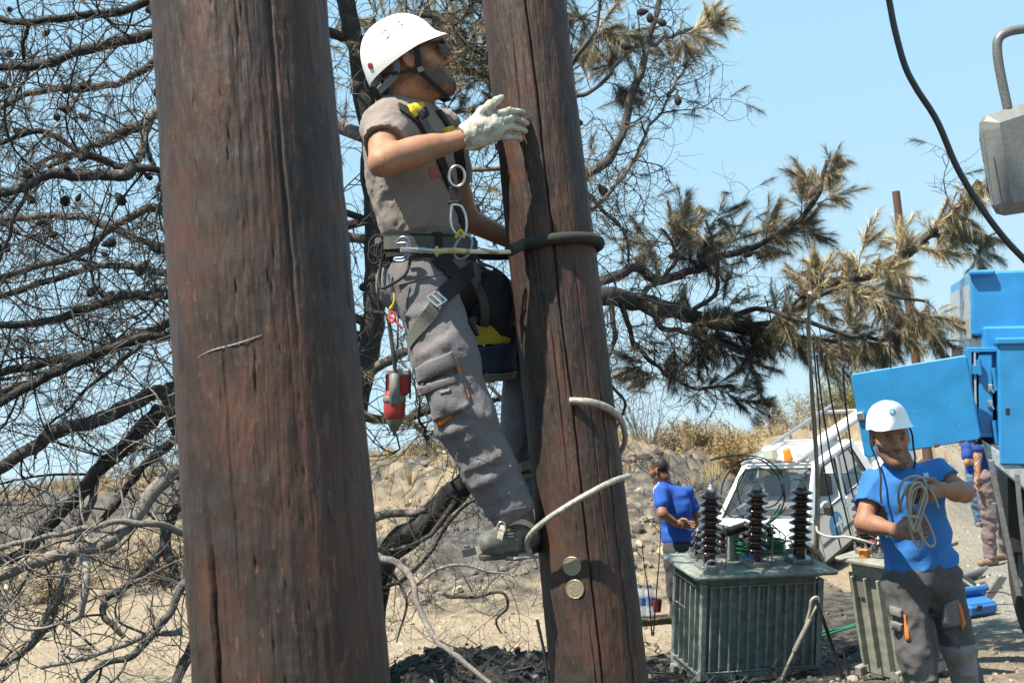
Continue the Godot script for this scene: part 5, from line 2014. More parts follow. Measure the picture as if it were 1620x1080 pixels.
	lb.transform = Transform3D(look, at(713, 394, 4.054) - origin(ln))
	mb = Mb.new()
	mb.tube(smooth(line([734, 396, 4.07, 760, 396.5, 4.075, 790, 397, 4.09, 815, 396, 4.12]), 4), [0.0075], 10)
	for i in mb.v.size():
		mb.c[i] = Color(1, 1, 1) if fposmod(mb.v[i].x * 55.0 + mb.uv[i].x, 1.0) > 0.25 else Color(0.35, 0.30, 0.18)
	part("rope", mb, mat("rope_white", Color(0.62, 0.56, 0.42), 0.85, 0.0, true), ln)
	# sleeve: hugs the pole's front, turns behind it and comes back to the far hip
	var ax := pole_axis(at(860, 392, 4.3).y)
	var loop := PackedVector3Array()
	loop.append(at(806, 395, 4.105))
	for i in 26:
		var q := -0.62 + 2.9 * i / 25.0
		loop.append(ax + Vector3(sin(q), 0.012 * sin(q * 1.3), cos(q)) * (0.150 + 0.016))
	loop.append(at(800, 402, 4.55))
	loop.append(at(745, 400, 4.52))
	var lp := smooth(loop, 6)
	var rr := []
	for i in lp.size():
		rr.append(0.0190 + 0.0012 * sin(i * 1.35) + 0.0008 * nz2.get_noise_1d(i * 0.9))
	mb = Mb.new()
	mb.tube(lp, rr, 12)
	part("protective_sleeve", mb, rough_up(mat("black_sleeve", Color(0.028, 0.028, 0.027), 0.9), 20.0, 0.8, 0.0, 0.05), ln)

	# --- things that hang from the belt
	var dr := thing("impact_driver", "red cordless impact driver hanging upside down from the lineman's belt by a black cord", "power drill", at(623, 640, 4.10))
	var red := rough_up(mat("red_casing", Color(0.42, 0.045, 0.035), 0.5), 12.0, 0.3, 0.25, 0.03)
	var grip := mat("grey_grip", Color(0.16, 0.16, 0.155), 0.6)
	var x := look.x
	var u := look.y
	mb = Mb.new()
	mb.lathe(yframe(at(622, 690, 4.08), u, x), [Vector2(0, -0.004), Vector2(0.006, 0.0), Vector2(0.007, 0.012), Vector2(0.013, 0.016), Vector2(0.021, 0.034), Vector2(0.026, 0.044), Vector2(0.028, 0.055)], 20)
	part("nose_cone", mb, rough_up(mat("dull_alloy", Color(0.30, 0.28, 0.25), 0.5, 0.5), 20.0, 0.4, 0.3, 0.03), dr)
	mb = Mb.new()
	mb.lathe(yframe(at(622, 690, 4.08), u, x), [Vector2(0.0285, 0.054), Vector2(0.033, 0.062), Vector2(0.0355, 0.085), Vector2(0.035, 0.125), Vector2(0.032, 0.138), Vector2(0.024, 0.146), Vector2(0, 0.148)], 20)
	part("motor_housing", mb, red, dr)
	mb = Mb.new()
	mb.lathe(yframe(at(622, 633, 4.08), u, x), [Vector2(0.033, -0.010), Vector2(0.038, -0.006), Vector2(0.037, 0.010), Vector2(0.030, 0.018), Vector2(0.018, 0.022)], 20)
	part("collar", mb, grip, dr)
	mb = Mb.new()
	mb.tube(smooth(line([622, 636, 4.06, 622, 618, 4.045, 622, 604, 4.05, 622, 596, 4.06]), 5), ramp([0.023, 0.019, 0.018, 0.020], 16), 14, true, 0.9)
	part("handle", mb, grip, dr)
	mb = Mb.new()
	mb.box(Transform3D(Basis(x, u, look.z), at(627, 606, 4.10)), Vector3(0.074, 0.085, 0.05), 0.008)
	part("battery_holder", mb, red, dr)
	mb = Mb.new()
	mb.box(Transform3D(Basis(x, u, look.z), at(628, 589, 4.10)), Vector3(0.080, 0.024, 0.062), 0.006)
	part("battery", mb, mat("grey_plastic", Color(0.22, 0.23, 0.24), 0.5), dr)
	mb = Mb.new()
	mb.box(Transform3D(Basis(x, u, look.z), at(647, 610, 4.10)), Vector3(0.006, 0.09, 0.012), 0.002)
	mb.box(Transform3D(Basis(x, u, look.z), at(609, 604, 4.08)), Vector3(0.005, 0.075, 0.012), 0.002)
	part("belt_clip", mb, mat("black_plastic", Color(0.02, 0.02, 0.022), 0.35), dr)
	mb = Mb.new()
	mb.tube(smooth(line([606, 494, 4.12, 612, 505, 4.10, 616, 530, 4.09, 620, 560, 4.065, 623, 586, 4.06, 624, 598, 4.045]), 5), ramp([0.004, 0.007, 0.007, 0.005], 26), 8)
	part("cord", mb, black, dr)
	mb = Mb.new()
	mb.tube(smooth(line([612, 492, 4.10, 624, 496, 4.095, 618, 510, 4.09, 612, 498, 4.10, 628, 512, 4.09, 634, 520, 4.09]), 5), [0.004], 7)
	part("red_cord", mb, mat("red_cord", Color(0.45, 0.05, 0.03), 0.7), dr)
	mb = Mb.new()
	mb.tube(smooth(line([616, 488, 4.10, 622, 475, 4.09, 621, 462, 4.09]), 4), [0.006, 0.006, 0.004], 8)
	part("yellow_clip", mb, yellow, dr)

	# --- pouch and bucket bag on the far side
	var po := thing("tool_pouch", "black tool pouch on the lineman's far hip beside the pole", "tool pouch", at(785, 500, 4.42))
	var pf := cover([at(760, 440, 4.4), at(805, 540, 4.4)], 0.08, 0.009)
	pf.ell(at(778, 470, 4.38), look, Vector3(0.075, 0.10, 0.05), 0.02)
	pf.cap(at(766, 480, 4.38), at(800, 530, 4.42), 0.055, 0.045, 0.04)
	pf.fold(nz2, 0.012, Basis.from_scale(Vector3(14, 9, 14)))
	mb = Mb.new()
	pf.build(mb)
	part("pouch", mb, black, po)
	mb = Mb.new()
	band(mb, pf, [752, 448, 764, 470, 768, 500, 764, 525], 4.38, 0.03, 0.005, 0.004)
	part("flap_strap", mb, grey_web, po)
	var bg := thing("bucket_bag", "yellow and dark blue bucket bag hanging behind the lineman's thigh", "tool bag", at(782, 606, 4.40))
	var bx := yframe(at(780, 570, 4.44), u - x * 0.10, x)
	for s in [["upper_panel", 0.055, 0.125, 0.086, 0.088, Color(0.46, 0.36, 0.03)], ["lower_panel", -0.045, 0.055, 0.080, 0.086, Color(0.022, 0.032, 0.06)], ["base", -0.075, -0.045, 0.076, 0.081, Color(0.16, 0.155, 0.11)]]:
		var prof := []
		if s[0] == "base":
			prof.append(Vector2(0, s[1]))
		prof.append(Vector2(s[3] - 0.004, s[1]))
		for k in 7:
			var q := k / 6.0
			prof.append(Vector2(lerpf(s[3], s[4], q) + 0.002 * sin(q * 9.0), lerpf(s[1] + 0.003, s[2] - 0.003, q)))
		prof.append(Vector2(s[4] - 0.004, s[2]))
		mb = Mb.new()
		mb.lathe(bx, prof, 26)
		for i in mb.v.size():
			mb.v[i] += mb.n[i] * 0.008 * nz2.get_noise_3dv(mb.v[i] * 18.0)
		part(s[0], mb, cloth("bag_" + s[0], s[5]), bg)


func climber(boot: Field) -> void:
	var iron := rough_up(mat("painted_steel", Color(0.55, 0.53, 0.46), 0.42, 0.1), 9.0, 0.3, 0.45, 0.02)
	var leather := rough_up(mat("pale_leather", Color(0.56, 0.50, 0.40), 0.75), 14.0, 0.4, 0.3, 0.03)
	var c := thing("climbing_iron", "white curved climbing iron with pale ankle strap under the lineman's near boot", "pole climber", at(832, 872, 4.08), "climbing irons on the lineman's feet")
	var mb := Mb.new()
	var p := smooth(line([800, 884, 4.03, 826, 884, 4.06, 838, 878, 4.09, 833, 868, 4.07, 840, 848, 4.02, 864, 826, 3.985, 900, 802, 3.965, 940, 779, 3.975, 972, 763, 4.015, 996, 755, 4.09]), 7)
	mb.tube(p, [0.0125], 12, true, 0.75, look.y)
	part("hook_arm", mb, iron, c)
	mb = Mb.new()
	mb.box(Transform3D(frame(Vector3.ZERO, at(836, 885, 4.14) - at(790, 888, 4.0), look.y).basis, at(818, 884, 4.06)), Vector3(0.085, 0.008, 0.14), 0.002)
	part("foot_plate", mb, iron, c)
	mb = Mb.new()
	band(mb, boot, [787, 858, 792, 844, 803, 833, 820, 827, 834, 831, 845, 845], 4.05, 0.017, 0.004, 0.010, 6)
	part("ankle_strap", mb, leather, c)
	mb = Mb.new()
	mb.strap(smooth(line([784, 850, 4.0, 777, 862, 3.985, 766, 869, 3.98, 752, 874, 3.98]), 5), [(look.y * 0.8 + look.x * 0.5)], 0.026, 0.004)
	part("strap_end", mb, leather, c)
	mb = Mb.new()
	mb.strap(smooth(line([752, 874, 3.98, 742, 877, 3.98, 731, 879, 3.98]), 5), [(look.y * 0.8 + look.x * 0.5)], 0.024, 0.005)
	part("strap_tip", mb, mat("black_tip", Color(0.05, 0.055, 0.06), 0.6), c)
	mb = Mb.new()
	ring(mb, at(793, 838, 3.985), Basis(look.x, look.y, look.z), 0.013, 0.020, 0.003, 14)
	part("buckle", mb, mat("steel", Color(0.55, 0.56, 0.58), 0.28, 0.9), c)
	var c2 := thing("climbing_iron", "curved climbing iron wrapped round the far side of the pole, above the other one", "pole climber", at(975, 700, 4.3), "climbing irons on the lineman's feet")
	mb = Mb.new()
	p = smooth(line([902, 635, 4.085, 935, 637, 4.075, 962, 646, 4.11, 980, 660, 4.17, 990, 682, 4.26, 988, 708, 4.36, 965, 735, 4.45, 900, 765, 4.50, 850, 785, 4.47]), 7)
	mb.tube(p, [0.0125], 12, true, 0.75, look.y)
	part("hook_arm", mb, iron, c2)
	mb = Mb.new()
	mb.strap(smooth(line([812, 744, 4.36, 822, 742, 4.34, 838, 738, 4.36, 850, 742, 4.42]), 5), [look.y], 0.028, 0.004)
	mb.strap(smooth(line([812, 756, 4.38, 824, 758, 4.34, 840, 757, 4.37, 850, 760, 4.42]), 5), [look.y], 0.024, 0.004)
	part("ankle_strap", mb, leather, c2)


# simple hand: wrist, knuckle centre, across (towards the thumb side), curl direction; fingers folded by amount
func hand(mb: Mb, wrist: Vector3, palm: Vector3, across: Vector3, inner: Vector3, fold: float, s: float, cell: float, skin: Color) -> void:
	var ax := (palm - wrist).normalized()
	across = (across - ax * across.dot(ax)).normalized()
	inner = (inner - ax * inner.dot(ax) - across * inner.dot(across)).normalized()
	var kn := palm + ax * 0.035 * s
	var f := cover([wrist - ax * 0.02, kn + ax * 0.09 * s, kn + across * 0.06 * s, kn - across * 0.05 * s, kn + inner * 0.07 * s], 0.03, cell)
	f.cap(wrist - ax * 0.02, wrist, 0.029 * s, 0.027 * s, 0.01)
	f.cap(wrist, palm + across * 0.018 * s, 0.025 * s, 0.020 * s, 0.02)
	f.cap(wrist, palm - across * 0.018 * s, 0.025 * s, 0.019 * s, 0.02)
	f.cap(palm + across * 0.018 * s, palm - across * 0.02 * s, 0.019 * s, 0.018 * s, 0.02)
	for k in 4:
		var off: float = [0.030, 0.010, -0.011, -0.030][k]
		var l: float = [0.92, 1.0, 0.95, 0.76][k]
		var p := kn + across * off * s - ax * absf(off) * 0.2
		var pts := PackedVector3Array([p - ax * 0.02 * s, p])
		var a := fold * 0.55
		for j in 3:
			p += (ax * cos(a) + inner * sin(a) + across * off * 1.2) * ([0.042, 0.027, 0.021][j] * l * s)
			pts.append(p)
			a += fold * [0.75, 0.6, 0.4][j]
		finger(f, pts, 0.0100 * s, 0.0078 * s, 0.003)
	var t0 := wrist + across * 0.018 * s + ax * 0.015 * s
	var t1 := t0 + (ax * 0.7 + across * 0.8 + inner * 0.35).normalized() * 0.040 * s
	var t2 := t1 + (ax * 0.9 + across * 0.15 + inner * 0.7).normalized() * 0.032 * s
	var t3 := t2 + (ax * 0.8 - across * 0.2 + inner * 0.7).normalized() * 0.024 * s
	finger(f, PackedVector3Array([t0, t1, t2, t3]), 0.0165 * s, 0.0088 * s, 0.008)
	mb.col = skin
	f.build(mb)


func limb_field(f: Field, pts: PackedVector3Array, r: Array, k := 0.03) -> void:
	for i in pts.size() - 1:
		f.cap(pts[i], pts[i + 1], r[i], r[i + 1], k)


func rope_man() -> void:
	var d := 5.95
	var g_y := 0.0
	var foot_r := at(1482, 1195, 5.85)
	var foot_l := at(1562, 1185, 6.0)
	var o := thing("person", "man in hard hat and bright blue T-shirt holding a coil of rope in both hands", "person", foot_r)
	var up := (look * Basis(Vector3.BACK, deg_to_rad(8.0))).y
	var rt := -(look * Basis(Vector3.BACK, deg_to_rad(10.0))).x   # his right
	var fr := look.z
	var skin := Color(0.30, 0.145, 0.085)
	var skin_m := mat("skin", Color(1, 1, 1), 0.58, 0.0, true)
	var neck := at(1432, 738, d)
	var sh_r := at(1390, 768, d + 0.03)
	var sh_l := at(1490, 752, d + 0.02)
	var el_r := at(1373, 830, d - 0.05)
	var wr_r := at(1426, 842, d - 0.24)
	var el_l := at(1534, 782, d - 0.10)
	var wr_l := at(1496, 777, d - 0.27)
	var hip_r := at(1437, 935, d)
	var hip_l := at(1497, 925, d)
	var kn_r := at(1458, 1045, d - 0.10)
	var kn_l := at(1525, 1030, d - 0.02)
	var an_r := at(1478, 1170, d - 0.05)
	var an_l := at(1555, 1155, d + 0.10)
	var tb := Basis(rt, up, rt.cross(up)).orthonormalized()
	var mb := Mb.new()
	mb.col = skin
	var f := cover([neck, sh_r, sh_l, an_r, an_l], 0.16, 0.011)
	f.ell(at(1442, 800, d), tb, Vector3(0.14, 0.18, 0.085), 0.02)
	f.ell(at(1460, 890, d), tb, Vector3(0.135, 0.16, 0.085), 0.05)
	f.cap(sh_r, sh_l, 0.040, 0.040, 0.04)
	f.cap(neck + up * 0.03, neck - up * 0.03, 0.055, 0.065, 0.03)
	limb_field(f, PackedVector3Array([hip_r, kn_r, an_r]), [0.085, 0.058, 0.042])
	limb_field(f, PackedVector3Array([hip_l, kn_l, an_l]), [0.085, 0.058, 0.042])
	f.build(mb)
	for a in [[sh_r, el_r, wr_r], [sh_l, el_l, wr_l]]:
		var fa := cover(a, 0.09, 0.007)
		fa.cap(a[0], a[1], 0.050, 0.043, 0.02)
		fa.cap(a[1], (a[1] as Vector3).lerp(a[2], 0.4), 0.043, 0.043, 0.02)
		fa.cap((a[1] as Vector3).lerp(a[2], 0.3), a[2], 0.042, 0.028, 0.02)
		mb.col = skin
		fa.build(mb, [[(a[1] as Vector3).lerp(a[2], 0.5), look, Vector3(0.16, 0.10, 0.16), skin.lerp(Color(0.10, 0.06, 0.045), 0.25), 0.5]])
	var dusty := skin.lerp(Color(0.16, 0.10, 0.08), 0.35)
	hand(mb, wr_r, at(1445, 842, d - 0.29), look.y, -look.x * 0.2 - look.z, 1.25, 1.05, 0.0045, dusty)
	hand(mb, wr_l, at(1476, 783, d - 0.31), look.y * 0.9 + look.z * 0.2, -look.z - look.x * 0.1, 1.1, 1.05, 0.0045, dusty)
	var hb := Basis((look * Vector3(-0.02, -0.04, 1)).normalized(), up, Vector3.ZERO)
	hb.z = hb.x.cross(hb.y).normalized()
	hb.y = hb.z.cross(hb.x).normalized()
	var ho := at(1415, 692, d - 0.02)
	head(mb, ho, hb, 1.06, neck, 0.058, 0.0050, 0.62, skin, Color(0.05, 0.036, 0.03))
	mottle(mb)
	part("body", mb, skin_m, o)
	eyes(o, ho, hb, 1.06)
	# shirt
	var s := cover([neck, sh_r, sh_l, el_r, el_l, at(1465, 925, d)], 0.16, 0.008)
	s.ell(at(1443, 800, d), tb, Vector3(0.182, 0.18, 0.125), 0.02)
	s.ell(at(1456, 850, d), tb, Vector3(0.168, 0.16, 0.128), 0.05)
	s.ell(at(1467, 900, d), tb, Vector3(0.174, 0.15, 0.128), 0.05)
	s.cap(sh_r, sh_l, 0.062, 0.062, 0.06)
	s.cap(neck - up * 0.02, neck - up * 0.06, 0.08, 0.10, 0.05)
	s.cap(sh_r, sh_r.lerp(el_r, 0.80), 0.070, 0.068, 0.04)
	s.cap(sh_l, sh_l.lerp(el_l, 0.78), 0.070, 0.068, 0.04)
	s.cap(neck + up * 0.09 + fr * 0.02, neck + up * 0.022 + fr * 0.012, 0.078, 0.058, -0.008)
	var fn := FastNoiseLite.new()
	fn.seed = 15
	fn.frequency = 1.0
	fn.fractal_octaves = 2
	s.fold(fn, 0.015, Basis(Vector3(3.2, 1.4, 0.8), Vector3(-3.4, 2.2, 0.0), Vector3(0.8, 1.2, 3.2)), 0.85)
	s.fold(fn, 0.004, Basis(Vector3(8.0, 3.0, 2.0), Vector3(-9.0, 6.0, 0.0), Vector3(0.0, 3.0, 8.0)), 0.6)
	for a in [[sh_r, el_r], [sh_l, el_l]]:
		var dr: Vector3 = (a[1] - a[0]).normalized()
		s.cap(a[1] - dr * 0.004, a[1] + dr * 0.2, 0.11, 0.12, -0.004)
	s.cutoff(at(1465, 900, d), (-up * 0.985 - look.x * 0.02).normalized())
	var sm := Mb.new()
	s.build(sm)
	var shirt := part("t_shirt", sm, cloth("bright_blue_cotton", Color(0.028, 0.165, 0.50)), o)
	var lg := Mb.new()
	patch(lg, s, [1467, 751, 1475, 749, 1477, 757, 1469, 759], d - 0.1, 0.002, 5, 5)
	part("chest_emblem", lg, mat("pale_blue_print", Color(0.35, 0.48, 0.66), 0.7), shirt)
	# trousers
	var t := cover([at(1437, 895, d), hip_r, hip_l, an_r, an_l], 0.15, 0.009)
	t.ell(at(1464, 912, d), tb, Vector3(0.175, 0.12, 0.135), 0.02)
	limb_field(t, PackedVector3Array([hip_r, kn_r, an_r]), [0.098, 0.078, 0.072], 0.04)
	limb_field(t, PackedVector3Array([hip_l, kn_l, an_l]), [0.098, 0.078, 0.072], 0.04)
	t.cutoff(at(1464, 885, d), up)
	t.fold(fn, 0.016, Basis(Vector3(4.5, 1.5, 0.0), Vector3(-2.5, 4.0, 1.0), Vector3(1.0, 1.0, 4.5)), 0.8)
	t.fold(fn, 0.007, Basis(Vector3(13.0, 8.0, 3.0), Vector3(-8.0, 13.0, 4.0), Vector3(3.0, 4.0, 12.0)))
	var tm := Mb.new()
	tm.col = Color(0.070, 0.068, 0.073)
	t.build(tm)
	for i in tm.v.size():
		var q := tm.v[i] - kn_l
		if (tm.v[i] - kn_r).dot(look.x) > 0.10 and q.dot(up) < 0.03 + 0.02 * nz2.get_noise_3dv(tm.v[i] * 8.0) and q.dot(fr) > -0.02 and absf(q.dot(look.x) + 0.01) < 0.09:
			tm.c[i] = Color(0.20, 0.198, 0.21)
		elif (tm.v[i] - kn_l).dot(look.x) < -0.10 and (tm.v[i] - kn_r).dot(up) < 0.0 and (tm.v[i] - kn_r).dot(fr) > 0.0 and absf((tm.v[i] - kn_r).dot(look.x)) < 0.06:
			tm.c[i] = Color(0.125, 0.12, 0.12)
	var tcm := mat("two_tone_work_cloth", Color(1, 1, 1), 0.9, 0.0, true)
	rough_up(tcm, 7.0, 0.35, 0.0, 0.05)
	var tr := part("trousers", tm, tcm, o)
	var grey := cloth("grey_pocket", Color(0.17, 0.165, 0.165))
	var orange := cloth("orange_trim", Color(0.62, 0.17, 0.03))
	for q in [["pocket_flap", grey, [1416, 962, 1435, 968, 1434, 982, 1418, 976], 0.014], ["pocket_flap", grey, [1419, 986, 1437, 991, 1435, 1004, 1420, 997], 0.014], ["orange_trim", orange, [1437, 976, 1440, 978, 1447, 1018, 1441, 1018], 0.008],
			["cargo_pocket", grey, [1500, 960, 1522, 952, 1530, 992, 1498, 996], 0.016], ["orange_trim", orange, [1520, 958, 1524, 958, 1532, 990, 1528, 1000], 0.020]]:
		var pm := Mb.new()
		patch(pm, t, q[2], d - 0.05, q[3], 6, 6, 0.004)
		part(q[0], pm, q[1], tr)
	# boots
	for e in [[foot_r, an_r, -0.1], [foot_l, an_l, 0.15]]:
		var bt := cover([e[0], e[1], (e[0] as Vector3) + fr * 0.2], 0.09, 0.009)
		var ft: Vector3 = e[0]
		ft.y = 0.05
		var tip := ft + (fr + look.x * float(e[2])) * 0.19 - Vector3(0, fr.y * 0.19, 0)
		bt.cap(ft - fr * 0.05, tip, 0.044, 0.044, 0.02)
		bt.cap(e[1] - up * 0.02, ft + Vector3(0, 0.03, 0), 0.055, 0.05, 0.03)
		bt.cutoff(Vector3(0, 0.012, 0), Vector3.DOWN)
		var bm := Mb.new()
		bm.col = Color(0.10, 0.09, 0.08)
		bt.build(bm)
		part("boot", bm, mat("grey_boot", Color(1, 1, 1), 0.75, 0.0, true), o)
	# hard hat
	var hat_b := hb * Basis(Vector3.BACK, deg_to_rad(4.0))
	var white := mat("white_shell", Color(0.80, 0.80, 0.79), 0.32)
	var hc := ho + hb * Vector3(-0.012, 0.052, 0)
	var hat := hard_hat(o, hc, hat_b, 0.124, 0.100, 0.118, 0.048, 0.020, white)
	var em := Mb.new()
	var ep := hc + hat_b * Vector3(0.1105, 0.063, 0.0)
	em.lathe(yframe(ep - hat_b * Vector3(0.010, 0, 0), hat_b * Vector3(0.86, 0.50, 0), up), [Vector2(0, 0), Vector2(0.0165, 0), Vector2(0.0165, 0.0125), Vector2(0, 0.0125)], 20, true)
	part("round_emblem", em, mat("pale_blue_sticker", Color(0.10, 0.36, 0.52), 0.5), hat)
	em = Mb.new()
	var ebs := yframe(ep - hat_b * Vector3(0.010, 0, 0), hat_b * Vector3(0.86, 0.50, 0), up)
	for k in [[0.026, 0.004], [0.004, 0.026]]:
		em.box(ebs * Transform3D(Basis(), Vector3(0, 0.0128, 0)), Vector3(k[0], 0.0014, k[1]))
	part("emblem_bars", em, white, hat)
	var black := cloth("black_webbing", Color(0.018, 0.018, 0.020))
	var cs := Mb.new()
	var hp := func(x: float, y: float, z: float) -> Vector3: return ho + hb * (Vector3(x, y, z) * 1.06)
	cs.tube(smooth(PackedVector3Array([hp.call(0.0, 0.045, -0.085), hp.call(0.02, 0.0, -0.092), hp.call(0.03, -0.06, -0.088), hp.call(0.045, -0.10, -0.085), hp.call(0.06, -0.145, -0.07)]), 5), [0.0045], 7)
	cs.tube(smooth(PackedVector3Array([hp.call(0.0, 0.045, 0.085), hp.call(0.02, -0.02, 0.095), hp.call(0.03, -0.07, 0.085), hp.call(0.05, -0.11, 0.080), hp.call(0.08, -0.16, 0.085), hp.call(0.10, -0.22, 0.100), hp.call(0.11, -0.27, 0.105)]), 5), [0.005], 7)
	part("chin_strap", cs, black, hat)
	# rope in his hands
	var rp := PackedVector3Array()
	var r2 := RandomNumberGenerator.new()
	r2.seed = 4
	rp.append(at(1468, 855, d - 0.30))
	for k in 9:
		var cx := 1455.0 + r2.randf_range(-5, 5)
		var top := 768.0 + r2.randf_range(-12, 6)
		var bot := 832.0 + r2.randf_range(-8, 14)
		var wd := r2.randf_range(13, 22)
		var dd := d - 0.335 - 0.012 * k + r2.randf_range(-0.01, 0.01)
		rp.append(at(cx - wd * 0.6, (top + bot) * 0.5, dd))
		rp.append(at(cx - wd * 0.4, top + 8, dd))
		rp.append(at(cx + 6, top, dd))
		rp.append(at(cx + wd * 0.8, top + 14, dd + 0.01))
		rp.append(at(cx + wd * 0.5, (top + bot) * 0.5, dd))
		rp.append(at(cx - 4, bot, dd))
	for k in [[1450, 838], [1446, 820], [1462, 822], [1440, 818]]:
		rp.append(at(k[0], k[1], d - 0.46))
	var rope_m := rough_up(mat("pale_rope", Color(0.50, 0.465, 0.40), 0.85), 60.0, 1.0, 0.35, 0.05)
	var rc := thing("rope_coil", "coil of pale rope bunched in the hands of the man in the blue T-shirt", "rope", at(1452, 805, d - 0.35))
	var rm := Mb.new()
	rm.tube(smooth(rp, 7), [0.0062], 8)
	part("coil", rm, rope_m, rc)
	for l in [[1432, 812, 0.30, 1428, 790, 0.36, 1432, 768, 0.38, 1446, 757, 0.38, 1462, 756, 0.36, 1472, 764, 0.33], [1452, 815, 0.36, 1462, 845, 0.37, 1476, 866, 0.36, 1486, 862, 0.34, 1480, 840, 0.33, 1468, 815, 0.33], [1444, 830, 0.33, 1452, 856, 0.34, 1462, 868, 0.33, 1466, 848, 0.33, 1458, 826, 0.33], [1428, 812, 0.33, 1436, 785, 0.40, 1445, 768, 0.41, 1458, 772, 0.40, 1450, 800, 0.40, 1442, 830, 0.36], [1478, 775, 0.36, 1486, 790, 0.35, 1492, 806, 0.33]]:
		var p := PackedVector3Array()
		for i in range(0, l.size(), 3):
			p.append(at(l[i], l[i + 1], d - l[i + 2]))
		rm = Mb.new()
		rm.tube(smooth(p, 6), [0.0062], 8)
		part("loop", rm, rope_m, rc)


# men farther off: joints in the photograph, feet down to the ground
func polo_man() -> void:
	var d := 12.0
	var o := thing("person", "dark haired man in blue polo shirt seen from behind, one hand on his back", "person", at(1078, 1010, d))
	var up := (look * Basis(Vector3.BACK, deg_to_rad(7.0))).y
	var rt := (look * Vector3(0.94, 0.06, 0.30)).normalized()
	var tb := Basis(rt, up, rt.cross(up)).orthonormalized()
	var skin := Color(0.24, 0.115, 0.068)
	var neck := at(1052, 766, d)
	var sh_l := at(1048, 779, d - 0.10)
	var sh_r := at(1090, 782, d + 0.10)
	var el_l := at(1050, 815, d - 0.22)
	var wr_l := at(1074, 831, d - 0.16)
	var el_r := at(1104, 818, d + 0.12)
	var wr_r := at(1100, 850, d + 0.30)
	var hip_l := at(1068, 875, d - 0.05)
	var hip_r := at(1093, 875, d + 0.05)
	var an_l := at(1078, 1000, d - 0.05)
	var an_r := at(1106, 1000, d + 0.05)
	var mb := Mb.new()
	mb.col = skin
	var f := cover([neck, sh_r, sh_l, an_r, an_l, el_l, el_r, wr_r, wr_l], 0.16, 0.013)
	f.ell(at(1070, 805, d), tb, Vector3(0.13, 0.17, 0.08), 0.02)
	f.cap(at(1075, 840, d), at(1080, 870, d), 0.09, 0.09, 0.05)
	limb_field(f, PackedVector3Array([sh_l, el_l, wr_l]), [0.055, 0.045, 0.030])
	limb_field(f, PackedVector3Array([sh_r, el_r, wr_r]), [0.055, 0.045, 0.030])
	limb_field(f, PackedVector3Array([hip_l, hip_l.lerp(an_l, 0.5), an_l]), [0.085, 0.058, 0.042])
	limb_field(f, PackedVector3Array([hip_r, hip_r.lerp(an_r, 0.5), an_r]), [0.085, 0.058, 0.042])
	f.build(mb)
	hand(mb, wr_l, at(1083, 832, d - 0.16), look.y, look.z, 0.5, 1.05, 0.007, skin)
	hand(mb, wr_r, at(1098, 862, d + 0.33), look.z, -look.x, 0.8, 1.0, 0.009, skin)
	var fx := (look * Vector3(-0.80, -0.20, -0.56)).normalized()
	var hb := Basis(fx, up, Vector3.ZERO)
	hb.z = hb.x.cross(hb.y).normalized()
	hb.y = hb.z.cross(hb.x).normalized()
	head(mb, at(1046, 744, d), hb, 1.02, neck, 0.058, 0.008, 0.3, skin, Color(0.018, 0.015, 0.014), false)
	mottle(mb)
	part("body", mb, mat("skin", Color(1, 1, 1), 0.58, 0.0, true), o)
	var s := cover([neck, sh_r, sh_l, el_l, at(1085, 870, d)], 0.16, 0.011)
	s.ell(at(1069, 805, d), tb, Vector3(0.180, 0.20, 0.125), 0.02)
	s.ell(at(1076, 850, d), tb, Vector3(0.175, 0.19, 0.130), 0.06)
	s.cap(sh_l, sh_r, 0.052, 0.052, 0.06)
	s.cap(sh_l, sh_l.lerp(el_l, 0.55), 0.064, 0.070, 0.05)
	s.cap(sh_r, sh_r.lerp(el_r, 0.60), 0.064, 0.070, 0.05)
	s.cap(neck, neck - up * 0.05, 0.070, 0.09, 0.04)
	s.cap(neck + up * 0.10, neck + up * 0.03, 0.08, 0.062, -0.01)
	s.cutoff(at(1082, 858, d), (-up).normalized())
	var fn := FastNoiseLite.new()
	fn.seed = 31
	fn.frequency = 1.0
	fn.fractal_octaves = 2
	s.fold(fn, 0.015, Basis(Vector3(3.0, 2.0, 1.0), Vector3(-3.0, 4.5, 0.0), Vector3(1.0, 2.0, 3.0)), 0.3)
	var sm := Mb.new()
	sm.col = Color(0.018, 0.085, 0.40)
	s.build(sm)
	for i in sm.v.size():
		var q := sm.v[i] - sh_l
		if q.dot(up) > -0.10 and q.dot(rt) < -0.02 and absf(q.dot(tb.z)) < 0.045:
			sm.c[i] = Color(0.30, 0.40, 0.58)
	part("polo_shirt", sm, rough_up(mat("polo_cloth", Color(1, 1, 1), 0.9, 0.0, true), 7.0, 0.3, 0.0, 0.05), o)
	var t := cover([at(1080, 850, d), hip_l, hip_r, an_l, an_r], 0.14, 0.013)
	t.ell(at(1080, 868, d), tb, Vector3(0.165, 0.13, 0.13), 0.02)
	limb_field(t, PackedVector3Array([hip_l, hip_l.lerp(an_l, 0.5), an_l]), [0.105, 0.085, 0.075])
	limb_field(t, PackedVector3Array([hip_r, hip_r.lerp(an_r, 0.5), an_r]), [0.105, 0.085, 0.075])
	t.fold(fn, 0.018, Basis(Vector3(5.0, 4.0, 0.0), Vector3(-4.0, 6.0, 1.0), Vector3(2.0, 2.0, 5.0)))
	var tm := Mb.new()
	t.build(tm)
	part("trousers", tm, cloth("charcoal_cloth", Color(0.045, 0.045, 0.052)), o)


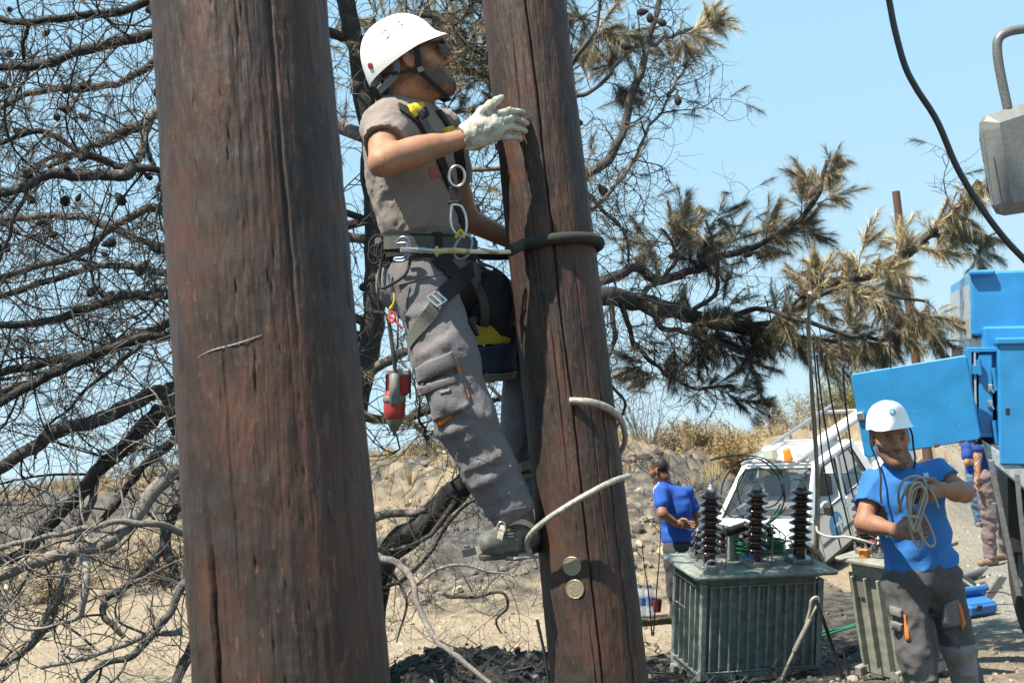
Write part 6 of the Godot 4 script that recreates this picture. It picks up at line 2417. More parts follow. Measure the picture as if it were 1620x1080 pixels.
func legs_man(called: String, label: String, d: float, hip_l: Vector3, hip_r: Vector3, kn_l: Vector3, kn_r: Vector3, an_l: Vector3, an_r: Vector3, face: Vector3, cloth_m: Material, boot_c: Color, shirt_m: Material, crossed: bool) -> void:
	var ground := minf(height(an_l.x, an_l.z), height(an_r.x, an_r.z))
	var o := thing(called, label, "person", Vector3(an_l.x, ground, an_l.z))
	var up := Vector3.UP
	var skin := Color(0.32, 0.16, 0.095)
	var chest := (hip_l + hip_r) * 0.5 + up * 0.36
	var neck := chest + up * 0.22
	var rt := (hip_r - hip_l).normalized()
	var tb := Basis(rt, up, rt.cross(up)).orthonormalized()
	face = face.normalized()
	var shl := chest + up * 0.17 - rt * 0.19
	var shr := chest + up * 0.17 + rt * 0.19
	var ell_ := shl - up * 0.27 - rt * 0.03 + face * 0.05
	var elr := shr - up * 0.27 + rt * 0.03 + face * 0.05
	var wl := ell_ + rt * 0.22 + face * 0.12 + up * 0.02 if crossed else ell_ - up * 0.24 + face * 0.06
	var w2 := elr - rt * 0.22 + face * 0.15 + up * 0.04 if crossed else elr - up * 0.24 + face * 0.06
	var mb := Mb.new()
	mb.col = skin
	var f := cover([neck, hip_l, hip_r, an_l, an_r, ell_, elr, wl, w2], 0.2, 0.015)
	f.ell(chest, tb, Vector3(0.15, 0.20, 0.10), 0.02)
	f.cap(chest - up * 0.1, chest - up * 0.35, 0.12, 0.12, 0.05)
	limb_field(f, PackedVector3Array([shl, ell_, wl]), [0.055, 0.046, 0.032])
	limb_field(f, PackedVector3Array([shr, elr, w2]), [0.055, 0.046, 0.032])
	limb_field(f, PackedVector3Array([hip_l, kn_l, an_l]), [0.08, 0.055, 0.042])
	limb_field(f, PackedVector3Array([hip_r, kn_r, an_r]), [0.08, 0.055, 0.042])
	f.build(mb)
	hand(mb, wl, wl + (wl - ell_).normalized() * 0.05, up, -face, 0.5, 1.0, 0.010, skin)
	hand(mb, w2, w2 + (w2 - elr).normalized() * 0.05, up, -face, 0.5, 1.0, 0.010, skin)
	var hb := Basis(face, up, face.cross(up).normalized())
	hb.y = hb.z.cross(hb.x).normalized()
	head(mb, neck + up * 0.16 + face * 0.02, hb, 1.02, neck, 0.058, 0.011, 0.3, skin, Color(0.03, 0.025, 0.02), false)
	mottle(mb)
	part("body", mb, mat("skin", Color(1, 1, 1), 0.58, 0.0, true), o)
	var fn := FastNoiseLite.new()
	fn.seed = 41
	fn.frequency = 1.0
	fn.fractal_octaves = 2
	var t := cover([hip_l, hip_r, an_l, an_r], 0.15, 0.013)
	t.ell((hip_l + hip_r) * 0.5 + up * 0.05, tb, Vector3(0.17, 0.12, 0.13), 0.02)
	limb_field(t, PackedVector3Array([hip_l, kn_l, an_l + up * 0.02]), [0.105, 0.082, 0.078])
	limb_field(t, PackedVector3Array([hip_r, kn_r, an_r + up * 0.02]), [0.105, 0.082, 0.078])
	t.fold(fn, 0.022, Basis(Vector3(5.0, 4.0, 0.0), Vector3(-4.0, 7.0, 1.0), Vector3(2.0, 2.0, 5.0)))
	t.fold(fn, 0.010, Basis(Vector3(9.0, 8.0, 3.0), Vector3(-8.0, 13.0, 4.0), Vector3(3.0, 4.0, 9.0)))
	var tm := Mb.new()
	t.build(tm)
	part("trousers", tm, cloth_m, o)
	var s := cover([neck, ell_, elr, chest - up * 0.35], 0.16, 0.013)
	s.ell(chest, tb, Vector3(0.19, 0.21, 0.13), 0.02)
	s.cap(chest - up * 0.1, chest - up * 0.28, 0.15, 0.16, 0.05)
	s.cap(shl, shr, 0.06, 0.06, 0.05)
	s.cap(shl, shl.lerp(ell_, 0.6), 0.075, 0.08, 0.04)
	s.cap(shr, shr.lerp(elr, 0.6), 0.075, 0.08, 0.04)
	s.cap(neck, neck - up * 0.05, 0.068, 0.09, 0.04)
	s.cutoff(chest - up * 0.38, -up)
	s.fold(fn, 0.016, Basis(Vector3(4.0, 3.0, 2.0), Vector3(-3.0, 5.5, 0.0), Vector3(1.0, 3.0, 4.0)))
	var sm := Mb.new()
	s.build(sm)
	part("t_shirt", sm, shirt_m, o)
	for a in [an_l, an_r]:
		var ft := Vector3(a.x, height(a.x, a.z) + 0.045, a.z)
		var bt := cover([a, ft, ft + face * 0.22], 0.09, 0.011)
		bt.cap(ft - face * 0.05, ft + face * 0.17, 0.045, 0.042, 0.02)
		bt.cap(a, ft + up * 0.02 + face * 0.02, 0.055, 0.05, 0.03)
		var bm := Mb.new()
		bm.col = boot_c
		bt.build(bm)
		part("boot", bm, mat("grey_boot", Color(1, 1, 1), 0.75, 0.0, true), o)


func far_men() -> void:
	var blue := cloth("deep_blue_cotton", Color(0.018, 0.06, 0.30))
	legs_man("person", "man in jeans with folded arms standing behind the truck's open door", 20.0,
		at(1546, 760, 19.9), at(1562, 762, 20.1), at(1553, 800, 19.9), at(1566, 802, 20.1), at(1559, 838, 19.9), at(1574, 838, 20.2), look.z - look.x * 0.5, cloth("blue_denim", Color(0.075, 0.135, 0.23)), Color(0.13, 0.12, 0.11), blue, true)
	legs_man("person", "person in dusty mauve work trousers and tan boots half hidden by the truck's wheel", 14.6,
		at(1566, 760, 14.5), at(1592, 762, 14.8), at(1572, 822, 14.5), at(1594, 822, 14.9), at(1576, 884, 14.5), at(1600, 884, 15.0), look.z * 0.5 - look.x, cloth("mauve_cloth", Color(0.19, 0.145, 0.145)), Color(0.21, 0.15, 0.09), cloth("deep_blue_cotton", Color(0.018, 0.06, 0.30)), false)


# ---------------------------------------------------------------- transformers
func bushing(called: String, parent: Node3D, x: Transform3D, h: float, r: float, sheds: int, glaze: Material, metal: Material) -> void:
	var n := Node3D.new()
	n.name = called
	parent.add_child(n, true)
	n.position = x.origin - origin(parent)
	var m := Mb.new()
	m.box(x * Transform3D(Basis(), Vector3(0, 0.018, 0)), Vector3(r * 1.9, 0.036, r * 1.9), 0.006)
	for k in 4:
		m.lathe(x * Transform3D(Basis(), Vector3(0.8 * r * (1 if k % 2 else -1), 0.03, 0.8 * r * (1 if k < 2 else -1))), [Vector2(0.012, 0), Vector2(0.012, 0.022), Vector2(0.007, 0.024), Vector2(0.007, 0.04), Vector2(0, 0.04)], 6, true)
	part("clamp", m, metal, n)
	m = Mb.new()
	var core := r * 0.50
	var prof := [Vector2(core * 1.05, 0.03), Vector2(core * 1.05, h * 0.14)]
	var gap := h * 0.72 / sheds
	for k in sheds:
		var y := h * 0.15 + gap * k
		var rr := r * (1.0 if k < sheds - 1 else 0.96)
		prof.append_array([Vector2(core, y), Vector2(core * 1.15, y + gap * 0.20), Vector2(rr * 0.93, y + gap * 0.28), Vector2(rr, y + gap * 0.36), Vector2(rr * 0.985, y + gap * 0.48), Vector2(rr * 0.80, y + gap * 0.62), Vector2(core * 1.10, y + gap * 0.78), Vector2(core, y + gap * 0.96)])
	prof.append_array([Vector2(core * 0.9, h * 0.875), Vector2(core * 0.72, h * 0.89), Vector2(0, h * 0.89)])
	m.lathe(x, prof, 28)
	part("porcelain", m, glaze, n)
	m = Mb.new()
	m.lathe(x, [Vector2(core * 0.95, h * 0.875), Vector2(core * 0.98, h * 0.90), Vector2(core * 0.55, h * 0.925), Vector2(core * 0.42, h * 0.94), Vector2(core * 0.40, h * 0.955), Vector2(core * 0.26, h * 0.958), Vector2(core * 0.26, h), Vector2(core * 0.16, h * 1.01), Vector2(0, h * 1.01)], 14)
	part("terminal", m, metal, n)


func transformer_one() -> void:
	var b := look * Basis(Vector3.UP, deg_to_rad(14.0)) * Basis(Vector3.RIGHT, deg_to_rad(4.0))
	var base := at(1182, 1062, 9.62)
	var x := Transform3D(b, base)
	var t := thing("transformer", "large dark green transformer tank with three tall brown ribbed bushings", "transformer", base)
	var green := rough_up(mat("grey_green_paint", Color(0.34, 0.385, 0.35), 0.58), 2.2, 0.14, 0.35, 0.02)
	var glaze := mat("brown_glaze", Color(0.045, 0.020, 0.017), 0.12)
	glaze.clearcoat_enabled = true
	glaze.clearcoat = 0.6
	glaze.clearcoat_roughness = 0.08
	var metal := rough_up(mat("galvanised", Color(0.42, 0.43, 0.44), 0.45, 0.7), 8.0, 0.2, 0.25, 0.03)
	var w := 0.90
	var dp := 0.50
	var h := 0.80
	var m := Mb.new()
	m.box(x * Transform3D(Basis(), Vector3(0, h * 0.5 + 0.02, 0)), Vector3(w, h - 0.04, dp), 0.01)
	part("tank", m, green, t)
	# corrugated cooling fins, front and back, then the ends
	for s in [1.0, -1.0]:
		for k in 12:
			m = Mb.new()
			m.box(x * Transform3D(Basis(), Vector3(-w * 0.5 + 0.035 + k * (w - 0.07) / 11.0, h * 0.5 + 0.005, s * (dp * 0.5 + 0.022))), Vector3(0.016, h - 0.15, 0.048), 0.003)
			part("cooling_fin", m, green, t)
		for k in 5:
			m = Mb.new()
			m.box(x * Transform3D(Basis(), Vector3(s * (w * 0.5 + 0.028), h * 0.5 + 0.005, -dp * 0.5 + 0.05 + k * (dp - 0.10) / 4.0)), Vector3(0.060, h - 0.15, 0.013), 0.003)
			part("cooling_fin", m, green, t)
	for s in [1.0, -1.0]:
		for y in [0.085, h - 0.075]:
			m = Mb.new()
			m.tube(PackedVector3Array([x * Vector3(-w * 0.5 + 0.01, y, s * (dp * 0.5 + 0.042)), x * Vector3(w * 0.5 - 0.01, y, s * (dp * 0.5 + 0.042))]), [0.006], 8)
			part("fin_rail", m, green, t)
			m = Mb.new()
			m.tube(PackedVector3Array([x * Vector3(s * (w * 0.5 + 0.068), y, -dp * 0.5 + 0.02), x * Vector3(s * (w * 0.5 + 0.068), y, dp * 0.5 - 0.02)]), [0.006], 8)
			part("fin_rail", m, green, t)
	m = Mb.new()
	m.tube(PackedVector3Array([x * Vector3(0.0, h - 0.08, dp * 0.5 + 0.049), x * Vector3(0.0, h - 0.28, dp * 0.5 + 0.049), x * Vector3(0.13, h - 0.28, dp * 0.5 + 0.049), x * Vector3(0.13, h - 0.08, dp * 0.5 + 0.049)]), [0.0045], 6)
	part("plate_frame", m, green, t)
	m = Mb.new()
	m.tube(PackedVector3Array([x * Vector3(-w * 0.5 - 0.079, h - 0.28, -0.12), x * Vector3(-w * 0.5 - 0.079, h - 0.28, 0.06)]), [0.0045], 6)
	part("plate_frame", m, green, t)
	for cx in [-1.0, 1.0]:
		for cz in [-1.0, 1.0]:
			m = Mb.new()
			m.box(x * Transform3D(Basis(), Vector3(cx * (w * 0.5 + 0.02), h * 0.5, cz * (dp * 0.5 + 0.02))), Vector3(0.045, h - 0.10, 0.045), 0.006)
			part("corner_post", m, green, t)
	m = Mb.new()
	m.box(x * Transform3D(Basis(), Vector3(0, 0.03, 0)), Vector3(w + 0.085, 0.09, dp + 0.085), 0.008)
	part("bottom_flange", m, green, t)
	for s in [-1.0, 1.0]:
		m = Mb.new()
		m.box(x * Transform3D(Basis(), Vector3(0, -0.06, s * 0.20)), Vector3(w + 0.14, 0.12, 0.07), 0.006)
		part("skid", m, green, t)
	m = Mb.new()
	m.box(x * Transform3D(Basis(), Vector3(0, h + 0.012, 0)), Vector3(w + 0.24, 0.036, dp + 0.24), 0.012)
	var lid := part("lid", m, green, t)
	for k in 13:
		for s in [-1.0, 1.0]:
			m = Mb.new()
			m.lathe(x * Transform3D(Basis(), Vector3(-w * 0.5 - 0.08 + k * (w + 0.16) / 12.0, h + 0.029, s * (dp * 0.5 + 0.095))), [Vector2(0.011, 0), Vector2(0.011, 0.012), Vector2(0, 0.012)], 6, true)
			part("bolt", m, green, lid)
	for s in [-1.0, 1.0]:
		m = Mb.new()
		var ol := PackedVector2Array([Vector2(-0.065, 0), Vector2(0.065, 0), Vector2(0.065, 0.045)])
		for k in 7:
			ol.append(Vector2(0.05 * cos(PI * k / 6.0), 0.075 + 0.045 * sin(PI * k / 6.0)))
		ol.append(Vector2(-0.065, 0.045))
		# an eye: the plate's outline with a ring inside it
		m.slab(x * Transform3D(Basis(), Vector3(s * (w * 0.5 - 0.02), h + 0.028, 0.30 if s < 0 else -0.2)), PackedVector2Array([ol[0], ol[1], Vector2(0.065, 0.04), Vector2(-0.065, 0.04)]), 0.014, 0.002)
		var rg := PackedVector3Array()
		for k in 15:
			var q := -0.35 + (PI + 0.7) * k / 14.0
			rg.append(x * Vector3(s * (w * 0.5 - 0.02) + 0.045 * cos(q), h + 0.088 + 0.045 * sin(q), (0.30 if s < 0 else -0.2) + 0.007))
		m.tube(rg, [0.019], 8, true, 0.4, b.z)
		part("lifting_eye", m, green, lid)
	for k in 3:
		bushing("bushing", t, x * Transform3D(Basis(), Vector3(-0.375 + 0.385 * k, h + 0.03, 0.13 - 0.03 * k)), 0.66, 0.090, 8, glaze, metal)
	for k in 4:
		bushing("low_voltage_bushing", t, x * Transform3D(Basis(), Vector3(-0.33 + 0.20 * k, h + 0.03, -0.20)), 0.24, 0.055, 3, glaze, metal)
	# arcing rods beside the bushings
	for k in 3:
		m = Mb.new()
		var px := -0.375 + 0.385 * k
		var pz := 0.13 - 0.03 * k
		m.tube(PackedVector3Array([x * Vector3(px + 0.115, h + 0.03, pz + 0.05), x * Vector3(px + 0.118, h + 0.26, pz + 0.05), x * Vector3(px + 0.085, h + 0.36, pz + 0.05)]), [0.0055], 6)
		part("arcing_rod", m, metal, t)
		m = Mb.new()
		m.tube(smooth(PackedVector3Array([x * Vector3(px, h + 0.66, pz), x * Vector3(px - 0.07, h + 0.67, pz), x * Vector3(px - 0.12, h + 0.62, pz), x * Vector3(px - 0.13, h + 0.56, pz)]), 4), [0.0055], 6)
		part("arcing_rod", m, metal, t)
	# tap changer with ribbed black hose, filler pipe
	m = Mb.new()
	var hp := PackedVector3Array()
	var hr := []
	for k in 40:
		hp.append(x * (Vector3(-0.24, h + 0.23, -0.05).lerp(Vector3(0.03, h + 0.29, -0.10), k / 39.0)))
		hr.append(0.030 + 0.006 * (k % 2))
	m.tube(hp, hr, 14)
	part("ribbed_hose", m, mat("black_rubber", Color(0.02, 0.02, 0.02), 0.5), t)
	m = Mb.new()
	m.lathe(x * Transform3D(Basis(), Vector3(-0.07, h + 0.03, -0.12)), [Vector2(0.045, 0), Vector2(0.045, 0.20), Vector2(0.055, 0.20), Vector2(0.055, 0.23), Vector2(0, 0.235)], 18, true)
	part("filler_pipe", m, green, t)
	m = Mb.new()
	m.lathe(x * Transform3D(Basis(Vector3.RIGHT, 1.2), Vector3(-0.03, h + 0.075, 0.10)), [Vector2(0, -0.03), Vector2(0.05, -0.03), Vector2(0.05, 0.0), Vector2(0.035, 0.01), Vector2(0.02, 0.05), Vector2(0, 0.055)], 12)
	part("valve_cap", m, mat("blue_cap", Color(0.06, 0.16, 0.36), 0.5), t)
	m = Mb.new()
	m.tube(smooth(PackedVector3Array([x * Vector3(-0.14, h + 0.05, 0.12), x * Vector3(-0.08, h + 0.09, 0.16), x * Vector3(0.0, h + 0.06, 0.17), x * Vector3(0.04, h + 0.05, 0.12)]), 4), [0.006], 6)
	part("earth_lead", m, metal, t)
	# green cables thrown over it
	var gc := thing("cable_coil", "loose green cable looped over the dark transformer between its bushings", "cable", at(1205, 868, 9.6))
	var gm := mat("green_sheath", Color(0.02, 0.19, 0.10), 0.4)
	var dk := mat("dark_green_sheath", Color(0.010, 0.055, 0.032), 0.4)
	for l in [[1127, 730, 1150, 724, 1180, 722, 1215, 728, 1240, 750, 1246, 785, 1238, 815, 1215, 836], [1245, 790, 1235, 755, 1205, 728, 1170, 735, 1148, 765, 1145, 800, 1160, 820, 1182, 818, 1205, 808, 1232, 800, 1246, 775], [1176, 800, 1170, 770, 1180, 750, 1205, 742, 1228, 752, 1244, 772, 1246, 795, 1230, 822, 1212, 832],
			[1240, 800, 1222, 826, 1205, 838, 1190, 842, 1180, 860], [1172, 818, 1190, 825, 1208, 832, 1222, 830, 1240, 815, 1248, 805]]:
		var p := PackedVector3Array()
		for i in range(0, l.size(), 2):
			p.append(at(l[i], l[i + 1], 9.75 + 0.12 * sin(i * 1.7)))
		m = Mb.new()
		m.tube(smooth(p, 6), [0.0062], 7)
		part("cable_loop", m, gm if l[0] % 2 == 0 else dk, gc)
	for l in [[1205, 838, 1222, 832, 1236, 842, 1238, 855, 1226, 862, 1210, 858], [1206, 842, 1228, 838, 1246, 850, 1244, 862, 1224, 868, 1208, 864]]:
		var p := PackedVector3Array()
		for i in range(0, l.size(), 2):
			p.append(at(l[i], l[i + 1], 9.5))
		m = Mb.new()
		m.tube(smooth(p, 6), [0.0052], 7)
		part("black_lead", m, mat("black_rubber", Color(0.02, 0.02, 0.02), 0.5), gc)
	for k in 9:
		m = Mb.new()
		var p := PackedVector3Array()
		for i in 25:
			var q := TAU * i / 24.0
			p.append(at(1206, 872, 9.66) + b.x * cos(q) * (0.20 + 0.012 * sin(k * 2.0)) + b.y * (-0.02 + 0.011 * k) + b.z * sin(q) * (0.12 + 0.01 * cos(k * 3.0)))
		m.tube(p, [0.0065], 7, false)
		part("cable_loop", m, gm, gc)


func transformer_two() -> void:
	var b := look * Basis(Vector3.BACK, deg_to_rad(10.5)) * Basis(Vector3.UP, deg_to_rad(28.0)) * Basis(Vector3.RIGHT, deg_to_rad(3.0))
	var base := at(1452, 1058, 7.9)
	var x := Transform3D(b, base)
	var t := thing("transformer", "smaller pale green transformer leaning behind the man with the rope", "transformer", base)
	var pale := rough_up(mat("pale_green_paint", Color(0.34, 0.345, 0.29), 0.5), 2.2, 0.12, 0.30, 0.02)
	var glaze := mat("brown_glaze", Color(0.045, 0.020, 0.017), 0.12)
	var metal := mat("galvanised", Color(0.42, 0.43, 0.44), 0.45, 0.7)
	var w := 0.52
	var dp := 0.30
	var h := 0.73
	var m := Mb.new()
	m.box(x * Transform3D(Basis(), Vector3(0, h * 0.5, 0)), Vector3(w, h, dp), 0.012)
	part("tank", m, pale, t)
	for s in [1.0, -1.0]:
		for k in 6:
			m = Mb.new()
			m.box(x * Transform3D(Basis(), Vector3(-w * 0.5 + 0.03 + k * (w - 0.06) / 5.0, h * 0.5 - 0.01, s * (dp * 0.5 + 0.025))), Vector3(0.016, h - 0.16, 0.055), 0.004)
			part("cooling_fin", m, pale, t)
	for k in 3:
		m = Mb.new()
		m.box(x * Transform3D(Basis(), Vector3(-w * 0.5 - 0.022, h * 0.5 - 0.01, -0.11 + 0.11 * k)), Vector3(0.05, h - 0.16, 0.016), 0.004)
		part("cooling_fin", m, pale, t)
	m = Mb.new()
	m.box(x * Transform3D(Basis(), Vector3(-w * 0.5 - 0.012, h * 0.78, -0.055)), Vector3(0.006, 0.13, 0.085), 0.001)
	part("rating_plate", m, mat("plate_grey", Color(0.20, 0.205, 0.19), 0.4, 0.3), t)
	m = Mb.new()
	m.box(x * Transform3D(Basis(), Vector3(0, h + 0.012, 0)), Vector3(w + 0.13, 0.034, dp + 0.13), 0.010)
	part("lid", m, pale, t)
	for s in [-1.0, 1.0]:
		m = Mb.new()
		m.box(x * Transform3D(Basis(), Vector3(0, 0.02, s * 0.17)), Vector3(w + 0.10, 0.06, 0.05), 0.006)
		part("skid", m, pale, t)
		m = Mb.new()
		m.box(x * Transform3D(Basis(), Vector3(s * (w * 0.5 + 0.045), 0.045, 0.19)), Vector3(0.05, 0.09, 0.03), 0.005)
		part("jacking_lug", m, pale, t)
	for k in 3:
		bushing("bushing", t, x * Transform3D(Basis(), Vector3(-0.20 + 0.10 * k, h + 0.03, 0.07)), 0.13, 0.042, 2, glaze, metal)
	for k in 2:
		bushing("bushing", t, x * Transform3D(Basis(), Vector3(-0.16 + 0.20 * k, h + 0.03, -0.09)), 0.42, 0.058, 6, glaze, metal)
	m = Mb.new()
	m.lathe(x * Transform3D(Basis(), Vector3(-0.25, h + 0.03, -0.02)), [Vector2(0.03, 0), Vector2(0.03, 0.045), Vector2(0.02, 0.05), Vector2(0, 0.05)], 12, true)
	part("orange_cap", m, mat("orange_cap", Color(0.55, 0.20, 0.04), 0.5), t)
	m = Mb.new()
	m.tube(smooth(line([1297, 836, 8.0, 1300, 845, 7.9, 1318, 852, 7.8, 1345, 852, 7.75, 1372, 858, 7.7, 1402, 868, 7.7]), 6), [0.0075], 8)
	part("bare_lead", m, rough_up(mat("pale_alloy", Color(0.62, 0.60, 0.56), 0.5, 0.3), 10.0, 0.2, 0.3, 0.03), t)
	m = Mb.new()
	m.tube(line([1384, 858, 7.7, 1396, 864, 7.7, 1406, 869, 7.7]), [0.008], 8)
	part("red_lug", m, mat("red_sleeve", Color(0.5, 0.03, 0.03), 0.5), t)


# ---------------------------------------------------------------- vehicles
func wheel(parent: Node3D, x: Transform3D, r: float, w: float, tyre_m: Material, rim_m: Material) -> void:  # axle along local x
	var n := Node3D.new()
	n.name = "wheel"
	parent.add_child(n, true)
	n.position = x.origin - origin(parent)
	var y := Transform3D(x.basis * Basis(Vector3.BACK, PI / 2), x.origin)
	var m := Mb.new()
	m.lathe(y, [Vector2(r * 0.62, -w * 0.42), Vector2(r * 0.66, -w * 0.5), Vector2(r * 0.90, -w * 0.5), Vector2(r * 0.985, -w * 0.38), Vector2(r, -w * 0.2), Vector2(r, w * 0.2), Vector2(r * 0.985, w * 0.38), Vector2(r * 0.90, w * 0.5), Vector2(r * 0.66, w * 0.5), Vector2(r * 0.62, w * 0.42)], 40)
	for k in 44:
		for e in [-1.0, 1.0]:
			m.box(y * Transform3D(Basis(Vector3.UP, TAU * (k + 0.25 * e) / 44.0), Vector3.ZERO) * Transform3D(Basis(), Vector3(0, e * w * 0.2, r * 0.995)), Vector3(r * 0.085, w * 0.34, r * 0.035), 0.004)
	part("tyre", m, tyre_m, n)
	m = Mb.new()
	m.lathe(y, [Vector2(0, -w * 0.30), Vector2(r * 0.2, -w * 0.34), Vector2(r * 0.45, -w * 0.2), Vector2(r * 0.60, -w * 0.44), Vector2(r * 0.64, -w * 0.46)], 30)
	m.lathe(y, [Vector2(r * 0.64, w * 0.46), Vector2(r * 0.60, w * 0.44), Vector2(r * 0.45, w * 0.2), Vector2(r * 0.2, w * 0.34), Vector2(0, w * 0.30)], 30)
	for k in 6:
		m.lathe(y * Transform3D(Basis(), Vector3(cos(TAU * k / 6.0), 0, sin(TAU * k / 6.0)) * r * 0.26), [Vector2(r * 0.04, w * 0.3), Vector2(r * 0.04, w * 0.37), Vector2(0, w * 0.38)], 6, true)
	part("rim", m, rim_m, n)


func pickup() -> void:
	var d := 20.5
	var b := look * Basis(Vector3.BACK, deg_to_rad(14.5)) * Basis(Vector3.RIGHT, deg_to_rad(8.0)) * Basis(Vector3.UP, deg_to_rad(-44.0))
	# local axes: x to its left (right in the photograph), y up, z forward
	var mid := at(1280, 894, d) - b.z * 0.3
	var x := Transform3D(b, mid)
	var t := thing("pickup_truck", "white double cab pickup with roof beacon, nose down on the slope", "pickup truck", mid)
	var white := mat("white_paint", Color(0.74, 0.74, 0.73), 0.30)
	white.clearcoat_enabled = true
	white.clearcoat = 0.5
	white.clearcoat_roughness = 0.1
	var black := mat("black_trim", Color(0.025, 0.025, 0.027), 0.5)
	var tyre := mat("tyre_rubber", Color(0.035, 0.033, 0.031), 0.85)
	var rim := mat("alloy_rim", Color(0.42, 0.42, 0.43), 0.35, 0.7)
	var glass := mat("car_glass", Color(0.10, 0.14, 0.17), 0.06)
	glass.albedo_color = Color(0.14, 0.17, 0.20, 0.55)
	glass.transparency = BaseMaterial3D.TRANSPARENCY_ALPHA
	# side outline (z forward, y up) with wheel openings, pushed across the width
	var o := PackedVector2Array([Vector2(-2.55, 0.50), Vector2(-2.55, 1.12), Vector2(-0.95, 1.12), Vector2(-0.92, 1.10), Vector2(1.05, 1.10), Vector2(1.22, 1.13), Vector2(2.15, 1.02), Vector2(2.42, 0.94), Vector2(2.50, 0.80), Vector2(2.52, 0.42), Vector2(2.20, 0.34)])
	for k in 9:
		var q := PI * k / 8.0
		o.append(Vector2(1.62 + 0.45 * cos(q), 0.36 + 0.47 * sin(q)))
	o.append(Vector2(1.10, 0.34))
	o.append(Vector2(-1.00, 0.34))
	for k in 9:
		var q := PI * k / 8.0
		o.append(Vector2(-1.50 + 0.45 * cos(q), 0.36 + 0.47 * sin(q)))
	o.append(Vector2(-2.2, 0.45))
	var side := Transform3D(b * Basis(Vector3(0, 0, 1), Vector3(0, 1, 0), Vector3(-1, 0, 0)), x * Vector3(0.87, 0, 0))
	var m := Mb.new()
	m.slab(side, o, 1.74, 0.05)
	var body := part("body", m, white, t)
	m = Mb.new()
	m.box(x * Transform3D(Basis(), Vector3(0, 0.52, 0)), Vector3(1.5, 0.36, 4.6), 0.02)
	part("chassis", m, black, t)
	# cab: pillars, roof, panes, seats
	var bz := [1.20, -0.92]
	var tz := [0.42, -0.72]
	var bx := 0.82
	var tx := 0.66
	var by := 1.09
	var ty := 1.70
	var cor := func(s: float, f: float, hgt: float) -> Vector3: return x * Vector3(s * lerpf(bx, tx, hgt), lerpf(by, ty, hgt), lerpf(lerpf(bz[1], tz[1], hgt), lerpf(bz[0], tz[0], hgt), f))
	for s in [-1.0, 1.0]:
		for f in [[0.0, 0.10], [0.49, 0.045], [1.0, 0.06]]:
			m = Mb.new()
			m.strap(PackedVector3Array([cor.call(s, f[0], -0.03), cor.call(s, f[0], 0.5), cor.call(s, f[0], 1.0)]), [b.z], f[1] * 2.0, 0.06)
			part("pillar", m, white, t)
		m = Mb.new()
		m.strap(PackedVector3Array([cor.call(s, 0.0, 0.97), cor.call(s, 1.0, 0.97)]), [b.y], 0.09, 0.06)
		part("roof_rail", m, white, t)
		for f in [[0.06, 0.45], [0.53, 0.95]]:
			m = Mb.new()
			m.face([cor.call(s, f[0], 0.02), cor.call(s, f[1], 0.02), cor.call(s, f[1], 0.92), cor.call(s, f[0], 0.92)], b.x * s)
			if not (s > 0 and f[0] > 0.5):
				part("side_window", m, glass, t)
			m = Mb.new()
			var loop := PackedVector3Array([cor.call(s, f[0], 0.01), cor.call(s, f[1], 0.01), cor.call(s, f[1] - 0.03, 0.93), cor.call(s, f[0], 0.93), cor.call(s, f[0], 0.01)])
			for i in loop.size():
				loop[i] += b.x * s * 0.035
			m.tube(loop, [0.020], 6)
			part("window_seal", m, black, t)
	for f in [0.0, 1.0]:
		m = Mb.new()
		m.face([cor.call(-0.95, f, 0.02), cor.call(0.95, f, 0.02), cor.call(0.95, f, 0.95), cor.call(-0.95, f, 0.95)], b.z * (1 if f > 0 else -1))
		part("windscreen" if f > 0 else "rear_window", m, glass, t)
		m = Mb.new()
		m.tube(PackedVector3Array([cor.call(-0.97, f, 0.0), cor.call(0.97, f, 0.0), cor.call(0.95, f, 0.97), cor.call(-0.95, f, 0.97), cor.call(-0.97, f, 0.0)]), [0.018], 6)
		part("window_seal", m, black, t)
	m = Mb.new()
	m.box(x * Transform3D(Basis(), Vector3(0, 1.715, -0.15)), Vector3(1.36, 0.075, 1.24), 0.03)
	part("roof", m, white, t)
	var grey := mat("grey_fabric", Color(0.12, 0.12, 0.125), 0.9)
	for s in [-0.38, 0.38]:
		m = Mb.new()
		m.box(x * Transform3D(Basis(Vector3.RIGHT, -0.2), Vector3(s, 1.12, 0.05)), Vector3(0.48, 0.62, 0.14), 0.05)
		m.box(x * Transform3D(Basis(), Vector3(s, 1.50, -0.03)), Vector3(0.26, 0.18, 0.1), 0.04)
		part("seat", m, grey, t)
	m = Mb.new()
	m.box(x * Transform3D(Basis(), Vector3(0, 1.10, 1.0)), Vector3(1.5, 0.10, 0.4), 0.03)
	part("dashboard", m, grey, t)
	m = Mb.new()
	m.box(x * Transform3D(Basis(), Vector3(0, 0.60, 2.52)), Vector3(1.70, 0.32, 0.16), 0.05)
	var bump := part("bumper", m, rough_up(mat("silver_paint", Color(0.40, 0.41, 0.42), 0.4, 0.4), 3.0, 0.1, 0.2, 0.03), t)
	for s in [-1.0, 1.0]:
		m = Mb.new()
		m.lathe(yframe(x * Vector3(s * 0.62, 0.56, 2.59), b.z, b.x), [Vector2(0, 0.02), Vector2(0.07, 0.02), Vector2(0.085, 0.03), Vector2(0.085, 0.0)], 16)
		part("fog_lamp", m, black, bump)
		m = Mb.new()
		m.box(x * Transform3D(Basis(Vector3.UP, s * 0.35), Vector3(s * 0.62, 0.84, 2.47)), Vector3(0.42, 0.22, 0.14), 0.05)
		part("headlight", m, mat("lamp_glass", Color(0.55, 0.57, 0.60), 0.1, 0.3), t)
		m = Mb.new()
		m.box(x * Transform3D(Basis(Vector3.UP, -s * 0.25), Vector3(s * 1.02, 1.18, 0.92)), Vector3(0.20, 0.20, 0.10), 0.05)
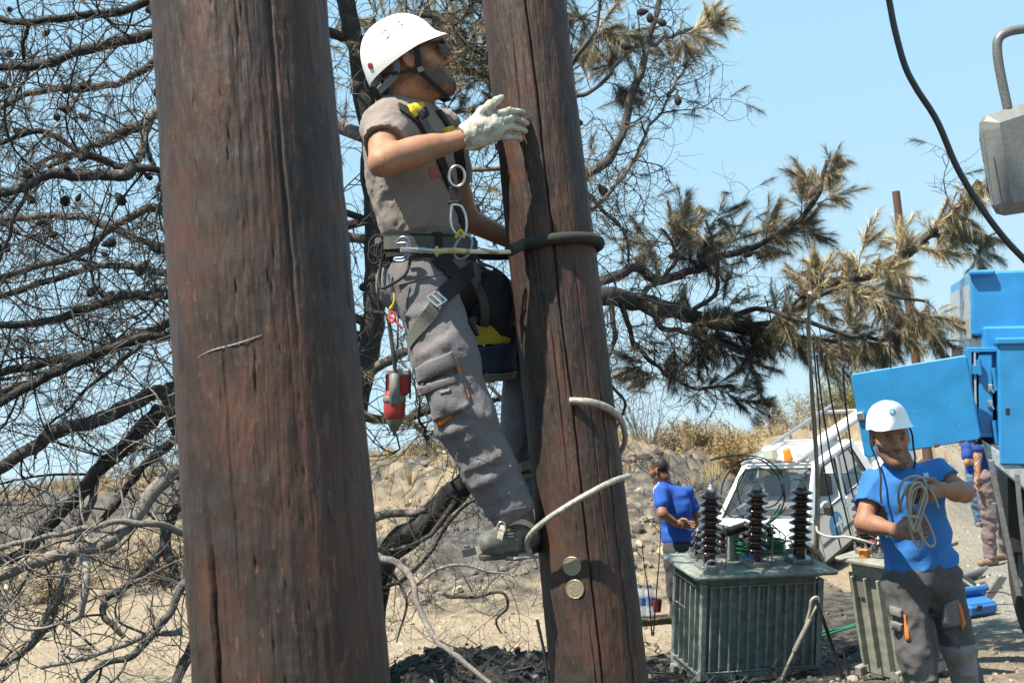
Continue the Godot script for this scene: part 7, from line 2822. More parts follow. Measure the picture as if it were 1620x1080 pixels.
		m.box(x * Transform3D(Basis(), Vector3(s * 0.90, 1.12, 0.92)), Vector3(0.14, 0.05, 0.06), 0.02)
		part("wing_mirror", m, black, t)
		for z in [0.02, -0.86]:
			m = Mb.new()
			m.box(x * Transform3D(Basis(), Vector3(s * 0.885, 0.94, z + 0.10)), Vector3(0.03, 0.05, 0.18), 0.012)
			part("door_handle", m, mat("chrome", Color(0.6, 0.6, 0.62), 0.2, 0.9), t)
		for z in [1.08, 0.13, -0.93]:
			m = Mb.new()
			m.box(x * Transform3D(Basis(), Vector3(s * 0.870, 0.75, z)), Vector3(0.006, 0.66, 0.012))
			part("door_seam", m, black, t)
		m = Mb.new()
		m.box(x * Transform3D(Basis(), Vector3(s * 0.80, 0.36, 0.05)), Vector3(0.16, 0.08, 2.0), 0.02)
		part("side_step", m, black, t)
		for z in [1.62, -1.50]:
			m = Mb.new()
			var arc := PackedVector3Array()
			for k in 13:
				var q := PI * k / 12.0
				arc.append(x * Vector3(s * 0.875, 0.36 + 0.47 * sin(q), z + 0.45 * cos(q)))
			m.tube(arc, [0.045], 8, true, 1.0)
			part("wheel_arch", m, mat("grey_arch", Color(0.13, 0.13, 0.13), 0.6), t)
			wheel(t, x * Transform3D(Basis(), Vector3(s * 0.76, 0.36, z)), 0.37, 0.25, tyre, rim)
	for s in [-1.0, 1.0]:
		m = Mb.new()
		m.tube(PackedVector3Array([x * Vector3(s * 0.74, 1.135, 1.20), x * Vector3(s * 0.70, 1.035, 2.12), x * Vector3(s * 0.55, 0.965, 2.42)]), [0.007], 5)
		part("bonnet_seam", m, black, t)
		m = Mb.new()
		m.tube(PackedVector3Array([x * Vector3(s * 0.30 - 0.1, 1.14, 1.24), x * Vector3(s * 0.30 + 0.22, 1.30, 1.06)]), [0.010], 5)
		part("wiper", m, black, t)
		m = Mb.new()
		m.box(x * Transform3D(Basis(), Vector3(s * 0.872, 0.62, 0.05)), Vector3(0.012, 0.07, 2.0), 0.004)
		part("rubbing_strip", m, mat("grey_arch", Color(0.13, 0.13, 0.13), 0.6), t)
	m = Mb.new()
	m.box(x * Transform3D(Basis(), Vector3(0, 0.60, 2.605)), Vector3(0.46, 0.11, 0.006), 0.001)
	part("number_plate", m, mat("plate_white", Color(0.6, 0.6, 0.58), 0.5), t)
	m = Mb.new()
	m.box(x * Transform3D(Basis(), Vector3(0, 0.86, 2.47)), Vector3(0.80, 0.20, 0.05), 0.02)
	part("grille", m, black, t)
	# round blue emblem with a pale cross stroke on the front door
	m = Mb.new()
	m.lathe(yframe(x * Vector3(0.868, 0.78, 0.55), b.x, b.y), [Vector2(0, 0), Vector2(0.21, 0), Vector2(0.21, 0.006), Vector2(0, 0.006)], 28, true)
	var em := part("door_emblem", m, mat("emblem_blue", Color(0.03, 0.27, 0.55), 0.4), t)
	m = Mb.new()
	m.box(x * Transform3D(Basis(), Vector3(0.876, 0.78, 0.50)), Vector3(0.004, 0.06, 0.26))
	m.box(x * Transform3D(Basis(), Vector3(0.877, 0.74, 0.44)), Vector3(0.004, 0.24, 0.05))
	part("emblem_strokes", m, white, em)
	# ladder rack, flood lamp, orange beacon
	for s in [-0.5, 0.5]:
		m = Mb.new()
		m.box(x * Transform3D(Basis(), Vector3(s, 1.86, -0.9)), Vector3(0.06, 0.05, 3.2), 0.01)
		part("rack_bar", m, rim, t)
	for z in [0.45, -0.6, -2.2]:
		m = Mb.new()
		m.box(x * Transform3D(Basis(), Vector3(0, 1.81, z)), Vector3(1.2, 0.05, 0.06), 0.01)
		part("rack_bar", m, rim, t)
	for s in [-0.5, 0.5]:
		for z in [-1.2, -2.2]:
			m = Mb.new()
			m.box(x * Transform3D(Basis(), Vector3(s * 1.4, 1.46, z)), Vector3(0.05, 0.74, 0.05), 0.01)
			part("rack_post", m, rim, t)
	m = Mb.new()
	m.box(x * Transform3D(Basis(), Vector3(0.42, 1.90, -0.9)), Vector3(0.24, 0.10, 2.6), 0.03)
	part("roof_box", m, white, t)
	m = Mb.new()
	m.box(x * Transform3D(Basis(), Vector3(-0.05, 1.98, 0.52)), Vector3(0.26, 0.24, 0.14), 0.05)
	m.box(x * Transform3D(Basis(), Vector3(-0.05, 1.84, 0.52)), Vector3(0.06, 0.08, 0.06), 0.01)
	part("flood_lamp", m, mat("milky_lamp", Color(0.66, 0.68, 0.58), 0.25), t)
	m = Mb.new()
	m.lathe(x * Transform3D(Basis(), Vector3(0.22, 1.83, 0.45)), [Vector2(0.075, 0), Vector2(0.075, 0.05), Vector2(0.068, 0.06), Vector2(0.062, 0.17), Vector2(0.04, 0.20), Vector2(0, 0.205)], 18)
	part("beacon", m, mat("orange_lamp", Color(0.70, 0.20, 0.02), 0.25), t)


func crane_truck() -> void:
	var dd := 8.0
	var o := at(1640, 1000, dd)
	o.y = 0.1
	var t := thing("utility_truck", "bright blue utility truck with open locker doors, cut by the right edge", "truck", o)
	var blue := rough_up(mat("blue_paint", Color(0.027, 0.265, 0.60), 0.42), 0.9, 0.04, 0.16, 0.02)
	blue.clearcoat_enabled = true
	blue.clearcoat = 0.3
	blue.clearcoat_roughness = 0.25
	var dark := mat("locker_inside", Color(0.03, 0.035, 0.045), 0.7)
	var rubber := mat("black_rubber", Color(0.02, 0.02, 0.02), 0.5)
	var greyp := rough_up(mat("worn_grey_steel", Color(0.24, 0.25, 0.26), 0.5, 0.2), 4.0, 0.2, 0.35, 0.03)
	var pale := rough_up(mat("scuffed_pale_blue", Color(0.50, 0.57, 0.63), 0.45, 0.1), 3.0, 0.1, 0.3, 0.03)
	var b := look * Basis(Vector3.BACK, deg_to_rad(1.0)) * Basis(Vector3.UP, deg_to_rad(-16.0))
	# b: x along the face that looks at us, y up, z towards us. px(x, y, z): a point by place in the photograph on the face's plane, moved along z
	var s := dd / FPX
	var fp := func(px: float, py: float, z: float) -> Vector3: return at(px, py, dd) + b.z * z
	var bx := func(px: float, py: float, w: float, h: float, z0: float, z1: float, bev: float) -> Mb:
		var m := Mb.new()
		m.box(Transform3D(b, at(px, py, dd) + b.x * w * 0.5 - b.y * h * 0.5 + b.z * (z0 + z1) * 0.5), Vector3(w, h, z1 - z0), bev)
		return m
	# upper locker body, set back
	part("upper_box", bx.call(1548, 426, 1.6, 0.42, -2.4, -0.20, 0.015), blue, t)
	part("corner_gutter", bx.call(1544, 424, 0.16, 0.035, -0.26, -0.16, 0.012), blue, t)
	part("side_panel", bx.call(1546, 446, 0.012, 0.36, -2.3, -0.30, 0.0), pale, t)
	part("middle_box", bx.call(1565, 516, 1.5, 0.30, -2.4, -0.06, 0.015), blue, t)
	# lower locker with the opening at its left
	part("locker_back", bx.call(1550, 556, 1.4, 0.62, -2.4, -0.30, 0.01), dark, t)
	part("locker_post", bx.call(1537, 553, 0.035, 0.60, -0.40, -0.03, 0.006), blue, t)
	part("locker_post", bx.call(1549, 556, 0.014, 0.58, -0.30, -0.02, 0.003), pale, t)
	part("locker_sill", bx.call(1545, 686, 0.22, 0.03, -0.30, -0.02, 0.004), blue, t)
	part("locker_head", bx.call(1538, 550, 0.24, 0.03, -0.30, -0.03, 0.004), blue, t)
	part("narrow_door", bx.call(1556, 560, 0.085, 0.53, -0.10, -0.02, 0.006), blue, t)
	part("front_locker", bx.call(1584, 541, 1.2, 0.78, -1.6, 0.10, 0.015), blue, t)
	part("front_locker_lid", bx.call(1581, 534, 1.2, 0.045, -1.6, 0.115, 0.01), blue, t)
	# hinges and latches
	for y in [585, 664]:
		var m := Mb.new()
		m.tube(PackedVector3Array([fp.call(1556, y - 16, 0.01), fp.call(1559, y + 8, 0.01)]), [0.016], 10)
		m.box(Transform3D(b, fp.call(1554, y, -0.005)), Vector3(0.06, 0.06, 0.012), 0.003)
		part("hinge", m, blue, t)
	for y in [606, 690]:
		var m := Mb.new()
		m.tube(PackedVector3Array([fp.call(1580, y - 24, 0.03), fp.call(1584, y + 12, 0.03)]), [0.015], 10)
		part("hinge", m, blue, t)
	for y in [614, 640]:
		var m := Mb.new()
		m.box(Transform3D(b, fp.call(1575, y, 0.0)), Vector3(0.035, 0.045, 0.03), 0.006)
		m.tube(PackedVector3Array([fp.call(1575, y, 0.02), fp.call(1580, y + 8, 0.03)]), [0.008], 7)
		part("latch", m, mat("steel", Color(0.55, 0.56, 0.58), 0.28, 0.9), t)
	for k in [[1596, 650], [1599, 640]]:
		var m := Mb.new()
		m.box(Transform3D(b, fp.call(k[0] + 4, k[1], 0.108)), Vector3(0.03, 0.05, 0.02), 0.005)
		part("latch", m, rubber, t)
	# the open door, swung out to the left of its hinge
	var dm := Mb.new()
	var p0 := at(1353, 592, 8.35)
	var p1 := at(1538, 561, 7.9)
	var p2 := at(1562, 695, 7.9)
	var p3 := at(1376, 725, 8.35)
	var nn := (p1 - p0).cross(p3 - p0).normalized()
	if nn.dot(look.z) < 0:
		nn = -nn
	var ex := (p1 - p0).normalized()
	var ey := nn.cross(ex).normalized()
	var dt := Transform3D(Basis(ex, ey, nn), p3)
	var ol := PackedVector2Array()
	var pl := []
	for p in [p3, p2, p1, p0]:
		var q: Vector3 = p - p3
		pl.append(Vector2(q.dot(ex), q.dot(ey)))
	for i in 4:  # rounded corners
		var a: Vector2 = pl[i]
		var pr: Vector2 = (pl[(i + 3) % 4] - a).normalized() * 0.02
		var nx: Vector2 = (pl[(i + 1) % 4] - a).normalized() * 0.02
		ol.append_array([a + pr, a + pr * 0.3 + nx * 0.3, a + nx])
	dm.slab(dt, ol, 0.028, 0.006)
	var door := part("open_door", dm, blue, t)
	dm = Mb.new()
	var w2 := p0.distance_to(p1)
	for k in 60:  # bare scrapes near the lower edge and in the middle
		var sx := clampf(w2 * (0.35 + 0.5 * (k % 3) / 2.0) + rng.randfn(0.0, 0.09), 0.06, w2 - 0.05)
		var sy := 0.02 + 0.45 * pow(rng.randf(), 1.6)
		var a := rng.randf_range(0.2, 1.4)
		var l := 0.003 + 0.035 * pow(rng.randf(), 3.0)
		dm.strap(PackedVector3Array([dt * Vector3(sx, sy, 0.0290), dt * Vector3(sx + cos(a) * l, sy + sin(a) * l, 0.0290)]), [ey], rng.randf_range(0.0008, 0.0022), 0.0006)
	part("scrapes", dm, mat("scrape_grey", Color(0.20, 0.42, 0.62), 0.7), door).set_meta("kind", "stuff")
	dm = Mb.new()
	for k in 34:
		var sx := rng.randf_range(0.05, w2 - 0.04)
		var l := 0.004 + 0.022 * pow(rng.randf(), 2.0)
		var sy := 0.004 + 0.02 * pow(rng.randf(), 3.0) + l * 0.3
		dm.slab(dt * Transform3D(Basis(), Vector3(sx, sy, 0.0281)), PackedVector2Array([Vector2(-l, 0), Vector2(-l * 0.3, -l * 0.3), Vector2(l * 0.8, -l * 0.1), Vector2(l, l * 0.2), Vector2(0, l * 0.35)]), 0.0009)
	part("rust_chips", dm, mat("rust_brown", Color(0.09, 0.045, 0.03), 0.9), door).set_meta("kind", "stuff")
	dm = Mb.new()
	dm.box(Transform3D(Basis(ex, ey, nn), at(1371, 658, 8.33) + nn * 0.03), Vector3(0.05, 0.055, 0.04), 0.006)
	part("door_latch", dm, mat("steel", Color(0.55, 0.56, 0.58), 0.28, 0.9), door)
	# pale lower rail, sloping, and what is under it
	var m := Mb.new()
	var r0 := at(1562, 697, 8.0)
	var ol2 := PackedVector2Array([Vector2(0, 0), Vector2(0.24, -0.165), Vector2(1.5, -0.165), Vector2(1.5, -0.31), Vector2(0.24, -0.31), Vector2(0.03, -0.13)])
	m.slab(Transform3D(b, r0 - b.z * 0.06), ol2, 0.12, 0.01)
	part("lower_rail", m, pale, t)
	m = Mb.new()
	m.box(Transform3D(b, at(1592, 735, 8.0) + b.x * 0.75 - b.y * 0.25 - b.z * 0.45), Vector3(1.4, 0.7, 0.7), 0.02)
	part("chassis", m, mat("chassis_black", Color(0.018, 0.018, 0.02), 0.7), t)
	m = Mb.new()
	m.slab(Transform3D(b, at(1570, 728, 7.9)), PackedVector2Array([Vector2(0.0, 0.0), Vector2(0.035, 0.0), Vector2(0.19, -0.85), Vector2(0.155, -0.85)]), 0.05, 0.006)
	part("mudguard_stay", m, greyp, t)
	m = Mb.new()
	var mg := PackedVector3Array()
	for k in 12:
		var q := k / 11.0
		mg.append(at(1618 + 4 * sin(q * 3.0) + 22 * q * q, 752 + 200 * q, 7.75))
	m.strap(mg, [b.z], 0.10, 0.02)
	part("mudguard", m, greyp, t)
	m = Mb.new()
	m.box(Transform3D(b, at(1581, 810, 7.95)), Vector3(0.03, 0.10, 0.03), 0.004)
	part("bracket", m, greyp, t)
	m = Mb.new()
	var ch := PackedVector3Array()
	for k in 11:
		ch.append(at(1554 + 5 * sin(k * 0.62), 718 + k * 3.2, 7.9))
	m.tube(ch, [0.0045], 7)
	part("safety_chain", m, mat("steel", Color(0.55, 0.56, 0.58), 0.28, 0.9), t)
	wheel(t, Transform3D(b * Basis(Vector3.UP, 0.25), at(1690, 905, 8.1)), 0.62, 0.30, mat("tyre_rubber", Color(0.035, 0.033, 0.031), 0.85), greyp)
	wheel(t, Transform3D(b * Basis(Vector3.UP, 0.25), at(1690, 905, 8.1) + b.x * 1.9), 0.62, 0.30, mat("tyre_rubber", Color(0.035, 0.033, 0.031), 0.85), greyp)

	# the mirror on its bent arm, and the cab pillar that carries it, outside the frame
	var mi := thing("side_mirror", "scuffed grey side mirror of a lorry on a bent tube, at the upper right corner", "wing mirror", at(1610, 250, 4.3))
	m = Mb.new()
	m.tube(smooth(line([1700, 26, 4.3, 1660, 36, 4.3, 1625, 41, 4.3, 1605, 45, 4.3, 1590, 54, 4.3, 1586, 70, 4.3, 1590, 105, 4.3, 1603, 168, 4.3]), 6), [0.0165], 14)
	part("arm", m, rough_up(mat("grey_tube", Color(0.25, 0.255, 0.26), 0.45, 0.3), 14.0, 0.3, 0.35, 0.03), mi)
	var pts := []
	for q in [[1557, 205], [1557, 190], [1563, 180], [1605, 166], [1650, 150], [1690, 146], [1706, 160], [1716, 300], [1706, 322], [1600, 338], [1586, 335], [1578, 322]]:
		pts.append(Vector2((q[0] - 1557) * 4.3 / FPX, -(q[1] - 205) * 4.3 / FPX))
	var out := PackedVector2Array()
	for i in pts.size():
		out.append(pts[i])
	m = Mb.new()
	m.slab(Transform3D(look * Basis(Vector3.UP, 0.12), at(1557, 205, 4.3) - look.z * 0.05), out, 0.11, 0.038)
	part("housing", m, rough_up(mat("grey_housing", Color(0.22, 0.228, 0.23), 0.5), 5.0, 0.12, 0.16, 0.03), mi)
	m = Mb.new()
	var inn := PackedVector2Array()
	var cen := Vector2(0.16, -0.09)
	for p in out:
		inn.append(cen + (p - cen) * 0.86)
	m.slab(Transform3D(look * Basis(Vector3.UP, 0.12), at(1557, 205, 4.3) - look.z * 0.056), inn, 0.008, 0.0)
	part("mirror_glass", m, mat("mirror_glass", Color(0.75, 0.78, 0.8), 0.04, 1.0), mi)
	m = Mb.new()
	m.tube(smooth(line([1561, 200, 4.245, 1568, 240, 4.245, 1577, 300, 4.245, 1584, 326, 4.245]), 5), [0.0025], 6)
	part("seam", m, mat("grey_seam", Color(0.25, 0.255, 0.26), 0.5), mi)
	var cab := PackedVector3Array([at(1706, 10, 4.3), at(1760, 640, 4.3)])
	m = Mb.new()
	m.strap(cab, [look.x], 0.12, 0.10)
	part("cab_pillar", m, blue, mi)


# ---------------------------------------------------------------- wires, tools, plants, stones
func wire(called: String, label: String, kind: String, a: Array, r: float, m: Material, group := "", n := 6) -> void:
	var mb := Mb.new()
	mb.tube(smooth(line(a), n), [r], 8)
	whole(called, mb, m, label, kind, group)


func small_things() -> void:
	var rubber := mat("cable_black", Color(0.045, 0.047, 0.052), 0.5)
	wire("overhead_cable", "thick dark cable sagging across the sky at the upper right", "cable", [1400, -60, 3.9, 1413, -6, 3.9, 1422, 40, 3.9, 1438, 98, 3.9, 1457, 136, 3.9, 1490, 188, 3.9, 1522, 262, 3.9, 1560, 325, 3.9, 1600, 378, 3.9, 1640, 420, 3.9, 1700, 490, 3.9], 0.0105, rough_up(rubber, 14.0, 0.2, 0.3, 0.03), "", 8)
	# the distant pole with its cable
	var fp := at(1468, 690, 26.0)
	var tp := at(1424, 300, 26.0)
	fp.y = height(fp.x, fp.z) - 0.2
	var p := thing("utility_pole", "thin reddish pole far off, rising above the truck's open door", "utility pole", fp, "wooden utility poles")
	var mb := Mb.new()
	mb.tube(PackedVector3Array([fp, fp.lerp(tp, 0.5), tp]), [0.105, 0.092, 0.080], 14)
	part("shaft", mb, rough_up(mat("red_pole_wood", Color(0.17, 0.095, 0.07), 0.8), 3.0, 0.4, 0.4, 0.03), p)
	mb = Mb.new()
	mb.tube(smooth(line([1437, 390, 25.8, 1446, 440, 25.8, 1456, 500, 25.8, 1466, 570, 25.8, 1480, 680, 25.8]), 4), [0.03], 8)
	part("conduit", mb, mat("pale_conduit", Color(0.42, 0.42, 0.40), 0.5), p)
	for k in 3:
		mb = Mb.new()
		mb.ball(Transform3D(look, at(1442 + k * 1.5, 367 + k * 6, 25.9)), Vector3(0.04, 0.035, 0.04), 8, 6)
		part("bracket", mb, rubber, p)
	# wires and ropes hanging down from the bough
	var steel := rough_up(mat("wire_rope", Color(0.46, 0.43, 0.37), 0.5, 0.4), 90.0, 1.0, 0.4, 0.05)
	var g := "wires hanging below the scorched bough"
	var hang := [["thick twisted steel rope, nearest to the left of the hanging wires", [1286, 462, 7.6, 1285, 520, 8.0, 1290, 640, 8.7, 1297, 760, 9.0, 1295, 878, 9.1], 0.0110],
		["pale steel rope just right of the thickest hanging rope", [1280, 500, 7.7, 1288, 580, 8.2, 1296, 680, 8.8, 1301, 780, 9.0, 1300, 872, 9.1], 0.0072],
		["thin dark hanging wire ending behind the pickup's mirror", [1297, 560, 7.8, 1306, 640, 8.2, 1322, 735, 8.8, 1340, 800, 9.0, 1352, 850, 9.1], 0.0062],
		["dark hanging wire crossing in front of the pickup's door", [1310, 560, 7.8, 1322, 640, 8.2, 1340, 720, 8.8, 1354, 780, 9.0, 1372, 852, 9.1], 0.0062],
		["long slack dark wire right of the other hanging wires", [1340, 575, 7.6, 1342, 620, 8.0, 1350, 690, 8.4, 1362, 760, 8.6, 1374, 800, 8.7], 0.0062],
		["taut thin black wire in front of the windscreen pillar", [1292, 540, 7.8, 1300, 640, 8.3, 1306, 720, 8.7, 1318, 790, 9.0, 1336, 870, 9.1], 0.0055],
		["short thin wire between the needles and the open blue door", [1414, 520, 7.4, 1415, 550, 7.6, 1416, 582, 7.8], 0.0050]]
	for h in hang:
		wire("hanging_wire", h[0], "wire", h[1], h[2], steel if h[2] > 0.007 else rubber, g)
	# wire rope sling and leaning rod in front of the transformer
	var sl := thing("wire_sling", "frayed steel wire rope with a looped eye standing before the dark transformer", "wire rope", at(1241, 1090, 8.6))
	mb = Mb.new()
	mb.tube(smooth(line([1236, 1094, 8.5, 1252, 1056, 8.5, 1272, 1014, 8.5, 1290, 976, 8.5, 1301, 957, 8.5, 1297, 949, 8.5, 1289, 954, 8.5, 1287, 968, 8.5, 1281, 990, 8.5]), 6), [0.013], 9)
	part("eye_loop", mb, steel, sl)
	mb = Mb.new()
	mb.tube(line([1262, 1035, 8.48, 1287, 984, 8.48]), [0.019], 10)
	part("splice", mb, steel, sl)
	wire("iron_rod", "dark iron rod leaning against the wire sling's eye", "rod", [1296, 952, 8.45, 1308, 985, 8.45, 1325, 1035, 8.5, 1345, 1096, 8.5], 0.013, mat("black_iron", Color(0.022, 0.022, 0.024), 0.5))
	wire("iron_stake", "short dark stake stuck in the ground beside the leaning rod", "stake", [1338, 1028, 8.0, 1346, 1060, 8.0, 1356, 1100, 8.0], 0.010, mat("black_iron", Color(0.022, 0.022, 0.024), 0.5))
	wire("burnt_stake", "charred stick standing in the ash left of the lineman's pole", "stick", [850, 984, 7.4, 857, 1015, 7.4, 864, 1050, 7.4, 872, 1110, 7.4], 0.009, mat("char", Color(0.02, 0.019, 0.019), 0.9))
	var stems := [["charred upright weed stem between pole and transformer", [1018, 866, 8.9, 1022, 900, 8.9, 1028, 940, 8.9, 1034, 1010, 8.9]], ["tall charred weed stem nearest the transformer's side", [1048, 832, 9.2, 1046, 880, 9.2, 1042, 930, 9.2, 1036, 1010, 9.2]]]
	for s in stems:
		mb = Mb.new()
		var q := smooth(line(s[1]), 6)
		mb.tube(q, ramp([0.003, 0.006], q.size()), 6)
		for i in q.size():
			if i % 2 == 0:
				mb.tube(PackedVector3Array([q[i], q[i] + look * Vector3(rng.randf_range(-0.05, 0.05), rng.randf_range(0.01, 0.05), rng.randf_range(-0.04, 0.04))]), [0.0025, 0.001], 4, false)
		whole("burnt_weed", mb, mat("char", Color(0.02, 0.019, 0.019), 0.9), s[0], "weed", "burnt weeds by the transformer")
	# water bottles and a cup on a plank
	var bp := thing("wooden_plank", "short weathered plank lying on the ash left of the transformer", "plank", at(1034, 988, 10.2))
	mb = Mb.new()
	mb.box(Transform3D(look * Basis(Vector3.UP, 0.4), at(1032, 986, 10.2)), Vector3(0.40, 0.05, 0.16), 0.006)
	part("board", mb, rough_up(mat("old_wood", Color(0.30, 0.20, 0.10), 0.8), 4.0, 0.4, 0.4, 0.03), bp)
	var water := mat("clear_plastic", Color(0.75, 0.85, 0.95), 0.08)
	water.albedo_color = Color(0.80, 0.90, 1.0, 0.35)
	water.transparency = BaseMaterial3D.TRANSPARENCY_ALPHA
	for k in 2:
		var bo := thing("water_bottle", ["clear plastic water bottle on the plank, left one of the two", "clear plastic water bottle on the plank beside the red cup"][k], "bottle", at(1015 + 15 * k, 978, 10.2), "water bottles on the plank")
		var x := yframe(at(1015 + 15 * k, 978, 10.2), look.y, look.x)
		mb = Mb.new()
		mb.lathe(x, [Vector2(0, 0), Vector2(0.036, 0), Vector2(0.040, 0.01), Vector2(0.040, 0.06), Vector2(0.037, 0.07), Vector2(0.040, 0.08), Vector2(0.040, 0.17), Vector2(0.030, 0.205), Vector2(0.014, 0.225), Vector2(0.014, 0.24)], 18)
		part("bottle", mb, water, bo)
		mb = Mb.new()
		mb.lathe(x, [Vector2(0.0415, 0.085), Vector2(0.0415, 0.15)], 18)
		part("label", mb, mat("blue_label", Color(0.20, 0.33, 0.60), 0.5), bo)
		mb = Mb.new()
		mb.lathe(x, [Vector2(0.017, 0.228), Vector2(0.017, 0.25), Vector2(0, 0.25)], 12, true)
		part("cap", mb, mat("blue_cap", Color(0.06, 0.16, 0.36), 0.5), bo)
	mb = Mb.new()
	mb.lathe(yframe(at(1042, 972, 10.1), look.y, look.x), [Vector2(0, 0), Vector2(0.03, 0), Vector2(0.042, 0.10), Vector2(0.039, 0.10), Vector2(0.028, 0.006), Vector2(0, 0.006)], 18, true)
	whole("paper_cup", mb, mat("dark_red_cup", Color(0.20, 0.03, 0.03), 0.6), "small dark red cup at the right end of the plank", "cup")
	# tools on the ground behind the man with the rope
	var tb := thing("toolbox", "open bright blue plastic toolbox on the ground behind the man with the rope", "toolbox", at(1548, 972, 10.8))
	var bl := mat("blue_plastic", Color(0.03, 0.15, 0.42), 0.4)
	var bb := look * Basis(Vector3.BACK, deg_to_rad(3.0)) * Basis(Vector3.UP, deg_to_rad(20.0)) * Basis(Vector3.RIGHT, deg_to_rad(8.0))
	mb = Mb.new()
	mb.box(Transform3D(bb, at(1550, 962, 10.8)), Vector3(0.30, 0.10, 0.24), 0.02)
	mb.box(Transform3D(bb, at(1550, 962, 10.8) + bb.y * 0.052), Vector3(0.27, 0.012, 0.20), 0.004)
	part("case", mb, bl, tb)
	mb = Mb.new()
	mb.box(Transform3D(bb * Basis(Vector3.RIGHT, -1.2), at(1545, 946, 10.9)), Vector3(0.28, 0.05, 0.20), 0.015)
	part("lid", mb, bl, tb)
	mb = Mb.new()
	mb.box(Transform3D(bb, at(1558, 966, 10.66)), Vector3(0.05, 0.05, 0.016), 0.004)
	part("latch", mb, mat("black_plastic", Color(0.02, 0.02, 0.022), 0.35), tb)
	var dr := thing("cordless_drill", "black and yellow power tool lying beside the blue toolbox", "power tool", at(1545, 936, 11.2))
	mb = Mb.new()
	mb.tube(line([1528, 922, 11.2, 1540, 930, 11.15, 1552, 937, 11.1]), [0.055, 0.065, 0.045], 14)
	part("housing", mb, mat("black_plastic", Color(0.02, 0.02, 0.022), 0.35), dr)
	mb = Mb.new()
	mb.tube(line([1551, 936, 11.1, 1560, 934, 11.1]), [0.040, 0.040], 14)
	part("collar", mb, mat("yellow_plastic", Color(0.65, 0.42, 0.02), 0.4), dr)
	mb = Mb.new()
	mb.tube(line([1560, 934, 11.1, 1569, 930, 11.1]), [0.045, 0.042], 14)
	part("chuck", mb, mat("black_plastic", Color(0.02, 0.02, 0.022), 0.35), dr)
	mb = Mb.new()
	mb.box(Transform3D(look * Basis(Vector3.BACK, deg_to_rad(-14.0)) * Basis(Vector3.RIGHT, 0.7), at(1580, 938, 11.3)), Vector3(0.07, 0.42, 0.03), 0.006)
	whole("steel_channel", mb, mat("galvanised", Color(0.42, 0.43, 0.44), 0.45, 0.7), "grey steel channel leaning behind the blue toolbox", "metal bar")
	wire("power_lead", "thin dark lead running from the toolbox to the truck", "cable", [1565, 942, 11.0, 1590, 940, 10.8, 1612, 946, 10.6, 1650, 955, 10.4], 0.006, rubber)
	for k in 4:
		var a := at(1490 + 8 * k, 900 - 3 * k, 13.0)
		a.y = height(a.x, a.z) + 0.03 + 0.02 * k
		var b := at(1556 + 3 * k, 884 - 4 * k, 13.6)
		b.y = height(b.x, b.z) + 0.03 + 0.02 * k
		mb = Mb.new()
		mb.tube(PackedVector3Array([a, a.lerp(b, 0.5), b]), [0.022], 8)
		whole("metal_rod", mb, mat("galvanised", Color(0.42, 0.43, 0.44), 0.45, 0.7), ["lowest of the pale metal rods piled by the tan boots", "second lowest of the pale metal rods piled by the tan boots", "second highest of the pale metal rods piled by the tan boots", "topmost of the pale metal rods piled by the tan boots"][k], "rod", "metal rods on the road")
	for k in 2:
		mb = Mb.new()
		var q := PackedVector3Array()
		for i in 14:
			var a := Vector3(2.2 + 0.16 * i + 0.3 * k, 0, -11.6 - 0.07 * i + 0.08 * sin(i * 0.9 + k * 2.0) - 0.25 * k)
			a.y = height(a.x, a.z) + 0.012
			q.append(a)
		mb.tube(smooth(q, 4), [0.010], 7)
		whole("ground_cable", mb, mat("green_sheath", Color(0.02, 0.19, 0.10), 0.4), ["green cable lying on the ground between the transformers, nearer one", "green cable lying on the ground between the transformers, farther one"][k], "cable", "green cables on the ground")


func rock_mesh(seedv: int) -> ArrayMesh:
	var mb := Mb.new()
	var r := RandomNumberGenerator.new()
	r.seed = seedv
	mb.ball(Transform3D(), Vector3.ONE, 9, 6)
	for i in mb.v.size():
		var k := 1.0 + 0.42 * nz2.get_noise_3dv(mb.v[i] * 1.1 + Vector3(seedv * 3.1, 0, 0)) + 0.16 * nz2.get_noise_3dv(mb.v[i] * 3.1 + Vector3(0, seedv, 0))
		mb.v[i] *= k
	# flat facets
	var f := Mb.new()
	for i in range(0, mb.ix.size(), 3):
		f.face([mb.v[mb.ix[i]], mb.v[mb.ix[i + 1]], mb.v[mb.ix[i + 2]]], mb.v[mb.ix[i]])
	return f.mesh()


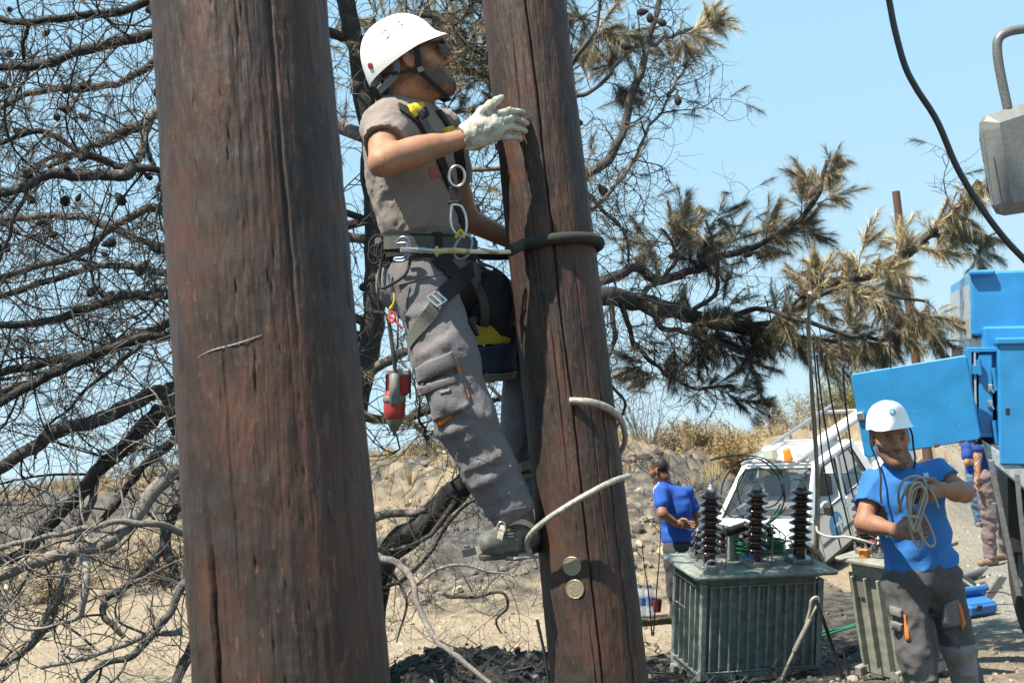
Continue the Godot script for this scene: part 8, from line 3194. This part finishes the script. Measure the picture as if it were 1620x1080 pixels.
func shrub(called: String, label: String, kind: String, where: Vector3, w: float, h: float, leaf: Color, dens: int, stemc: Color, leaf_len: float) -> void:
	leaf_len *= 0.55
	dens *= 3
	leaf = leaf.lerp(Color(0.33, 0.28, 0.19), 0.45 if leaf.g < leaf.r else 0.1)
	var o := thing(called, label, kind, where, "shrubs along the ridge")
	var st := Mb.new()
	var lf := Mb.new()
	st.col = stemc
	for k in int(14 + w * 8):
		var a := rng.randf() * TAU
		var p := where + Vector3(cos(a), 0, sin(a)) * rng.randf() * w * 0.18 - Vector3(0, 0.1, 0)
		var d := Vector3(cos(a) * rng.randf() * 0.9 * w / h, 1, sin(a) * rng.randf() * 0.9 * w / h).normalized()
		var pts := PackedVector3Array([p])
		var l := h * rng.randf_range(0.55, 1.1)
		for i in 5:
			d = (d + Vector3(rng.randf_range(-1, 1), rng.randf_range(-0.5, 0.6), rng.randf_range(-1, 1)) * 0.25).normalized()
			p += d * l / 5.0
			pts.append(p)
			for q in dens:
				var e := Vector3(rng.randf_range(-1, 1), rng.randf_range(-0.4, 1.2), rng.randf_range(-1, 1)).normalized()
				var c := p + e * rng.randf() * w * 0.16
				var sd := e.cross(Vector3(rng.randf_range(-1, 1), rng.randf_range(-1, 1), rng.randf_range(-1, 1))).normalized() * leaf_len * 0.16
				lf.col = leaf * rng.randf_range(0.65, 1.25)
				lf.face([c - sd, c + e * leaf_len, c + sd], e.cross(sd))
		st.tube(pts, ramp([0.016, 0.004], pts.size()), 4, false)
		for i in range(1, 6):
			for j in 2:
				var e := Vector3(rng.randf_range(-1, 1), rng.randf_range(0.1, 1), rng.randf_range(-1, 1)).normalized() * h * 0.2
				st.tube(PackedVector3Array([pts[i], pts[i] + e * 0.5, pts[i] + e + Vector3(0, 0.04, 0)]), [0.006, 0.004, 0.002], 3, false)
	part("stems", st, mat("stem", Color(1, 1, 1), 0.9, 0.0, true), o).set_meta("kind", "stuff")
	if lf.v.size():
		part("leaves", lf, mat("leaf", Color(1, 1, 1), 0.8, 0.0, true), o).set_meta("kind", "stuff")


func on_ground(x: float, d: float) -> Vector3:
	return Vector3(x, height(x, -d), -d)


func plants_and_stones() -> void:
	# stones and clods
	var xf := []
	var cols := []
	for i in 6500:
		var d := rng.randf_range(17.0, 35.0)
		var x := rng.randf_range(-0.46, 0.36) * d
		var b := bank(x, d)
		if b < 0.02 or b > 0.995:
			continue
		var s := 0.014 + 0.12 * pow(rng.randf(), 7.0)
		if nz2.get_noise_2d(x * 0.8, d * 0.8) < -0.05:
			s *= 0.6
		var p := on_ground(x, d)
		xf.append(Transform3D(Basis.from_euler(Vector3(rng.randf() * 6, rng.randf() * 6, rng.randf() * 6)) * Basis.from_scale(Vector3(s, s * rng.randf_range(0.5, 0.9), s * rng.randf_range(0.6, 1))), p + Vector3(0, s * 0.25, 0)))
		cols.append(soil(x, d) * rng.randf_range(0.7, 1.15))
	scatter("loose_stones", rock_mesh(1), rough_up(mat("stone", Color(1, 1, 1), 0.9, 0.0, true), 3.0, 0.5, 0.0, 0.05), xf, cols, "loose stones and clods strewn over the bank")
	xf = []
	cols = []
	for i in 7000:
		var d := rng.randf_range(5.6, 11.5)
		var x := rng.randf_range(-0.45, 0.30) * d
		var s := 0.008 + 0.036 * pow(rng.randf(), 5.0)
		var p := on_ground(x, d)
		xf.append(Transform3D(Basis.from_euler(Vector3(rng.randf() * 6, rng.randf() * 6, rng.randf() * 6)) * Basis.from_scale(Vector3(s, s * rng.randf_range(0.4, 0.9), s * rng.randf_range(0.6, 1))), p + Vector3(0, s * 0.2, 0)))
		cols.append(soil(x, d) * rng.randf_range(0.8, 1.8) if rng.randf() < 0.85 else Color(0.24, 0.22, 0.19))
	scatter("burnt_clods", rock_mesh(2), mats["stone"], xf, cols, "burnt clods and grit on the blackened ground")
	xf = []
	cols = []
	for i in 3000:
		var d := rng.randf_range(5.0, 30.0)
		var x := rng.randf_range(0.30, 0.46) * d
		var s := 0.006 + 0.02 * pow(rng.randf(), 4.0)
		xf.append(Transform3D(Basis.from_euler(Vector3(rng.randf() * 6, rng.randf() * 6, rng.randf() * 6)) * Basis.from_scale(Vector3(s, s * 0.7, s)), on_ground(x, d)))
		cols.append(soil(x, d) * rng.randf_range(0.6, 1.2))
	scatter("gravel", rock_mesh(3), mats["stone"], xf, cols, "gravel on the trodden ground at the right")
	xf = []
	cols = []
	for i in 4000:
		var d := rng.randf_range(11.5, 24.0)
		var x := rng.randf_range(-0.45, 0.30) * d
		var s := 0.008 + 0.03 * pow(rng.randf(), 4.0)
		xf.append(Transform3D(Basis.from_euler(Vector3(rng.randf() * 6, rng.randf() * 6, rng.randf() * 6)) * Basis.from_scale(Vector3(s, s * 0.6, s)), on_ground(x, d)))
		cols.append(soil(x, d) * rng.randf_range(0.45, 1.1))
	scatter("road_pebbles", rock_mesh(4), mats["stone"], xf, cols, "small pebbles scattered on the pale dirt track")
	# larger rocks one can tell apart
	var rocks := [[-1.1, 27.0, 0.24, "grey boulder"], [0.9, 24.5, 0.2, "tan rock"], [2.6, 27.5, 0.22, "black scorched rock"], [-6.5, 28.0, 0.3, "pale boulder"], [-9.0, 27.0, 0.25, "brown rock"], [3.9, 30.0, 0.26, "dark rock"], [6.2, 29.5, 0.34, "sandy boulder"], [7.1, 31.0, 0.3, "buff rock"], [-2.3, 25.3, 0.16, "pale flat stone"]]
	var places := ["under the lineman's foot", "low on the bank right of the pole", "beside the burnt patch", "low behind the tangle of branches", "at the left foot of the bank", "near the ridge above the burnt patch", "above the pickup's roof", "near the ridge over the pickup", "at the roadside behind the near mound"]
	for i in rocks.size():
		var r: Array = rocks[i]
		var o := MeshInstance3D.new()
		o.mesh = rock_mesh(10 + i)
		o.name = numbered("boulder")
		add_child(o)
		o.position = on_ground(r[0], r[1])
		o.scale = Vector3(1.0, 0.7, 0.9) * float(r[2])
		var c := soil(r[0], r[1]) * 0.8
		o.material_override = rough_up(mat("boulder%d" % i, Color(c.r, c.g, c.b), 0.9), 2.0, 0.5, 0.3, 0.03)
		tag(o, r[3] + " " + places[i], "boulder", "boulders on the bank")
	# dry grass on the bank's top and foot
	var gm := Mb.new()
	for i in 34:
		var a := rng.randf() * TAU
		var p := Vector3(cos(a), 0, sin(a)) * rng.randf() * 0.10
		var t := p + Vector3(cos(a) * rng.randf() * 0.16, rng.randf_range(0.16, 0.42), sin(a) * rng.randf() * 0.16)
		var sd := Vector3(-sin(a), 0, cos(a)) * 0.006
		gm.col = Color(1, 1, 1) * rng.randf_range(0.7, 1.2)
		gm.face([p - sd, t, p + sd], Vector3(cos(a), 0.4, sin(a)))
	var grass := gm.mesh()
	xf = []
	cols = []
	for i in 5200:
		var d := rng.randf_range(22.0, 60.0)
		var x := rng.randf_range(-0.46, 0.45) * d
		var b := bank(x, d)
		var want := 0.85 if b > 0.93 else (0.9 if d > 45.0 and b < 0.3 else 0.10)
		if b <= 0.93 and nz2.get_noise_2d(x * 0.5, d * 0.5) > 0.25:
			want += 0.2
		if b < 0.02 and d < 44.0 or rng.randf() > want:
			continue
		var s := rng.randf_range(0.6, 1.6)
		xf.append(Transform3D(Basis(Vector3.UP, rng.randf() * TAU) * Basis.from_scale(Vector3(s, s * rng.randf_range(0.6, 1.2), s)), on_ground(x, d)))
		cols.append(Color(0.42, 0.31, 0.15).lerp(Color(0.30, 0.26, 0.20), rng.randf()) if b > 0.5 or d < 44 else Color(0.32, 0.29, 0.10).lerp(Color(0.44, 0.34, 0.15), rng.randf()))
	scatter("dry_grass", grass, mat("dry_stalks", Color(1, 1, 1), 0.9, 0.0, true), xf, cols, "dry yellow grass on top of the bank and beyond the road")
	# charred twigs lying on the slope
	var cm := Mb.new()
	for i in 900:
		var d := rng.randf_range(15.0, 31.0) if i < 480 else rng.randf_range(7.0, 12.5)
		var x := rng.randf_range(-0.45, 0.20) * d
		if bank(x, d) < 0.03 and i < 480:
			continue
		var p := on_ground(x, d)
		cm.col = Color(0.03, 0.028, 0.027) * rng.randf_range(0.7, 3.0)
		var e := Vector3(rng.randf_range(-1, 1), rng.randf_range(0.1, 1.3), rng.randf_range(-0.6, 0.6)) * (rng.randf_range(0.15, 0.7) if i < 480 else rng.randf_range(0.05, 0.22)) * Vector3(1, 1.0 if i < 480 else 0.35, 1)
		cm.tube(PackedVector3Array([p, p + e * 0.5 + Vector3(0.04, 0, 0), p + e]), [0.010, 0.007, 0.003], 4, false)
		cm.tube(PackedVector3Array([p + e * 0.5, p + e * 0.7 + Vector3(rng.randf_range(-0.2, 0.2), 0.1, 0)]), [0.006, 0.002], 3, false)
	part("charred_brushwood", cm, mats["dead_twigs"]).set_meta("kind", "stuff")
	mats["charred"] = mats["dead_twigs"]
	# shrubs along the ridge and at the far right
	var sh := [[1160, 33.5, 1.5, 1.15, Color(0.40, 0.27, 0.10), 15, "straw orange dry bush on the ridge above the polo shirt man", 0.16], [1105, 34.0, 1.2, 0.8, Color(0.36, 0.26, 0.13), 12, "low tan dry bush left of the orange bush", 0.15], [1065, 35.0, 1.4, 0.9, Color(0.33, 0.25, 0.15), 10, "brownish dry bush on the ridge next to the lineman's pole", 0.15],
		[1025, 33.0, 1.3, 1.7, Color(0.22, 0.17, 0.12), 0, "bare grey bush rising on the ridge by the lineman's pole", 0.1], [1190, 31.0, 1.1, 0.9, Color(0.22, 0.19, 0.14), 4, "half bare grey bush on the slope right of the orange bush", 0.12], [1262, 40.0, 1.8, 1.3, Color(0.27, 0.22, 0.13), 9, "greyish tall scrub on the skyline left of the hanging wires", 0.14],
		[1315, 39.0, 1.0, 1.5, Color(0.26, 0.19, 0.13), 8, "slim brown scrub on the skyline behind the hanging wires", 0.13], [1352, 42.0, 2.4, 1.9, Color(0.17, 0.20, 0.055), 22, "yellow green bush beside the open blue door", 0.16], [1392, 44.0, 2.4, 1.6, Color(0.18, 0.20, 0.06), 20, "green bush behind the white helmet of the rope man", 0.16],
		[1510, 48.0, 3.6, 1.5, Color(0.19, 0.20, 0.075), 24, "olive green bush under the open blue door", 0.16], [1478, 52.0, 3.0, 1.6, Color(0.24, 0.22, 0.09), 18, "dull green bush beyond the road behind the rope man's shoulder", 0.16], [1545, 54.0, 3.0, 1.4, Color(0.28, 0.24, 0.11), 16, "straw green bush beyond the man with folded arms", 0.16],
		[700, 34.5, 1.2, 0.8, Color(0.36, 0.24, 0.10), 12, "rusty dry bush on the ridge between the poles", 0.14], [655, 35.0, 1.0, 0.5, Color(0.34, 0.25, 0.13), 9, "small dry bush on the ridge near the hanging drill", 0.13], [790, 34.0, 1.0, 0.8, Color(0.30, 0.23, 0.13), 6, "thin dry bush on the ridge behind the lineman's shin", 0.13],
		[60, 23.6, 1.2, 0.7, Color(0.33, 0.24, 0.13), 10, "dry scrub at the foot of the bank far left", 0.13], [215, 24.0, 1.3, 0.8, Color(0.30, 0.22, 0.13), 9, "dry scrub at the foot of the bank behind the curled branches", 0.13], [270, 24.4, 0.9, 0.7, Color(0.26, 0.20, 0.13), 7, "small dry scrub at the bank's foot beside the near pole", 0.12]]
	for s in sh:
		var d: float = s[1]
		var x := (at(s[0], 700, d)).x
		shrub("dry_bush" if s[4].g < s[4].r else "green_bush", s[6], "bush", on_ground(x, d), s[2], s[3], s[4], s[5], Color(0.13, 0.105, 0.085), s[7])
	# far young pine on the ridge
	var fx := at(1218, 640, 46.0).x
	var w := on_ground(fx, 46.0)
	var pine := thing("young_pine", "small dark blue green pine on the skyline behind the transformer", "tree", w)
	var st := Mb.new()
	st.tube(PackedVector3Array([w, w + Vector3(0.05, 1.6, 0)]), [0.06, 0.02], 7)
	part("trunk", st, mat("char", Color(0.02, 0.019, 0.019), 0.9), pine)
	var px := []
	var pc := []
	for i in 120:
		var f := rng.randf()
		var a := rng.randf() * TAU
		var r := (1.0 - f) * 0.55 * rng.randf_range(0.4, 1.0) + 0.05
		px.append(Transform3D(yframe(Vector3.ZERO, Vector3(cos(a), 0.7, sin(a)), Vector3(0.3, 0.1, 0.9)).basis * 1.9, w + Vector3(cos(a) * r, 0.25 + f * 1.3, sin(a) * r)))
		pc.append(Color(0.045, 0.075, 0.06))
	scatter("needles", brush, mats["dry_needles"], px, pc, "", pine)
